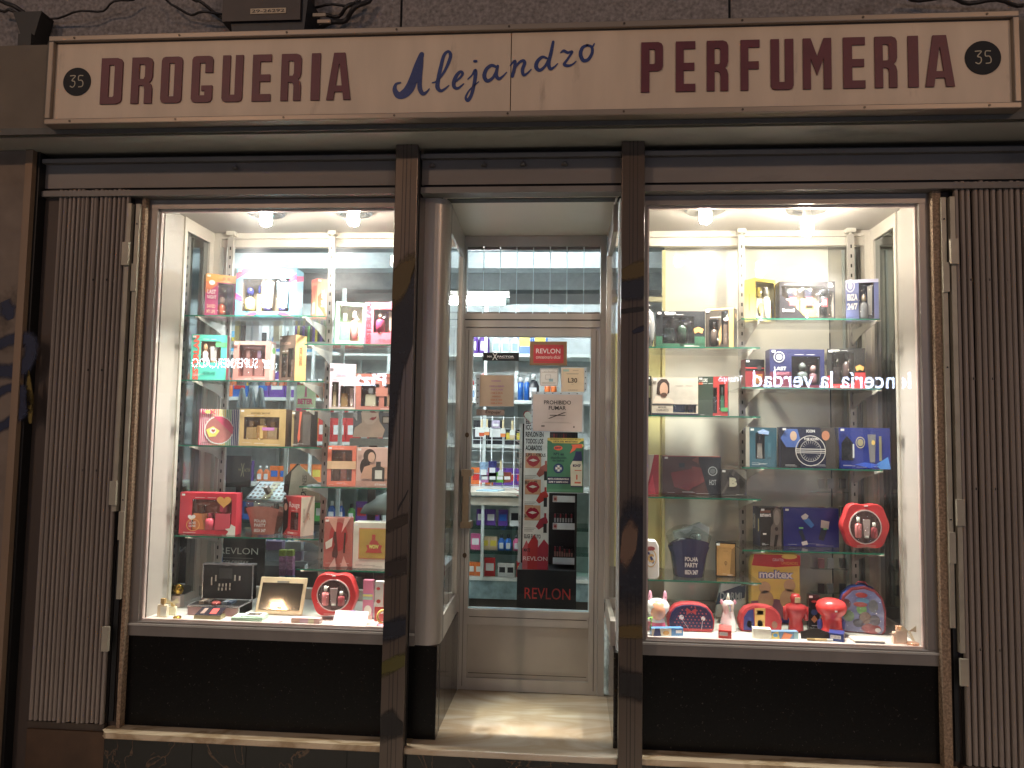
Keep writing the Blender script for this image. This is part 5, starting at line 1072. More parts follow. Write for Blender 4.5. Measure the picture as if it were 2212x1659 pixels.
q = MB(); q.face([(-.004, .009, .0245), (.028, .009, .0245), (.031, .042, .042), (.0, .042, .042)], P('#d83a34', .3)); q.build('red_pan', t)
q = MB(); q.face([(-.05, .009, .0245), (-.03, .009, .0245), (-.024, .042, .042), (-.042, .042, .042)], P('#8c7468', .3)); q.build('beige_pan', t)
# tablet shaped mirror
a = at(608, 1290, .22)
t = thing('standing_mirror', 'beige framed tablet mirror leaning back behind the small boxes', 'mirror', (a.x, .18, FZ), 0, None, math.radians(-22))
q = MB(); q.box(-.118, .118, 0, .012, .005, .185, P('#b49c78', .4)); q.build('frame', t, mod=.01)
q = MB(); q.box(-.102, .102, -.0025, -.0005, .028, .155, MIRROR); q.build('glass', t)
q = MB(); q.box(-.03, .03, -.004, -.0005, .156, .165, P('#6c6258')); q.build('clip', t)
q = MB(); q.box(-.012, .012, -.0035, -.0028, .03, .042, P('#8c8c88')); q.build('label', t)
floor_box('white and mint eyeshadow box with an oval window lying flat', 500, 567, 1332, .045, .09, '#9cc4a8', h=.016, ang=4)
t = thing('window_card', 'grey windowed lid sheet on the white and mint box', 'card', (at(540, 1340, .06).x - .045, .06, FZ + .0175))
q = MB(); q.box(0, .10, 0, .07, 0, .006, P('#ddd8d0')); q.build('card', t); q = MB(); q.box(.022, .085, .012, .055, .0062, .008, P('#5c5650', .2)); q.build('window', t)
floor_box('low rainbow coloured box before the red rounded case', 630, 691, 1334, .045, .04, '#d8a8a0', h=.024, els=[('p', [(0, 0), (.3, 0), (.3, 1), (0, .8)], '#e8a890'), ('p', [(.3, 0), (.6, 0), (.6, 1), (.3, 1)], '#c8a8b8'), ('p', [(.6, 0), (.8, 0), (.8, 1), (.6, 1)], '#d8d8a0')])
t = thing('pink_tube', 'glossy pink lip gloss tube lying beside the rainbow box', 'tube', (at(595, 1350, .04).x, .04, FZ)); q = MB(); q.box(-.024, .024, -.008, .008, 0, .011, P('#c890a8', .1)); q.build('tube', t, mod=.004); q = MB(); q.box(.025, .036, -.007, .007, .001, .010, P('#d8d0cc', .2, .5)); q.build('cap', t)
a = at(757, 1345, .055); t = thing('price_card', 'blank white card leaning on the floor of the left showcase', 'card', (a.x, .05, FZ), 0, None, math.radians(-38)); q = MB(); q.box(-.083, .075, 0, .002, 0, .07, P('#efeae0', .6)); q.build('card', t); q = MB(); q.box(-.012, .012, -.001, -.0002, .066, .072, P('#8c6c9c')); q.build('clip', t)
floor_box('tall pink box with a rainbow band near the brown post', 783, 804, 1253, .17, .03, '#c87090', els=[('r', 0, .50, 1, .66, '#a87cb8'), ('r', 0, .58, 1, .64, '#e0cc5c'), ('r', 0, .50, 1, .57, '#8cb4a4'), ('e', .55, .22, .4, .14, '#e0c4b8'), ('r', 0, 0, 1, .1, '#d8a494')])
floor_box('tall white box with red spots partly behind the brown post', 809, 832, 1256, .14, .03, '#dccfc4', els=[('r', 0, 0, 1, .36, '#b82c2c'), ('e', .3, .82, .18, .04, '#c03030'), ('e', .35, .5, .2, .05, '#b83030'), ('e', .7, .25, .2, .06, '#e0d4cc'), ('r', .8, .4, 1, .95, '#b43434')])
t = thing('yellow_ring_toy', 'yellow ring standing on a pink base beside the brown post', 'toy', (at(829, 1345, .06).x, .06, FZ)); q = MB(); q.tube([(.03 * math.cos(k * math.pi / 10), 0, .04 + .03 * math.sin(k * math.pi / 10)) for k in range(21)], .006, P('#d8b43c', .3), 8); q.build('ring', t); q = MB(); q.lathe([(.034, 0), (.03, .008), (.012, .011)], P('#d86c84', .4), n=16); q.build('base', t)
# perfume bottles in the corner
t = thing('perfume_bottle', 'square clear bottle with a gold cap and a tag, far left corner', 'perfume', (at(352, 1320, .08).x, .08, FZ)); bottle(t, 'rect', 0, 0, 0, .05, .085, .03, '#cdbd9c', '#b08d48'); q = MB(); q.box(-.002, .028, -.02, -.0185, .008, .05, P('#e0cdb8')); q.build('tag', t)
t = thing('perfume_bottle', 'small gold bottle with a ribbon bow in the far left corner', 'perfume', (at(373, 1320, .12).x, .12, FZ)); bottle(t, 'rect', 0, 0, 0, .04, .06, .03, '#d8c8a8', '#d8b468'); q = MB()
for s_ in (-1, 1): q.face([(0, -.012, .062), (s_ * .03, -.016, .085), (s_ * .034, -.008, .06), (s_ * .01, -.012, .05)], P('#dcc49c', .3))
q.build('ribbon', t)
t = thing('perfume_bottle', 'round gold balled bottle on a white block beside the open case', 'perfume', (at(386, 1260, .3).x, .3, FZ)); q = MB(); q.box(-.022, .022, -.02, .02, 0, .055, P('#cdb8ac', .4)); q.build('block', t); q = MB(); q.lathe([(.008, .056), (.018, .062), (.026, .078), (.026, .092), (.016, .108), (.006, .113)], GOLD, n=20); q.build('ball', t)
t = thing('gold_jar', 'low round gold jar in the far left corner', 'jar', (at(383, 1336, .05).x, .05, FZ)); q = MB(); q.lathe([(.018, 0), (.019, .008), (.015, .012)], GOLD, n=18); q.build('lid', t)

# --- floor of the right showcase
def toy_bottle(lab, px, yt, Y, prof, col, extra=None, group=None, cat='bottle', name='bottle', pyb=1350):
    a = at(px, pyb, Y); h = at(px, yt, Y).z - FZ; t = thing(name, lab, cat, (a.x, Y, FZ), 0, group)
    q = MB(); q.lathe([(r * h, z * h) for r, z in prof], P(col, .25), n=20); q.build('body', t)
    return t, h
t, h = toy_bottle('white and pink bubble bath bottle with two upright ears, by the post', 1420, 1293, .17, [(.21, 0), (.24, .04), (.24, .3), (.2, .42), (.28, .52), (.38, .66), (.39, .8), (.30, .94), (.12, 1)], '#d9c8c4')
q = MB(); q.lathe([(.26 * h, 0), (.265 * h, .1 * h), (.2 * h, .36 * h)], P('#c84c74', .3), (0, 0, .01), 20); q.build('pink_bib', t)
for s_ in (-1, 1): q = MB(); q.lathe([(.05 * h, .93 * h), (.07 * h, 1.05 * h), (.05 * h, 1.2 * h), (.01 * h, 1.26 * h)], P('#d890ac', .4), (s_ * .24 * h, 0, 0), 10, sy=.5); q.build('ear', t)
q = MB(); q.lathe([(.1 * h, -.32 * h), (.22 * h, -.2 * h), (.27 * h, 0), (.22 * h, .2 * h), (.1 * h, .3 * h)], P('#e08c64', .35), (0, -.17 * h, .68 * h), 18); q.build('peach_panel', t)
t, h = toy_bottle('plain white unicorn shaped bottle with a pastel mane, right showcase floor', 1573, 1296, .2, [(.24, 0), (.27, .05), (.25, .3), (.19, .55), (.17, .7), (.20, .82), (.18, .93), (.08, 1)], '#ddd2cb')
q = MB(); q.lathe([(.07 * h, .97 * h), (.05 * h, 1.1 * h), (.012 * h, 1.22 * h)], P('#dcc8b4', .4), n=10); q.build('horn', t)
for s_ in (-1, 1): q = MB(); q.lathe([(.02 * h, .85 * h), (.07 * h, .93 * h), (.01 * h, 1.02 * h)], P('#d88ca0', .4), (s_ * .21 * h, 0, 0), 10, sy=.5); q.build('ear', t)
for i, c_ in enumerate(('#8cc0a8', '#9c94cc', '#d8c884')): q = MB(); q.tube([(-.04 * h + .05 * h * i, -.18 * h, .9 * h), (0 + .04 * h * i, -.20 * h, .78 * h), (.02 * h + .03 * h * i, -.2 * h, .66 * h)], .022 * h, P(c_, .4), 6); q.build('mane', t)
q = MB(); q.lathe([(.06 * h, 0), (.09 * h, .1 * h)], P('#d86c8c'), (-.12 * h, -.19 * h, .02 * h), 8); q.build('hoof', t)
t, h = toy_bottle('plain glossy red bottle with a small pale face panel, beside the slim black box', 1719, 1283, .24, [(.2, 0), (.2, .1), (.17, .3), (.24, .48), (.29, .6), (.26, .7), (.12, .76), (.13, .82), (.145, .9), (.10, 1)], '#a81c20')
for s_ in (-1, 1): q = MB(); q.lathe([(.06 * h, .3 * h), (.075 * h, .5 * h), (.07 * h, .66 * h)], P('#98181c', .25), (s_ * .27 * h, 0, 0), 10); q.build('arm', t)
q = MB(); q.box(-.06 * h, .09 * h, -.155 * h, -.13 * h, .78 * h, .93 * h, P('#b8a878', .3)); q.build('pale_panel', t, mod=.003); q = MB(); q.box(-.015, -.005 + .01, -.26 * h, -.245 * h, .56 * h, .60 * h, P('#e0dcd8')); q.build('price_sticker', t)
t, h = toy_bottle('round headed red bottle with a blue foot, beside the childrens backpack', 1796, 1292, .2, [(.31, 0), (.33, .05), (.33, .12), (.28, .2), (.27, .4), (.26, .5), (.38, .62), (.42, .76), (.36, .9), (.2, .98), (.06, 1)], '#c41e1c')
q = MB(); q.lathe([(.335 * h, .04 * h), (.338 * h, .13 * h)], P('#1c2c88', .3), n=20); q.build('blue_band', t)
for s_ in (-1, 1): q = MB(); q.lathe([(.05 * h, .12 * h), (.09 * h, .2 * h), (.08 * h, .36 * h), (.03 * h, .42 * h)], P('#202c74', .3), (s_ * .30 * h, 0, 0), 10); q.build('arm', t)
q = MB(); q.box(-.005, .005, -.428 * h, -.40 * h, .70 * h, .74 * h, P('#e8e4e0')); q.build('price_sticker', t)
# childrens wash bags
def washbag(lab, x0, x1, yt, Y, body, trim, deco):
    a = at(x0, 1340, Y); b = at(x1, 1340, Y); w_ = (b.x - a.x) / 2; h = at((x0 + x1) / 2, yt, Y).z - FZ
    t = thing('wash_bag', lab, 'wash bag', ((a.x + b.x) / 2, Y, FZ), 0, 'childrens wash bags')
    pts = [(-w_ * .88, 0), (w_ * .88, 0), (w_ * .97, .1 * h), (w_, .4 * h), (w_ * .9, .68 * h), (w_ * .7, .88 * h), (w_ * .4, .97 * h), (0, h), (-w_ * .4, .97 * h), (-w_ * .7, .88 * h), (-w_ * .9, .68 * h), (-w_, .4 * h), (-w_ * .97, .1 * h)]
    q = MB(); q.prism(pts, 0, .06, P(trim, .6, bump=.2)); q.build('piping', t, mod=.006)
    q = MB(); q.prism([(x * .93, z * .93 + .003) for x, z in pts], -.006, -.0008, P(body, .5)); q.build('front_panel', t, mod=.003)
    for n_, c_, pl_ in deco:
        q = MB()
        for k, p_ in enumerate(pl_): q.prism([(u * w_, v * h) for u, v in p_], -.0085 - .0004 * (k % 3), -.0062, P(c_, .5))
        q.build(n_, t)
    return t
dots = [ell(-.85 + .155 * i + (.08 if j % 2 else 0), .1 + .11 * j, .028, .022, 8) for i in range(12) for j in range(8) if abs((-.85 + .155 * i) / .9) ** 2 + ((.1 + .11 * j - .1) / .85) ** 2 < .85]
washbag('navy wash bag with red spots and red piping', 1442, 1544, 1303, .16, '#24204c', '#9c1c24', [('dot', '#a83c48', dots), ('hem', '#b02028', [[(-.86, .03), (.86, .03), (.88, .12), (-.88, .12)]]), ('white_flower', '#cfc8d4', [ell(-.42, .5, .10, .09, 10), ell(.5, .48, .09, .08, 10)]), ('red_bow', '#b82830', [[(-.2, .84), (0, .72), (.2, .84), (.2, .6), (0, .70), (-.2, .6)]]), ('stem', '#b8a8b8', [[(-.40, .42), (-.38, .42), (-.1, .1), (-.12, .1)], [(.46, .4), (.48, .4), (.44, .1), (.42, .1)]])])
washbag('red wash bag with blue and yellow panels and a plain badge', 1597, 1690, 1308, .2, '#b42024', '#a81c24', [('blue_panel', '#202c78', [[(-.82, .06), (-.3, .06), (-.36, .86), (-.6, .8), (-.8, .55)]]), ('yellow_panel', '#d0a43c', [[(-.28, .06), (.16, .06), (.2, .90), (-.3, .9)]]), ('maroon_patch', '#8c2430', [[(-.2, .66), (.1, .66), (.1, .82), (-.2, .82)]]), ('brown_spot', '#8c6048', [ell(-.55, .3, .12, .14, 12), ell(.62, .3, .13, .14, 12)]), ('cream_spot', '#cdbfa8', [ell(-.05, .32, .13, .15, 14)])])
# backpack
Yb = .24; a = at(1815, 1320, Yb); b = at(1912, 1320, Yb); w_ = (b.x - a.x) / 2; h = at(1860, 1267, Yb).z - FZ
t = thing('backpack', 'blue childrens backpack with a clear front full of bath toys', 'backpack', ((a.x + b.x) / 2, Yb, FZ), math.radians(-12))
pts = [(-w_ * .85, 0), (w_ * .85, 0), (w_ * .97, .08 * h), (w_, .5 * h), (w_ * .86, .78 * h), (w_ * .55, .94 * h), (.1 * w_, h), (-w_ * .45, .95 * h), (-w_ * .82, .78 * h), (-w_, .5 * h), (-w_ * .97, .08 * h)]
q = MB(); q.prism([(x, z) for x, z in pts], .03, .10, P('#1c3c8c', .6)); q.build('body', t, mod=.006)
q = MB(); q.prism(pts, -.0, .0295, P('#7c2430', .5)); q.build('red_piping', t, mod=.005)
q = MB(); q.prism([(x * .9, z * .92 + .006) for x, z in pts], -.004, -.0006, P('#6c74a8', .25)); q.build('front_pocket', t, mod=.002)
for i, (u, v, r, c_, rz_) in enumerate(((-.05, .82, .26, '#c03030', .4), (-.0, .70, .28, '#3c8cb8', .4), (-.1, .62, .3, '#a83434', .35), (-.7, .62, .2, '#5c2430', 1), (-.6, .36, .24, '#3c6c3c', 1), (-.05, .52, .22, '#5ca048', 1), (.45, .6, .2, '#5c6470', 1.4), (.1, .34, .26, '#6c5448', 1), (.5, .3, .22, '#4c4c5c', 1), (-.2, .22, .22, '#2c3048', .8), (.35, .12, .42, '#98343c', .5), (.62, .1, .12, '#c8c4c8', .8))):
    q = MB(); q.prism([(x * w_, z * h) for x, z in ell(u, v, r, r * .42 * rz_ * 1.2, 12)], -.0072 - .0004 * (i % 5), -.0045, P(c_, .4, 0, .2, 40)); q.build('toy', t)
q = MB(); q.face([(x * .9, -.0095, z * .92 + .006) for x, z in pts], FILM); q.build('clear_front', t)
q = MB(); q.tube([(-.02, .06, h * .99), (-.01, .06, h * 1.05), (.02, .06, h * 1.05), (.03, .06, h * .98)], .004, P('#8c2434')); q.build('carry_loop', t)
# nappy bag behind
Ym = .40; a = at(1622, 1250, Ym); b = at(1729, 1250, Ym); w_ = b.x - a.x; h = at(1680, 1196, Ym).z - FZ
t = thing('nappy_bag', 'tall yellow and red bag of nappies standing against the back', 'bag', (a.x, Ym, FZ))
q = MB(); q.prism([(0.0, 0), (w_, 0), (w_, .93 * h), (w_ * .97, h), (w_ * .06, h), (0, .85 * h)], 0, .06, P('#cdb22c', .35, 0, .08, 10, bump=.3)); q.build('bag', t, mod=.008)
def fl(n_, pl_, c_, y=-.001):
    q = MB()
    for p_ in pl_: q.face([(u * w_, y, v * h) for u, v in p_], P(c_, .35, 0, .1, 14))
    q.build(n_, t)
fl('red_top', [[(.02, .82), (.5, .80), (1, .83), (1, .985), (.07, .985)]], '#b8282a'); fl('yellow_flash', [ell(.78, .96, .16, .035, 14)], '#d8b42c', -.0015)
fl('purple_foot', [[(.0, .0), (1, 0), (1, .28), (.5, .34), (0, .30)]], '#7c5064'); fl('baby_shape', [ell(.28, .5, .12, .09, 16), ell(.78, .54, .12, .09, 16), ell(.3, .32, .16, .14, 16), ell(.76, .34, .18, .15, 16)], '#b08c5c', -.0015); fl('blue_foot', [[(.0, .0), (1, 0), (1, .07), (0, .05)]], '#28308c', -.0015)
q = MB(); q.text('moltex', .155 * w_, .632 * h, .865 * w_, .765 * h, -.0018, P('#2c4c9c', .4), bold=.09); q.text('moltex', .17 * w_, .64 * h, .85 * w_, .757 * h, -.0026, P('#ccd0dc', .4), bold=.03); q.text('GRATIS', .44 * w_, .89 * h, .66 * w_, .93 * h, -.0026, P('#e8e0dc')); q.text('UNIDADES', .62 * w_, .845 * h, .95 * w_, .885 * h, -.0026, P('#d8a030')); q.build('lettering', t)
a = at(1575, 1300, .5)
t = thing('blue_pack', 'pale pack with a dark blue slanted band behind the unicorn bottle', 'pack', (a.x, .47, FZ)); q = MB(); q.prism([(-.075, 0), (.075, 0), (.08, .19), (-.04, .2)], 0, .03, P('#a4b4b4', .4)); q.build('pack', t, mod=.004); q = MB(); q.face([(-.072, -.001, .06), (.07, -.001, .10), (.075, -.001, .17), (-.055, -.001, .12)], P('#243c54')); q.build('band', t); q = MB(); q.text('DORMI', -.05, .085, .055, .125, -.0018, P('#8c9ca4'), bold=.03); q.text('SALVACAMAS', -.03, .165, .06, .178, -.0018, P('#4c5c64')); q.build('lettering', t)
# small boxes on the floor, right
def fbR(*a_, **k): return floor_box(*a_, **k)
fbR('light blue ended toothpaste box lying beside the post', 1408, 1476, 1350, .05, .035, '#3c7cb4', ang=10, h=.033, els=[('r', 0, 0, .62, 1, '#c8c0a8'), ('p', [(.05, 0), (.3, 0), (.25, 1), (.1, 1)], '#28386c'), ('e', .45, .4, .1, .3, '#c8943c'), ('r', .76, .35, .95, .75, '#e0e0dc')])
fbR('small red and white box with a barcode end', 1552, 1601, 1352, .045, .10, '#c83028', near='R', xn=1580, ang=-12, h=.036, side='#d0c4b4', els=[('r', .08, .35, .72, .75, '#dcd4c8'), ('t', '|||||||', .12, .4, .68, .7, '#4c4444', 0, 0)])
fbR('plain white perfume box lying before the red wash bag', 1627, 1666, 1357, .07, .045, '#d6ceba', near='R', xn=1666, ang=-5, h=.042)
fbR('colourful cartoon toothpaste box, right of the white box', 1662, 1724, 1357, .075, .03, '#5c84a8', ang=8, h=.032, els=[('p', [(.05, 0), (.35, 0), (.3, 1), (.1, .8)], '#d8b83c'), ('p', [(.4, .0), (.7, 0), (.8, .6), (.5, .9)], '#d0743c'), ('r', .85, 0, 1, 1, '#7ca8b0'), ('e', .2, .5, .08, .25, '#3c8cc0')])
carton('slim black hanging box between the two red bottles', 'FR', 1745, 1747, 1771, 1284, 'L', 0, .27, front='#141216', side='#242024', depth=.03, els=[('e', .5, .80, .26, .035, '#a83030'), ('e', .5, .5, .3, .08, '#2c3c6c'), ('p', [(.2, .3), (.5, .42), (.8, .3), (.5, .2)], '#a8642c'), ('r', .25, .12, .75, .14, '#a8a4a8')], group=None, pymid=1340)
fbR('blue box with a red and white striped end, before the round red bottle', 1790, 1842, 1354, .06, .08, '#1c3474', near='R', xn=1822, ang=-20, h=.034, side='#8c3444', els=[('r', .1, .35, .8, .78, '#c8c4c4'), ('t', '|||||||', .16, .42, .74, .72, '#4c4444', 0, 0)], sels=[('p', [(0, 1), (.3, 0), (.6, .6), (1, 1)], '#e0ccc4')])
a = at(1764, 1370, .08); t = thing('makeup_brush_set', 'black fanned tray of gold makeup brushes on the right showcase floor', 'brush set', (a.x, .08, FZ))
q = MB(); q.prism([(-.06, 0), (.06, 0), (.062, .03), (.045, .034), (.02, .044), (0, .047), (-.02, .044), (-.045, .034), (-.062, .03)], .02, .03, P('#0d0c0d', .4)); q.build('back_card', t)
for i in range(4): q = MB(); q.tube([(-.045 + i * .026, -.008, .006), (-.012 + i * .026, -.012, .007)], .005, P(('#a8884c', '#d0b070', '#c8a868', '#dcd4c8')[i], .3, .3), 8); q.build('brush', t)
a = at(1878, 1378, .08); t = thing('grey_folder', 'flat pale grey case with a dark edge in front of the backpack', 'case', (a.x, .06, FZ)); q = MB(); q.box(-.07, .06, 0, .08, 0, .012, P('#b4aca0', .5)); q.build('case', t, mod=.003); q = MB(); q.box(-.068, .058, -.0015, -.0004, .002, .005, P('#282c4c')); q.build('edge_line', t)
a = at(1945, 1372, .08); t = thing('perfume_gift', 'rose gold perfume with star tag and satin bow, far right corner', 'perfume', (a.x, .08, FZ)); bottle(t, 'rect', -.005, 0, 0, .06, .075, .03, '#d8a890', '#d4a078')
q = MB(); q.box(-.025, .02, -.022, -.0205, .01, .06, P('#dcb49c')); q.prism([(-.06, .048), (-.03, .045), (-.022, .075), (-.01, .055), (.02, .06), (0, .04), (0, .02), (-.025, .03)], -.0195, -.018, P('#dcb49c')); q.build('star_tag', t)
q = MB()
for s_ in (-1, 1): q.face([(.025, -.024, .06), (.025 + s_ * .03, -.03, .085), (.025 + s_ * .034, -.02, .055)], P('#e0bc9c', .25))
q.face([(.02, -.025, .06), (.034, -.025, .06), (.05, -.03, .02), (.036, -.03, .02)], P('#e0bc9c', .25)); q.build('satin_bow', t)
t = thing('gold_jar', 'open rose gold jar in the far right corner', 'jar', (at(1972, 1392, .05).x, .05, FZ)); q = MB(); q.lathe([(.024, 0), (.026, .012), (.024, .014)], P('#c8906c', .2, .8), n=18); q.build('lid', t)
t = thing('tagged_toy', 'bright green toy with a pink tag hard against the post', 'toy', (at(1400, 1350, .07).x, .07, FZ)); q = MB(); q.tube([(-.02, 0, .01), (-.01, 0, .07), (.015, 0, .078), (.012, 0, .02)], .006, P('#7cb83c', .4), 8); q.build('body', t); q = MB(); q.box(-.016, .006, -.009, -.0075, .022, .062, P('#dc8c90')); q.build('tag', t)
# ---------------------------------------------------------------- notices on the door glass (outer face at y=.705)
PY = .7035
def notice(lab, x0, y0, x1, y1, col, name='notice', cat='notice', thick=.002, Y=PY, sleeve=None, group='notices stuck on the shop door', frame=None):
    a = at(x0, y1, Y); b = at(x1, y0, Y); w_, h = b.x - a.x, b.z - a.z
    t = thing(name, lab, cat, (a.x, Y, a.z), 0, group)
    q = MB(); q.box(0, w_, 0, thick, 0, h, P(col, .6, 0, .03)); q.build('sheet', t)
    if sleeve:
        q = MB(); q.box(-sleeve[0], w_ + sleeve[2], .0025, .0035, -sleeve[3], h + sleeve[1], P('#a9b8c2', .25, 0, .05)); q.build('plastic_sleeve', t)
        q = MB()
        n = max(3, int(h / .03))
        for i in range(n):
            if sleeve[0] > .008: q.box(-sleeve[0] * .7, -sleeve[0] * .35, .0012, .0024, h * (i + .3) / n, h * (i + .3) / n + .007, P('#4c5c64'))
            if sleeve[2] > .008: q.box(w_ + sleeve[2] * .35, w_ + sleeve[2] * .7, .0012, .0024, h * (i + .3) / n, h * (i + .3) / n + .007, P('#4c5c64'))
            if sleeve[1] > .008: q.box(w_ * (i + .3) / n, w_ * (i + .3) / n + .007, .0012, .0024, h + sleeve[1] * .35, h + sleeve[1] * .7, P('#4c5c64'))
        if q.v: q.build('punch_hole', t)
    def T(s_, u0, v0, u1, v1, c_, bold=.02, rot=0, n_='lettering', q=None):
        q = MB(); q.text(s_, u0 * w_, v0 * h, u1 * w_, v1 * h, -.0012, P(c_), bold=bold, rot=rot); q.build(n_, t)
    def G(n_, pl_, c_, y=-.0006):
        q = MB()
        for p_ in pl_: q.face([(u * w_, y, v * h) for u, v in p_], P(c_, .5))
        q.build(n_, t)
    return t, w_, h, T, G
rc_ = lambda a, b, c, d: [(a, b), (c, b), (c, d), (a, d)]
t, w_, h, T, G = notice('black strip with a cream make-up brand name on the door glass', 1043, 762, 1121, 779, '#101418'); T('MA', .12, .40, .26, .62, '#e0d8c8'); T('FACTOR', .40, .40, .87, .62, '#e0d8c8', .04); T('X', .26, .08, .41, .94, '#e8dcc0', 0); G('underline', [rc_(.44, .28, .87, .32)], '#a89c8c')
t, w_, h, T, G = notice('red dealer sign with a tan border on the door glass', 1144, 738, 1225, 789, '#7c5c3c'); G('red_field', [rc_(.1, .1, .91, .86)], '#b02430', -.0005); G('inner_line', [rc_(.11, .8, .90, .815), rc_(.11, .14, .90, .155)], '#7c4434', -.0009); T('REVLON', .17, .50, .82, .70, '#f0d4c8', .005); T('concesionario oficial', .17, .28, .82, .42, '#e8c0b4', .0)
t, w_, h, T, G = notice('small white outlined card with a parcel drawing, above the no smoking sheet', 1166, 796, 1206, 834, '#dcd2c4')
def outline(t, u0, v0, u1, v1, w_, h, c_, th=.0012):
    q = MB(); x0, x1, z0, z1 = u0 * w_, u1 * w_, v0 * h, v1 * h
    for b_ in ((x0, x1, z0, z0 + th), (x0, x1, z1 - th, z1), (x0, x0 + th, z0 + th, z1 - th), (x1 - th, x1, z0 + th, z1 - th)): q.box(b_[0], b_[1], -.0008, -.0004, b_[2], b_[3], P(c_))
    q.build('outline', t)
outline(t, .03, .03, .97, .97, w_, h, '#5c4c48'); outline(t, .3, .38, .6, .64, w_, h, '#5c5c5c'); G('blue_patch', [rc_(.5, .26, .72, .42)], '#84a8b0'); T('AQUÍ RECÍCLAMOS', .2, .82, .82, .87, '#5c5050', 0); G('small_print', [rc_(.12, .76, .9, .78), rc_(.12, .19, .88, .21), rc_(.12, .15, .85, .17)], '#a49c90')
t, w_, h, T, G = notice('cream sheet reading L30 in a clear punched sleeve', 1212, 795, 1262, 846, '#c5b496', sleeve=(.002, .004, .014, .0)); T('L30', .30, .38, .70, .58, '#141214', .015); G('logo', [rc_(.08, .85, .34, .94)], '#8cb4ac'); G('small_print', [rc_(.5, .88, .75, .895), rc_(.22, .76, .76, .775), rc_(.25, .73, .74, .74), rc_(.44, .31, .56, .32)], '#8c8474'); T('COMUNIDAD', .30, .05, .72, .09, '#54483c', 0)
t, w_, h, T, G = notice('tan opening hours sheet with red and violet lines on the door', 1036, 811, 1110, 877, '#a8947c', sleeve=(.022, .003, .003, .004))
for i, (s_, u0, u1, c_) in enumerate((('HORARIO', .34, .62, '#94589c'), ('LUNES A VIERNES', .28, .72, '#94589c'), ('10:00 A 14:00', .33, .68, '#94589c'), ('17:00 A 20:30', .33, .68, '#a8583c'), ('SABADOS', .37, .62, '#a8583c'), ('10:00 A 14:00', .33, .67, '#b0502c'), ('18:00 A 20:30', .33, .67, '#b0502c'))): T(s_, u0, (.79, .62, .51, .40, .29, .18, .07)[i], u1, (.84, .67, .56, .45, .34, .23, .12)[i], c_, .01)
t, w_, h, T, G = notice('grey push plate lettered Empujar below the hours sheet', 1029, 885, 1090, 897, '#8c7c74'); outline(t, .01, .04, .99, .96, w_, h, '#4c4440', .0009); T('Empujar', .33, .18, .88, .86, '#100e0e', .01); outline(t, .06, .2, .19, .82, w_, h, '#3c3430', .0007); outline(t, .09, .35, .15, .66, w_, h, '#3c3430', .0007)
t, w_, h, T, G = notice('large grey PROHIBIDO FUMAR sheet in a punched sleeve', 1151, 853, 1258, 931, '#b3a8a4', sleeve=(.010, .014, .007, .004)); T('PROHIBIDO', .22, .73, .77, .84, '#1c1a18', .012); T('FUMAR', .32, .58, .67, .69, '#1c1a18', .012)
outline(t, .30, .34, .68, .52, w_, h, '#8c8480', .0006); G('struck_cigarette', [[(.30, .345), (.345, .345), (.68, .52), (.63, .52)], rc_(.34, .425, .66, .445)], '#38332f', -.001); G('small_print', [rc_(.24, .245, .74, .252), rc_(.19, .225, .79, .232)], '#8c8480'); G('crests', [rc_(.17, .12, .24, .16), rc_(.82, .10, .85, .15)], '#5c5450')
t, w_, h, T, G = notice('green disinfectant poster with a spray bottle on the door glass', 1181, 947, 1261, 1063, '#2c6c50', sleeve=(.0, .0, .004, .004))
G('yellow_banner', [[(.0, .955), (.1, .935), (.14, .905), (.86, .905), (.92, .94), (1, .955), (1, 1), (0, 1)]], '#b8a838', -.0007); T('PRODUCTO INCLUIDO EN LA', .08, .965, .92, .99, '#2c3c1c', .01); T('LISTA DEL MINISTERIO', .17, .92, .84, .948, '#1c2c4c', .02)
G('red_oval', [ell(.3, .815, .12, .042, 16), ell(.82, .495, .15, .055, 18)], '#c84c28', -.0008); T('KH7', .22, .798, .38, .834, '#282c54', .05); T('KH7', .71, .47, .93, .52, '#282c54', .05); T('Nº1 en', .18, .68, .46, .73, '#14303c', .03); T('desinfección', .1, .615, .53, .66, '#14383c', .02); T('de baños', .15, .565, .47, .605, '#14383c', .02)
G('round_seal', [ell(.315, .44, .14, .09, 24)], '#1c2c5c', -.0008); G('seal_ring', [ell(.315, .44, .10, .065, 24)], '#3c5c78', -.0011); G('white_cross', [rc_(.285, .385, .345, .495), rc_(.23, .42, .40, .46)], '#dce0e0', -.0014); T('99,9%', .26, .43, .38, .45, '#a82c5c', .0)
G('navy_strip', [rc_(.01, .155, .65, .285), rc_(.65, .17, .98, .28)], '#1c2444', -.0008); T('MATA CORONAVIRUS', .03, .23, .60, .26, '#dce0e4', .03); T('229E Y GRIPE H1N1', .05, .175, .58, .205, '#dce0e4', .03)
G('spray_bottle_body', [[(.66, .12), (.64, .5), (.7, .58), (.95, .58), (.97, .5), (.97, .12), (.9, .1), (.72, .1)]], '#bcc4b4', -.001); G('spray_bottle_neck', [[(.7, .585), (.76, .68), (.78, .76), (.94, .76), (.96, .62), (.96, .585)]], '#26305c', -.001); G('spray_trigger', [[(.66, .88), (.95, .895), (.96, .82), (.8, .82), (.76, .78), (.62, .72), (.7, .84)]], '#c8502c', -.0012); G('spray_cap', [ell(.94, .865, .06, .03, 12)], '#c8b03c', -.001)
G('bottle_print', [rc_(.76, .40, .95, .415), rc_(.76, .17, .93, .2), rc_(.80, .24, .84, .33)], '#b85c3c', -.0014); G('base_strip', [rc_(.02, .01, .98, .06)], '#3c7c5c', -.0007); G('pale_hem', [rc_(.66, .1, .97, .125)], '#242c4c', -.0014)
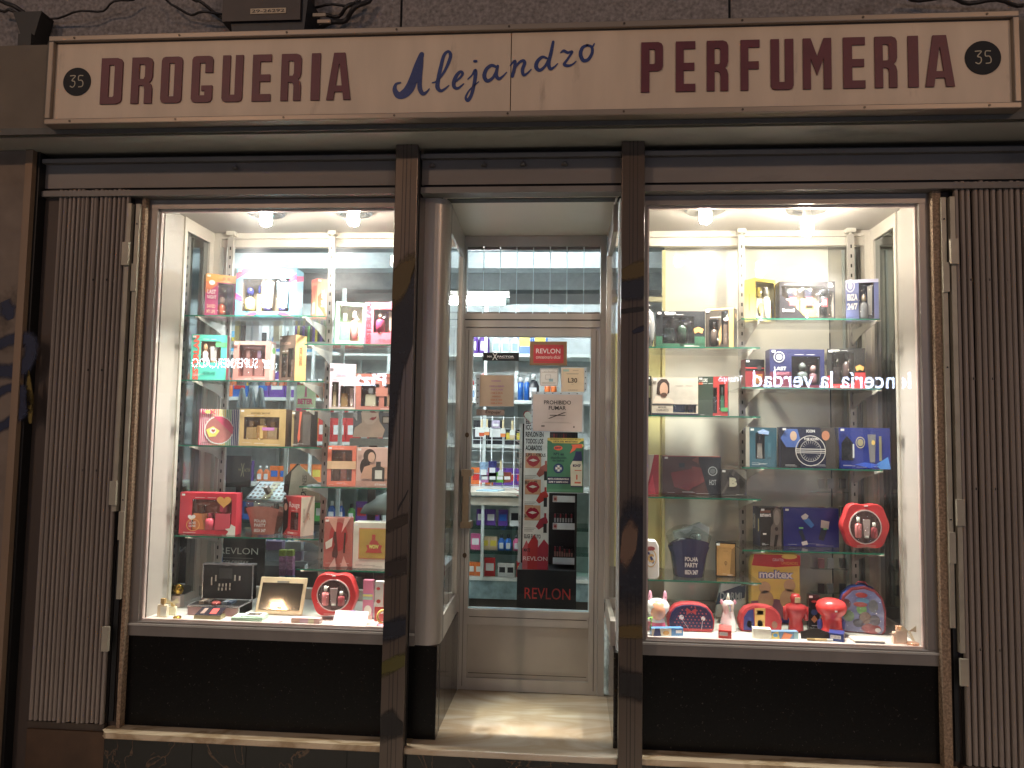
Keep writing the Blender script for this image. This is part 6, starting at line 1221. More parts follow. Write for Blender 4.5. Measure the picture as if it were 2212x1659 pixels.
# ---------------------------------------------------------------- inside the shop
GAIN = 1.0
PR = P('#b2b5b3', .75, 0, .05, 2)
rm = thing('shop_room', 'blue grey lit shop interior behind the door and showcases', 'room', (0, 2.5, .2))
FLT = P('#b9b6aa', .25, 0, .22, 9); FLD = P('#6c7478', .4, 0, .2, 9)
for i in range(10):
    for j in range(6): wbox('floor_tile', rm, -3.6 + i * .6 + .002, -3.6 + (i + 1) * .6 - .002, .72 + j * .6 + .002, .72 + (j + 1) * .6 - .002, .20, .2235, FLT)
wbox('floor_bed', rm, -3.6, 2.4, .72, 4.32, .19, .2215, DARK)
wbox('back_wall', rm, -3.6, 2.4, 4.3, 4.4, .2, 3.3, PR); wbox('left_wall', rm, -3.7, -3.6, .7, 4.4, .2, 3.3, PR); wbox('right_wall', rm, 2.4, 2.5, .0, 4.4, .2, 3.3, PR); wbox('left_front_wall', rm, -3.7, -2.065, .12, .2, .2, 3.3, PR)
wbox('ceiling_panel', rm, -3.7, 2.5, .2, 4.4, 3.25, 3.3, P('#687074', .8, 0, .03))
wbox('front_wall_head', rm, -3.6, 2.4, .05, .075, 2.95, 3.3, PR)
for y, z, hh, c_ in ((1.9, 2.99, .26, '#727c80'), (2.9, 3.05, .2, '#a0a8aa'), (3.6, 3.0, .25, '#a8b0b2')): wbox('ceiling_beam', rm, -3.6, 2.4, y, y + .2, z, z + hh, P(c_, .8))
def tube_lamp(x0, x1, y, z, lab, em=28, ang=0):
    t = thing('fluorescent_lamp', lab, 'lamp', ((x0 + x1) / 2, y, z), 0, 'fluorescent tubes in the shop')
    q = W(); q.tube([(x0, y, z), (x1 - .03, y, z)], .02, P('#eef6fa', .4, 0, 0, emit=em * 5.2), 12); q.build('tube', t)
    q = W(); q.tube([(x1 - .029, y, z), (x1, y, z)], .021, P('#a8b8b8', .4), 12); q.build('end_cap', t)
    wbox('housing', t, x0, x1, y - .03, y + .03, z + .035, z + .07, WHITE)
tube_lamp(-1.13, -.452, 1.8, 2.565, 'fluorescent tube seen through the louvred top light')
tube_lamp(-3.2, -2.0, 1.3, 3.12, 'added fluorescent tube out of view under the shop ceiling at the left', 17); tube_lamp(-1.7, -.5, 1.25, 3.12, 'added fluorescent tube out of view under the shop ceiling in the middle', 17)  # more tubes added out of view to light the shop
tube_lamp(-2.9, -1.7, 2.5, 3.17, 'added fluorescent tube out of view deeper in the shop at the left', 9); tube_lamp(-.8, .4, 2.5, 3.17, 'added fluorescent tube out of view deeper in the shop at the right', 9)  # added out of view too, for light deeper in the shop
tube_lamp(-.75, .2, .93, 2.98, 'added tube out of view above the shop door, lighting the display', 9)  # tube put out of view to brighten the display just inside the door
# long shelving
SHF = P('#c3cbc9', .5, 0, .04)
sv = thing('shelving', 'long white shelving stocked with toiletries at the back of the shop', 'shelving', (-1.7, 3.05, .22))
LV = [2.319, 1.93, 1.56, 1.215, .892, .691, .477]
for z in LV: wbox('shelf_board', sv, -3.55, .5, 2.86 if z != 1.215 else 2.72, 3.22, z - .028, z, SHF if z > 1 else (P('#cfd6d2', .5) if z < .5 else glass('shelf_glass2', '#d4e6e0')))
for x in (-3.5, -2.62, -1.9, -1.22, -.50, .45): wbox('post', sv, x - .014, x + .014, 3.2, 3.23, .22, 2.75, P('#cfdadb', .4, .2))
for x in (-3.2, -2.2, -1.55, -.73): wbox('front_post', sv, x - .012, x + .012, 2.83, 2.855, .477, 2.75, P('#cfdadb', .4, .2))
wbox('back_sheet', sv, -3.55, .5, 3.24, 3.26, .22, 2.8, P('#b9c1c2', .8, 0, .1)); wbox('plinth_marble', sv, -3.55, .5, 2.87, 3.2, .30, .448, P('#7c9499', .3, 0, .3, 14)); wbox('kick_board', sv, -3.55, .5, 2.9, 3.2, .2236, .299, P('#3f3a36', .6))
rnd = random.Random(5)
CN = {'blue': '#2860b0', 'sky blue': '#5ca8d0', 'white': '#d0d4d4', 'red': '#b02c30', 'dark': '#24262c', 'green': '#4c9c50', 'pink': '#c8608c', 'orange': '#d07038', 'violet': '#5c3c8c', 'yellow': '#c8b848', 'teal': '#2c8c88', 'beige': '#b8a488'}
RN = ['top', 'second', 'third', 'counter', 'fourth', 'fifth', 'lowest']
protos = {}
def product(kind, cn, cap, x, y, z, s, row, rz=0, where='at the back'):
    key = (kind, cn, cap, round(s, 2)); lab = '%s %s with %s cap, %s back shelf' % (cn, kind.replace('_', ' '), cap, RN[row])
    if kind == 'carton_box': lab = '%s carton with %s label, %s back shelf' % (cn, cap, RN[row])
    gp = 'toiletries on the %s back shelf' % RN[row]
    if key in protos:
        r = protos[key]; c = r.copy(); COL.objects.link(c); c.location = (x, y, z); c['label'] = lab; c['group'] = gp
        for ch in [o for o in r.children]:
            k = ch.copy(); COL.objects.link(k); k.parent = c
        return c
    t = thing(kind, lab, 'carton' if kind == 'carton_box' else 'bottle', (x, y, z), rz, gp); m = P(CN[cn], .3, 0, .1); mc = P(CN[cap], .35)
    if kind == 'carton_box': q = MB(); q.box(-.3 * s, .3 * s, 0, .2 * s, 0, s, m); q.build('carton', t); q = MB(); q.box(-.22 * s, .22 * s, -.0015, -.0005, .3 * s, .7 * s, mc); q.build('label', t)
    elif kind == 'spray_can': q = MB(); q.lathe([(.13 * s, 0), (.13 * s, .75 * s), (.09 * s, .8 * s)], m, n=10); q.build('body', t); q = MB(); q.lathe([(.11 * s, .8 * s), (.11 * s, s)], mc, n=10); q.build('cap', t)
    else: q = MB(); q.lathe([(.2 * s, 0), (.22 * s, .05 * s), (.22 * s, .55 * s), (.12 * s, .74 * s), (.07 * s, .78 * s)], m, n=12, sy=.6); q.build('body', t); q = MB(); q.lathe([(.09 * s, .78 * s), (.08 * s, s)], mc, n=10); q.build('cap', t); q = MB(); q.box(-.13 * s, .13 * s, -.136 * s, -.128 * s, .12 * s, .48 * s, P('#c8ccd0' if cn != 'white' else '#7090b0', .4)); q.build('label', t)
    protos[key] = t
    return t
bpy.context.view_layer.update()
rows = [(0, ['plastic_bottle', 'carton_box'], ['blue', 'sky blue', 'violet', 'white', 'pink'], .21), (1, ['plastic_bottle', 'spray_can', 'carton_box'], ['white', 'orange', 'blue', 'dark', 'violet', 'green'], .19), (2, ['carton_box', 'spray_can', 'plastic_bottle'], ['beige', 'dark', 'orange', 'white', 'red'], .17), (3, ['plastic_bottle', 'carton_box'], ['pink', 'green', 'violet', 'dark', 'orange'], .15), (4, ['plastic_bottle', 'carton_box'], ['blue', 'red', 'white', 'violet', 'green'], .15), (5, ['carton_box', 'plastic_bottle'], ['beige', 'white', 'blue', 'pink'], .13), (6, ['carton_box'], ['white', 'red', 'orange', 'blue'], .13)]
for ri, kinds, cols, s0 in rows:
    x = -3.4
    while x < -.16:
        if -1.62 < x < -.85: x += .1; continue
        k = rnd.choice(kinds); c_ = rnd.choice(cols); cp = rnd.choice(['white', 'dark', 'blue', 'red', 'white', 'yellow'])
        if cp == c_: cp = 'white' if c_ != 'white' else 'dark'
        n = rnd.choice((1, 2, 3)); s = round(s0 * rnd.choice((.85, 1, 1.15)), 2); step = s * (.62 if k == 'carton_box' else .44 if k == 'plastic_bottle' else .28)
        for _ in range(n):
            if x > -.16: break
            product(k, c_, cp, x, 2.90, LV[ri] + .001, s, ri); x += step
        x += rnd.choice((.0, .0, .01, .02))
# wire rack with brushes behind the door
t = thing('wire_rack', 'white wire grid rack hung with paint brushes behind the door', 'rack', (-.6, 2.3, 1.2))
WR = P('#cdd6d8', .3, .3)
for i in range(6): q = W(); q.tube([(-.78 + i * .085, 2.3, 1.24), (-.78 + i * .085, 2.3, 1.78)], .0035, WR, 6); q.build('upright_wire', t)
for j in range(7): q = W(); q.tube([(-.80, 2.305, 1.26 + j * .085), (-.34, 2.305, 1.26 + j * .085)], .0035, WR, 6); q.build('cross_wire', t)
def hanging(px, py0, py1, kind, col, lab):
    a = at(px, py0, 2.27); b = at(px, py1, 2.27); h = a.z - b.z; t = thing(kind, lab, 'brush' if 'brush' in kind else 'packet', (a.x, 2.27, b.z), 0, 'goods hanging on the wire rack')
    if kind == 'paint_brush':
        q = MB(); q.prism([(-.008, h * .45), (.008, h * .45), (.006, h * .9), (.009, h * .96), (0, h), (-.009, h * .96), (-.006, h * .9)], 0, .008, P('#cbbd96', .5)); q.build('handle', t)
        q = MB(); q.prism([(-.02, h * .2), (.02, h * .2), (.018, h * .42), (.008, h * .5), (-.008, h * .5), (-.018, h * .42)], -.001, .009, P('#c8d0cc', .4)); q.build('ferrule', t); q = MB(); q.prism([(-.018, 0), (.018, 0), (.02, h * .2), (-.02, h * .2)], .0, .008, P(col, .7)); q.build('bristles', t)
    else: q = MB(); q.prism([(-.03, 0), (.03, .004), (.03, h), (-.03, h)], 0, .01, P(col, .3, 0, .4, 40)); q.build('packet', t); q = MB(); q.box(-.022, .022, -.0015, -.0004, h * .3, h * .6, P('#d8dcdc')); q.build('label', t)
for i, (px_, a_, b_, c_) in enumerate(((1041, 905, 942, '#b8502c'), (1052, 905, 940, '#d0844c'), (1087, 906, 944, '#cc7840'), (1107, 908, 948, '#b8a88c'))): hanging(px_, a_, b_, 'paint_brush', c_, ('first', 'second', 'third', 'fourth')[i] + ' small paint brush from the left in the upper row of the wire rack')
hanging(1082, 994, 1036, 'paint_brush', '#d8a070', 'wide paint brush in the lower row of the wire rack'); hanging(1071, 908, 926, 'hanging_packet', '#a8a0b8', 'grey packet hanging between the upper paint brushes'); hanging(1045, 998, 1038, 'hanging_packet', '#88a4c0', 'pale blue bottle pack at the left of the lower rack row'); hanging(1064, 996, 1032, 'hanging_packet', '#34386c', 'dark blue packet in the lower rack row')
for i, (px_, c_, l_) in enumerate(((1047, '#b878a8', 'pink packet hanging above the white counter'), (1064, '#344438', 'dark packet hanging above the white counter'), (1080, '#5c9c3c', 'green packet hanging above the white counter'), (1096, '#7c4438', 'brown packet hanging above the white counter'))): hanging(px_, 1020, 1043, 'hanging_packet', c_, l_)
t = thing('counter', 'white shop counter with folded blue papers behind the door', 'counter', (-.55, 2.3, .22)); wbox('top', t, -.85, -.33, 2.05, 2.55, 1.20, 1.225, P('#d8d4c4', .4)); wbox('drawer_front', t, -.85, -.33, 2.07, 2.09, 1.13, 1.185, P('#cdc9ba', .4))
q = MB(); q.prismz([(0, 0), (.16, -.02), (.20, .12), (.04, .15)], 0, .008, P('#a4c8dc', .6)); t = thing('paper_pile', 'folded light blue papers on the white counter', 'papers', (-.70, 2.12, 1.2255)); q.build('sheets', t)
# make-up brand display right behind the door
def fx(px, py, Y): p = at(px, py, Y); return p.x, p.z
Yd = 1.12
dp = thing('makeup_display', 'tall make-up display with lip photos on a black base behind the door', 'display stand', (-.12, Yd, .2235))
bx0, bz = fx(1117, 1230, Yd); bx1, _ = fx(1245, 1232, Yd)
wbox('base', dp, bx0, bx1, Yd, Yd + .35, .2237, bz, P('#15171a', .5)); wbox('cabinet_back', dp, bx0 + .03, bx1, Yd + .22, Yd + .3, bz + .001, 1.74, P('#1c1618', .5)); wbox('cabinet_side', dp, bx1 - .012, bx1, Yd + .04, Yd + .219, bz + .001, 1.74, BLACK)
q = W(); x0_, z0_ = fx(1133, 1293, Yd); x1_, z1_ = fx(1232, 1272, Yd); q.text('REVLON', x0_, z0_, x1_, z1_, Yd - .001, P('#b83430'), bold=.0); q.build('lettering', dp)
ax, az = fx(1128, 1229, Yd); bx, bz2 = fx(1188, 905, Yd)
wbox('white_panel', dp, ax, bx, Yd - .003, Yd + .012, az, bz2, P('#e4e6e4', .4))
PW, PH = bx - ax, bz2 - az
def dt(s_, u0, v0, u1, v1, c_='#23262a', b=.03, n_='lettering'): q = W(); q.text(s_, ax + u0 * PW, az + v0 * PH, ax + u1 * PW, az + v1 * PH, Yd - .0045, P(c_), bold=b); q.build(n_, dp)
for s_, v, u1 in (('EL COLOR', .965, .8), ('ICONICO DE', .925, .9), ('REVLON EN', .878, .76), ('TODOS LOS', .832, .75), ('ACABADOS', .787, .70)): dt(s_, .06, v, u1, v + .034)
dt('SUPER LUSTROUS', .06, .745, .85, .768); dt('BRILLANTE', .05, .56, .54, .585); dt('SATINADO', .05, .34, .48, .362); dt('MATE', .05, .115 + .0, .30, .137); dt('ELIGE EL TUYO', .05, .008 + .0, .68, .03) if False else None
def lips(v, c1, c2):
    q = W(); q.box(ax + .06 * PW, ax + .68 * PW, Yd - .0042, Yd - .0032, az + v * PH, az + (v + .10) * PH, P('#d0a080', .5)); q.build('skin_square', dp)
    cz = v + .05
    q = W(); q.face([(ax + u * PW, Yd - .005, az + z * PH) for u, z in ((.10, cz), (.2, cz + .025), (.31, cz + .036), (.37, cz + .03), (.43, cz + .036), (.54, cz + .025), (.64, cz), (.52, cz - .03), (.37, cz - .042), (.22, cz - .03))], P(c1, .25)); q.build('lips', dp)
    q = W(); q.face([(ax + u * PW, Yd - .0056, az + z * PH) for u, z in ((.2, cz + .002), (.37, cz + .012), (.54, cz + .002), (.37, cz - .008))], P('#e4dcd4')); q.build('teeth', dp)
    q = W(); q.face([(ax + u * PW, Yd - .005, az + z * PH) for u, z in ((.5, v - .04), (.66, v + .01), (.9, v + .03), (.98, v - .01), (.8, v - .04), (.62, v - .06))], P(c2, .4)); q.build('colour_smear', dp)
    q = W(); q.box(ax + .80 * PW, ax + .93 * PW, Yd - .0066, Yd - .0056, az + (v - .08) * PH, az + (v - .02) * PH, P('#1c1c20')); q.box(ax + .825 * PW, ax + .905 * PW, Yd - .0066, Yd - .0056, az + (v - .02) * PH, az + (v + .05) * PH, P(c2)); q.build('lipstick', dp)
    q = W()
    for k in range(3): q.box(ax + .05 * PW, ax + (.5 - .06 * k) * PW, Yd - .0042, Yd - .0034, az + (v - .052 - .010 * k) * PH, az + (v - .049 - .010 * k) * PH, P('#8c8c8c'))
    q.build('small_print', dp)
# photo positions measured on the panel
def vpy(py): return (fx(1150, py, Yd)[1] - az) / PH
for py0, py1, c1, c2, nm in ((984, 1010, '#b04c54', '#a86058', 'BRILLANTE'), (1040, 1067, '#a83840', '#b03028', 'SATINADO'), (1097, 1123, '#a0283c', '#9c2438', 'MATE')): lips(vpy(py1 + 1), c1, c2)
q = W()
for (u0, v0, u1, v1, c_) in ((0, 0, .25, .19, '#c06068'), (.2, 0, .6, .23, '#b02c30'), (.58, 0, 1, .2, '#a82c40')):
    q.face([(ax + u0 * PW, Yd - .0042 - u0 * .001, az + v0 * PH), (ax + u1 * PW, Yd - .0042 - u0 * .001, az + v0 * PH), (ax + u1 * PW, Yd - .0042 - u0 * .001, az + v1 * .82 * PH), (ax + (u0 * .4 + u1 * .6) * PW, Yd - .0042 - u0 * .001, az + v1 * PH), (ax + u0 * PW, Yd - .0042 - u0 * .001, az + v1 * .7 * PH)], P(c_, .4))
q.build('lipstick_swatches', dp); q = W(); q.text('REVLON', ax + .03 * PW, az + .058 * PH, ax + .97 * PW, az + .085 * PH, Yd - .006, P('#ead8d8'), bold=.005); q.build('lettering', dp)
q = W(); q.text('ELIGE EL TUYO', ax + .06 * PW, az + vpy(1163) * PH, ax + .70 * PW, az + vpy(1154) * PH, Yd - .0045, P('#23262a'), bold=.03); q.build('lettering', dp)
a = fx(1118, 1215, Yd); b = fx(1127, 915, Yd); wbox('side_strip', dp, a[0], b[0] + .006, Yd + .002, Yd + .02, a[1], b[1], P('#cfd2d0', .4))
q = W(); q.text('REVLON', a[0] + .006, fx(1122, 1010, Yd)[1], b[0] + .001, fx(1122, 970, Yd)[1], Yd + .001, P('#3c3c40'), rot=90, bold=0); q.text('Contouring bar', a[0] + .003, fx(1120, 1170, Yd)[1], b[0] - .001, fx(1120, 1112, Yd)[1], Yd + .001, P('#4c5058'), rot=90, bold=0); q.build('side_lettering', dp)
q = W(); q.box(b[0] + .0065, ax - .0005, Yd, Yd + .02, a[1], b[1], BLACK); q.build('black_seam', dp)
for i, (py_, n, c_) in enumerate(((1078, 0, '#d8d8dc'), (1137, 7, '#d8d8dc'), (1212, 8, '#ccd0d8'))):
    xa, za = fx(1194, py_ + 7, Yd + .06); xb, zb = fx(1243, py_ - 7, Yd + .06); q = W(); q.box(xa, xb, Yd + .058, Yd + .064, za + .002, zb - .002, P(c_, .4)); q.box(xa, xb, Yd + .065, Yd + .219, za + .004, za + .012, BLACK); q.build('tester_shelf', dp)
    if i < 2: q = W(); q.box(xa + .003, xa + .026, Yd + .0565, Yd + .0575, za + .005, zb - .005, P('#c8988c')); q.face([(xa + .005, Yd + .056, (za + zb) / 2), (xa + .0145, Yd + .056, (za + zb) / 2 + .008), (xa + .024, Yd + .056, (za + zb) / 2), (xa + .0145, Yd + .056, (za + zb) / 2 - .009)], P('#982838')); q.build('lip_picture', dp)
    for k in range(n):
        x = xa + .012 + k * (xb - xa - .02) / n; hh = .05 if i == 1 else (.06 if k < 4 else .045)
        q = W(); q.box(x - .005, x + .005, Yd + .09, Yd + .10, zb + .0, zb + hh * .5, P('#b8b4b0' if i == 1 else '#9c7068', .3, .3)); q.box(x - .0045, x + .0045, Yd + .091, Yd + .099, zb + hh * .5, zb + hh, P('#241c20' if k % 2 else '#8c2c38', .3)); q.build('tester', dp)
for k in range(9):
    xa, za = fx(1190 + k * 5.2, 944, Yd + .1); q = W(); q.box(xa, xa + .009, Yd + .1, Yd + .11, za - .03, za + .02, P(('#3c2024', '#8c2830', '#5c1c24', '#241c20')[k % 4], .3)); q.build('tester', dp)
t = thing('heart_card', 'white heart shaped card with a red edge beside the no smoking sheet', 'card', (fx(1140, 915, 1.05)[0], 1.05, fx(1140, 915, 1.05)[1])); q = MB(); hp = [(x * .085, z * .085 + .035) for x, z in heart(.2, .1, 1.05)]; q.prism(hp, 0, .003, P('#a82c34')); q.build('red_edge', t); q = MB(); q.prism([(x * .88 + .002, z * .88 + .004) for x, z in hp], -.002, -.0003, P('#ccd4cc')); q.build('white_face', t)
q = W()
fan = thing('nail_sample_fan', 'fan of pale nail colour tips beside the make-up display', 'sample fan', (-.4, 1.2, 1.4))
for k in range(13):
    if k in (8,): continue
    x, z = fx(1110 + 2 * math.sin(k), 928 + k * 11.5, 1.2); c_ = '#d8c0b4' if k < 9 else ('#c84854' if k < 15 else '#c89c84')
    q = W(); q.prism([(x, z), (x + .075, z - .028), (x + .075, z - .038), (x + .07, z - .036)], 1.2, 1.206, P(c_, .3)); q.build('tip', fan)
# things close behind the left showcase glass
def card_on(lab, x0, y0, x1, y1, Y, col, name='card', cat='card', th=.01, stand=True, grp=None):
    a = at(x0, y1, Y); b = at(x1, y0, Y); w_, h = b.x - a.x, b.z - a.z; t = thing(name, lab, cat, (a.x, Y, a.z), 0, grp); q = MB(); q.box(0, w_, 0, th, 0, h, P(col, .5)); q.build('board', t)
    if stand: q = MB(); q.box(w_ * .4, w_ * .6, th, th + .01, -(a.z - .2235), h * .6, P('#3c3c40', .5)); q.build('stand', t)
    return t, w_, h
t, w_, h = card_on('black board with white make-up lettering behind the open case', 478, 1164, 573, 1277, .78, '#121214', 'advert_board', 'advert board')
q = MB(); q.text('REVLON', -.02, .70 * h, .84 * w_, .82 * h, -.001, P('#c8c8c0'), bold=0); q.text('COLORSTAY', -.0, .50 * h, .62 * w_, .58 * h, -.001, P('#b4b4b0')); q.text('GEL ENVY', .0, .38 * h, .58 * w_, .46 * h, -.001, P('#a8a8a4')); q.box(.0, .72 * w_, -.0012, -.0006, .625 * h, .63 * h, P('#909090')); q.text('GEL', .38 * w_, .12 * h, .64 * w_, .21 * h, -.001, P('#c8c8c4'), bold=.05); q.build('lettering', t)
t, w_, h = card_on('black make-up brand card standing above the tester board', 487, 985, 543, 1052, .85, '#26282a', 'advert_board', 'advert board'); q = MB(); q.text('MA', .5 * w_, .52 * h, .62 * w_, .60 * h, -.001, P('#c0b890')); q.text('FACTOR', .72 * w_, .50 * h, .98 * w_, .60 * h, -.001, P('#c0b890')); q.text('X', .6 * w_, .34 * h, .74 * w_, .76 * h, -.001, P('#d0c8a0'), bold=0); q.build('lettering', t)
a = at(560, 1070, .75); t = thing('tester_stand', 'tilted pale board of shade testers behind the left showcase', 'tester stand', (a.x, .80, a.z - .04), math.radians(-14), None, math.radians(38)); q = MB(); q.box(-.13, .13, -.0, .18, -.012, 0, P('#4c545c', .3)); q.build('tray', t, mod=.005); q = MB(); q.box(-.115, .115, .015, .165, .0005, .003, P('#b8cdd6', .3)); q.build('pale_sheet', t); q = MB(); q.box(-.02, .03, .016, .164, .0032, .004, P('#a8a888', .3)); q.build('olive_strip', t)
for i in range(7):
    for j in range(5): q = MB(); q.box(-.105 + i * .032, -.09 + i * .032, .025 + j * .027, .036 + j * .027, .0042, .0062, P(('#5c6468', '#6c5c54', '#7c746c')[(i + j) % 3], .3)); q.build('shade', t)
q = MB(); q.box(-.012, .012, .06, .085, .006, .05, P('#7c6c64', .2)); q.build('sample_bottle', t)
a = at(650, 1080, .8); t = thing('tilted_card', 'tilted cream card with a black side reading SENSU behind the left showcase', 'card', (a.x, .80, a.z), 0); q = MB(); q.prism([(-.075, .02), (-.06, .16), (-.02, .20), (.10, .10), (.11, .0), (.02, -.02)], 0, .004, P('#b6b4a4', .5)); q.prism([(-.105, .05), (-.098, .13), (-.03, .205), (-.02, .20), (-.06, .16), (-.075, .02), (-.03, -.02)], .002, .03, P('#1c1a18')); q.build('card', t); q = MB(); q.text('SENSU', .005, .045, .03, .14, -.001, P('#3c3c38'), rot=-90, bold=0); q.text('D', .0, .0, .03, .045, -.001, P('#2c2c28'), bold=0); q.build('lettering', t)
t, w_, h = card_on('white blusher advert card at the left edge behind the left showcase', 392, 1003, 426, 1066, .72, '#b8bcc0', 'advert_board', 'advert board'); q = MB(); q.prism(ell(.3 * w_, .64 * h, .2 * w_, .2 * h, 18), -.002, -.0005, P('#3c3440')); q.prism(ell(.3 * w_, .64 * h, .16 * w_, .17 * h, 18), -.003, -.0021, P('#a87c94')); q.text('E', .62 * w_, .7 * h, .78 * w_, .82 * h, -.001, P('#2c2c30')); q.build('print', t)
t, w_, h = card_on('pale green board lettered BETER over hanging brushes', 640, 830, 682, 880, 1.6, '#a9bf9c', 'brand_sign', 'sign', stand=False); q = MB(); q.text('BETER', .06 * w_, .14 * h, .88 * w_, .38 * h, -.001, P('#a83c64'), bold=.06); q.prism([(.42 * w_, .45 * h), (.55 * w_, .45 * h), (.52 * w_, .9 * h), (.46 * w_, .9 * h)], -.001, -.0004, P('#b06080')); q.build('print', t); q = MB(); q.box(-.02, -.004, 0, .02, -.12, h + .02, P('#b4c4c0')); q.build('pole', t)
for k in range(5):
    q = MB(); q.box(.0 + k * .024, .02 + k * .024, 0, .01, -.035, -.005, P('#b83c68')); q.build('hang_card', t); q = MB(); q.box(.008 + k * .024, .013 + k * .024, 0, .006, -.08, -.036, P('#c8ccd0', .3, .4)); q.build('tool', t)
t, w_, h = card_on('poster of a pale face with red lips behind the left showcase', 762, 888, 850, 944, 1.0, '#545c68', 'portrait_poster', 'poster', stand=True)
q = MB(); q.face([(u * w_, -.0006, v * h) for u, v in ((0, 0), (.04, .35), (.22, .55), (.2, 1), (.62, 1), (.66, .6), (.8, .3), (.74, 0))], P('#cbb5a6')); q.face([(u * w_, -.001, v * h) for u, v in ((.18, 1), (.22, .7), (.36, .48), (.5, .5), (.62, .7), (.64, 1))], P('#dccabd')); q.face([(u * w_, -.0014, v * h) for u, v in ((.40, .68), (.47, .76), (.53, .75), (.58, .8), (.57, .72), (.50, .64))], P('#a82434')); q.face([(u * w_, -.0014, v * h) for u, v in ((.1, .9), (.0, 1), (.0, .8), (.1, .6))], P('#c8ccd0')); q.box(.72 * w_, 1.0 * w_, -.0016, -.0006, .52 * h, .8 * h, P('#2c2c2c')); q.box(.75 * w_, .98 * w_, -.0022, -.0017, .56 * h, .76 * h, P('#b4b0a8')); q.build('print', t)
card_on('grey ledge under the face poster', 755, 948, 855, 962, .95, '#6c7474', 'ledge_board', 'board', th=.1, stand=False)
for i, (x0, x1, c_) in enumerate(((506, 517, '#a89c5c'), (519, 528, '#3c3c3c'), (530, 542, '#b4bcc4'), (545, 560, '#b4b8c0'), (590, 604, '#a8a490'))):
    t, w_, h = card_on(('olive', 'dark', 'first pale grey', 'second pale grey', 'cream')[i] + ' tall perfume carton below the top left shelf', x0, 693, x1, 737, 1.3, c_, 'tall_carton', 'carton', th=.05, stand=False, grp='tall cartons seen below the top shelf')
wbox_t = thing('inner_shelf', 'pale inner shelf carrying the tall cartons and sprays', 'shelf', (-2.1, 1.35, 1.97))
z_ = at(560, 738, 1.3).z; wbox('board', wbox_t, -2.75, -1.55, 1.28, 1.5, z_ - .02, z_ - .001, P('#b4bfc0', .5)); wbox('board', wbox_t, -1.55, -.9, 1.28, 1.5, z_ - .05, z_ - .03, P('#b4bfc0', .5))
for x in (-2.7, -1.9, -1.54): wbox('post', wbox_t, x - .012, x + .012, 1.5, 1.52, .3, 2.6, P('#bccaca', .4, .2))
for i in range(13):
    x = at(638 + i * 5.5, 740, 1.32).x; c_ = ('violet', 'yellow', 'dark', 'violet', 'dark', 'green', 'dark')[i % 7]
    t = thing('spray_can', '%s slim spray can in the row below the top shelf' % c_, 'spray can', (x, 1.33, z_), 0, 'slim spray cans behind the left showcase'); q = MB(); q.lathe([(.011, 0), (.011, .10), (.008, .11)], P(CN[c_], .15, .3), n=8); q.build('body', t); q = MB(); q.lathe([(.008, .111), (.008, .14)], P(CN[('yellow', 'violet', 'green')[i % 3]], .3), n=8); q.build('cap', t)
for i in range(7):
    x = at(756 + i * 13, 756, 1.32).x; t = thing('nail_bottle', '%s capped little bottle on the inner shelf beside the post' % ('silver', 'black')[i % 2], 'bottle', (x, 1.33, z_ - .0295), 0, 'little bottles on the inner shelf'); q = MB(); q.lathe([(.013, 0), (.013, .025), (.006, .03)], P('#20242a' if i % 2 else '#a8b0b4', .15, .5), n=10); q.build('body', t); q = MB(); q.lathe([(.007, .031), (.006, .055)], P('#c0c8cc', .2, .6), n=8); q.build('cap', t)
for k in range(3):   # hanging bead strings
    pass
for i, (px_, c_) in enumerate(((520, '#8c9ca4'), (540, '#94a4ac'), (560, '#8c9ca4'))):
    a = at(px_, 880, .9); t = thing('ribbon_loop', ('left', 'middle', 'right')[i] + ' grey ribbon loop standing on the striped box row', 'ribbon', (a.x, .9, a.z), 0, 'grey ribbon loops'); q = MB(); q.prism([(-.028, 0), (-.008, .11), (.0, .118), (.008, .11), (.028, 0), (.014, 0), (.0, .09), (-.012, 0)], 0, .03, P(c_, .5)); q.build('loop', t)
t = thing('display_gondola', 'dark grey low display unit low behind the left showcase', 'display unit', (-1.2, 1.1, .2235)); wbox('body', t, -1.9, -.75, 1.15, 1.5, .2237, .82, P('#4c5456', .6)); wbox('top_tray', t, -1.9, -.75, 1.1, 1.5, .821, .85, P('#8c9698', .5))
for j in range(2):
    for i in range(9):
        q = W(); q.box(-1.86 + i * .12, -1.76 + i * .12, 1.12, 1.17, .852 + j * .06, .905 + j * .06, P(('#8a9298', '#7c6c8c', '#9aa0a0')[(i + j) % 3], .4)); q.build('packet', t)
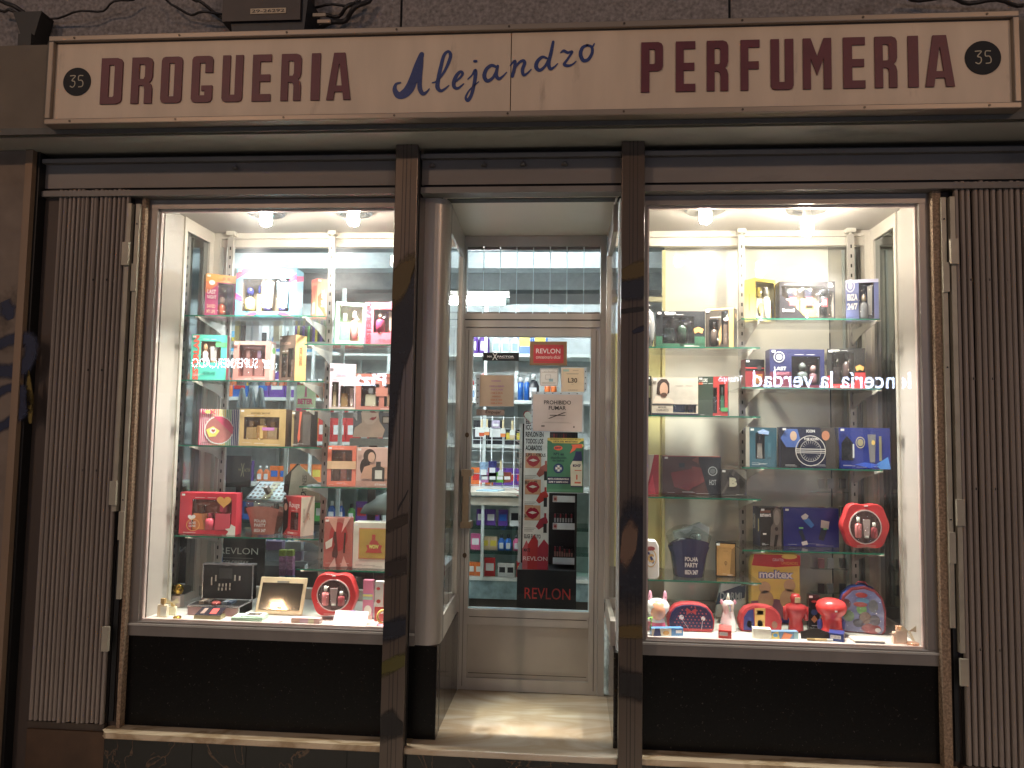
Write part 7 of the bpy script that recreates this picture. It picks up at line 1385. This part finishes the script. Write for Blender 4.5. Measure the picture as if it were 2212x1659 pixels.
t = thing('cleaning_dome', 'grey green dome lamp shade like stand behind the middle shelves', 'display stand', (-1.1, 1.0, 1.1)); q = W(); q.lathe([(.24, .0), (.22, .04), (.14, .10), (.05, .135), (.03, .14)], P('#64706c', .4), (-1.02, 1.05, 1.16), 24, sy=.6); q.box(-1.05, -.99, 1.03, 1.07, 1.3, 1.5, P('#5c6464')); q.box(-1.03, -1.01, 1.04, 1.06, .85, 1.16, P('#5c6464')); q.build('dome', t)
t = thing('pink_pack_rack', 'slim rack of pink and lilac packs low behind the left showcase', 'rack', (-1.5, .9, .6))
for j, c_ in enumerate(('#8c9c4c', '#b07ca4', '#b888b0', '#9c6c9c', '#7c94b8', '#8ca4c4', '#7c9cc8')):
    for i in range(2): x, z = fx(603 + i * 17, 1188 + j * 14, .95); q = W(); q.box(x, x + .034, .95, .99, z - .035, z - .001, P(c_, .5, 0, .3, 60)); q.build('pack', t)
# acrylic stand behind the right showcase
t = thing('acrylic_stand', 'clear stepped stand of little make-up packets behind the right board edge', 'stand', (1.2, .62, .8))
for i, (y0, y1) in enumerate(((1022, 1062), (1080, 1120), (1188, 1230), (1240, 1285))):
    for j in range(3):
        x, z = fx(1768 + j * 20 + (j == 2) * 6, y0 + 12 + i * 3, .62); q = W(); q.box(x, x + .03, .62, .635, z - .05, z, P((('#c8c4bc', '#b4b4b0', '#4c4848'), ('#b86c6c', '#8c8480', '#54504c'), ('#c08080', '#b4acac', '#3c3c3c'), ('#54484c', '#8c8c8c', '#3c3c40'))[i][j], .4)); q.build('packet', t)
    x, z = fx(1755, y0 + 40, .61); q = W(); q.box(x, x + .18, .607, .65, z - .004, z, ACR); q.build('step', t)
# look-alikes: say which one, counted from the left
ORD = ['first', 'second', 'third', 'fourth', 'fifth', 'sixth', 'seventh', 'eighth', 'ninth', 'tenth', 'eleventh', 'twelfth']
seen = {}
for o in bpy.data.objects:
    if o.parent is None and o.get('label') and o.get('category'): seen.setdefault(o['label'], []).append(o)
for k, v in seen.items():
    if len(v) > 1:
        v.sort(key=lambda o: o.location.x)
        for i, o in enumerate(v): o['label'] = k + ', %s such from left' % ORD[min(i, 11)]
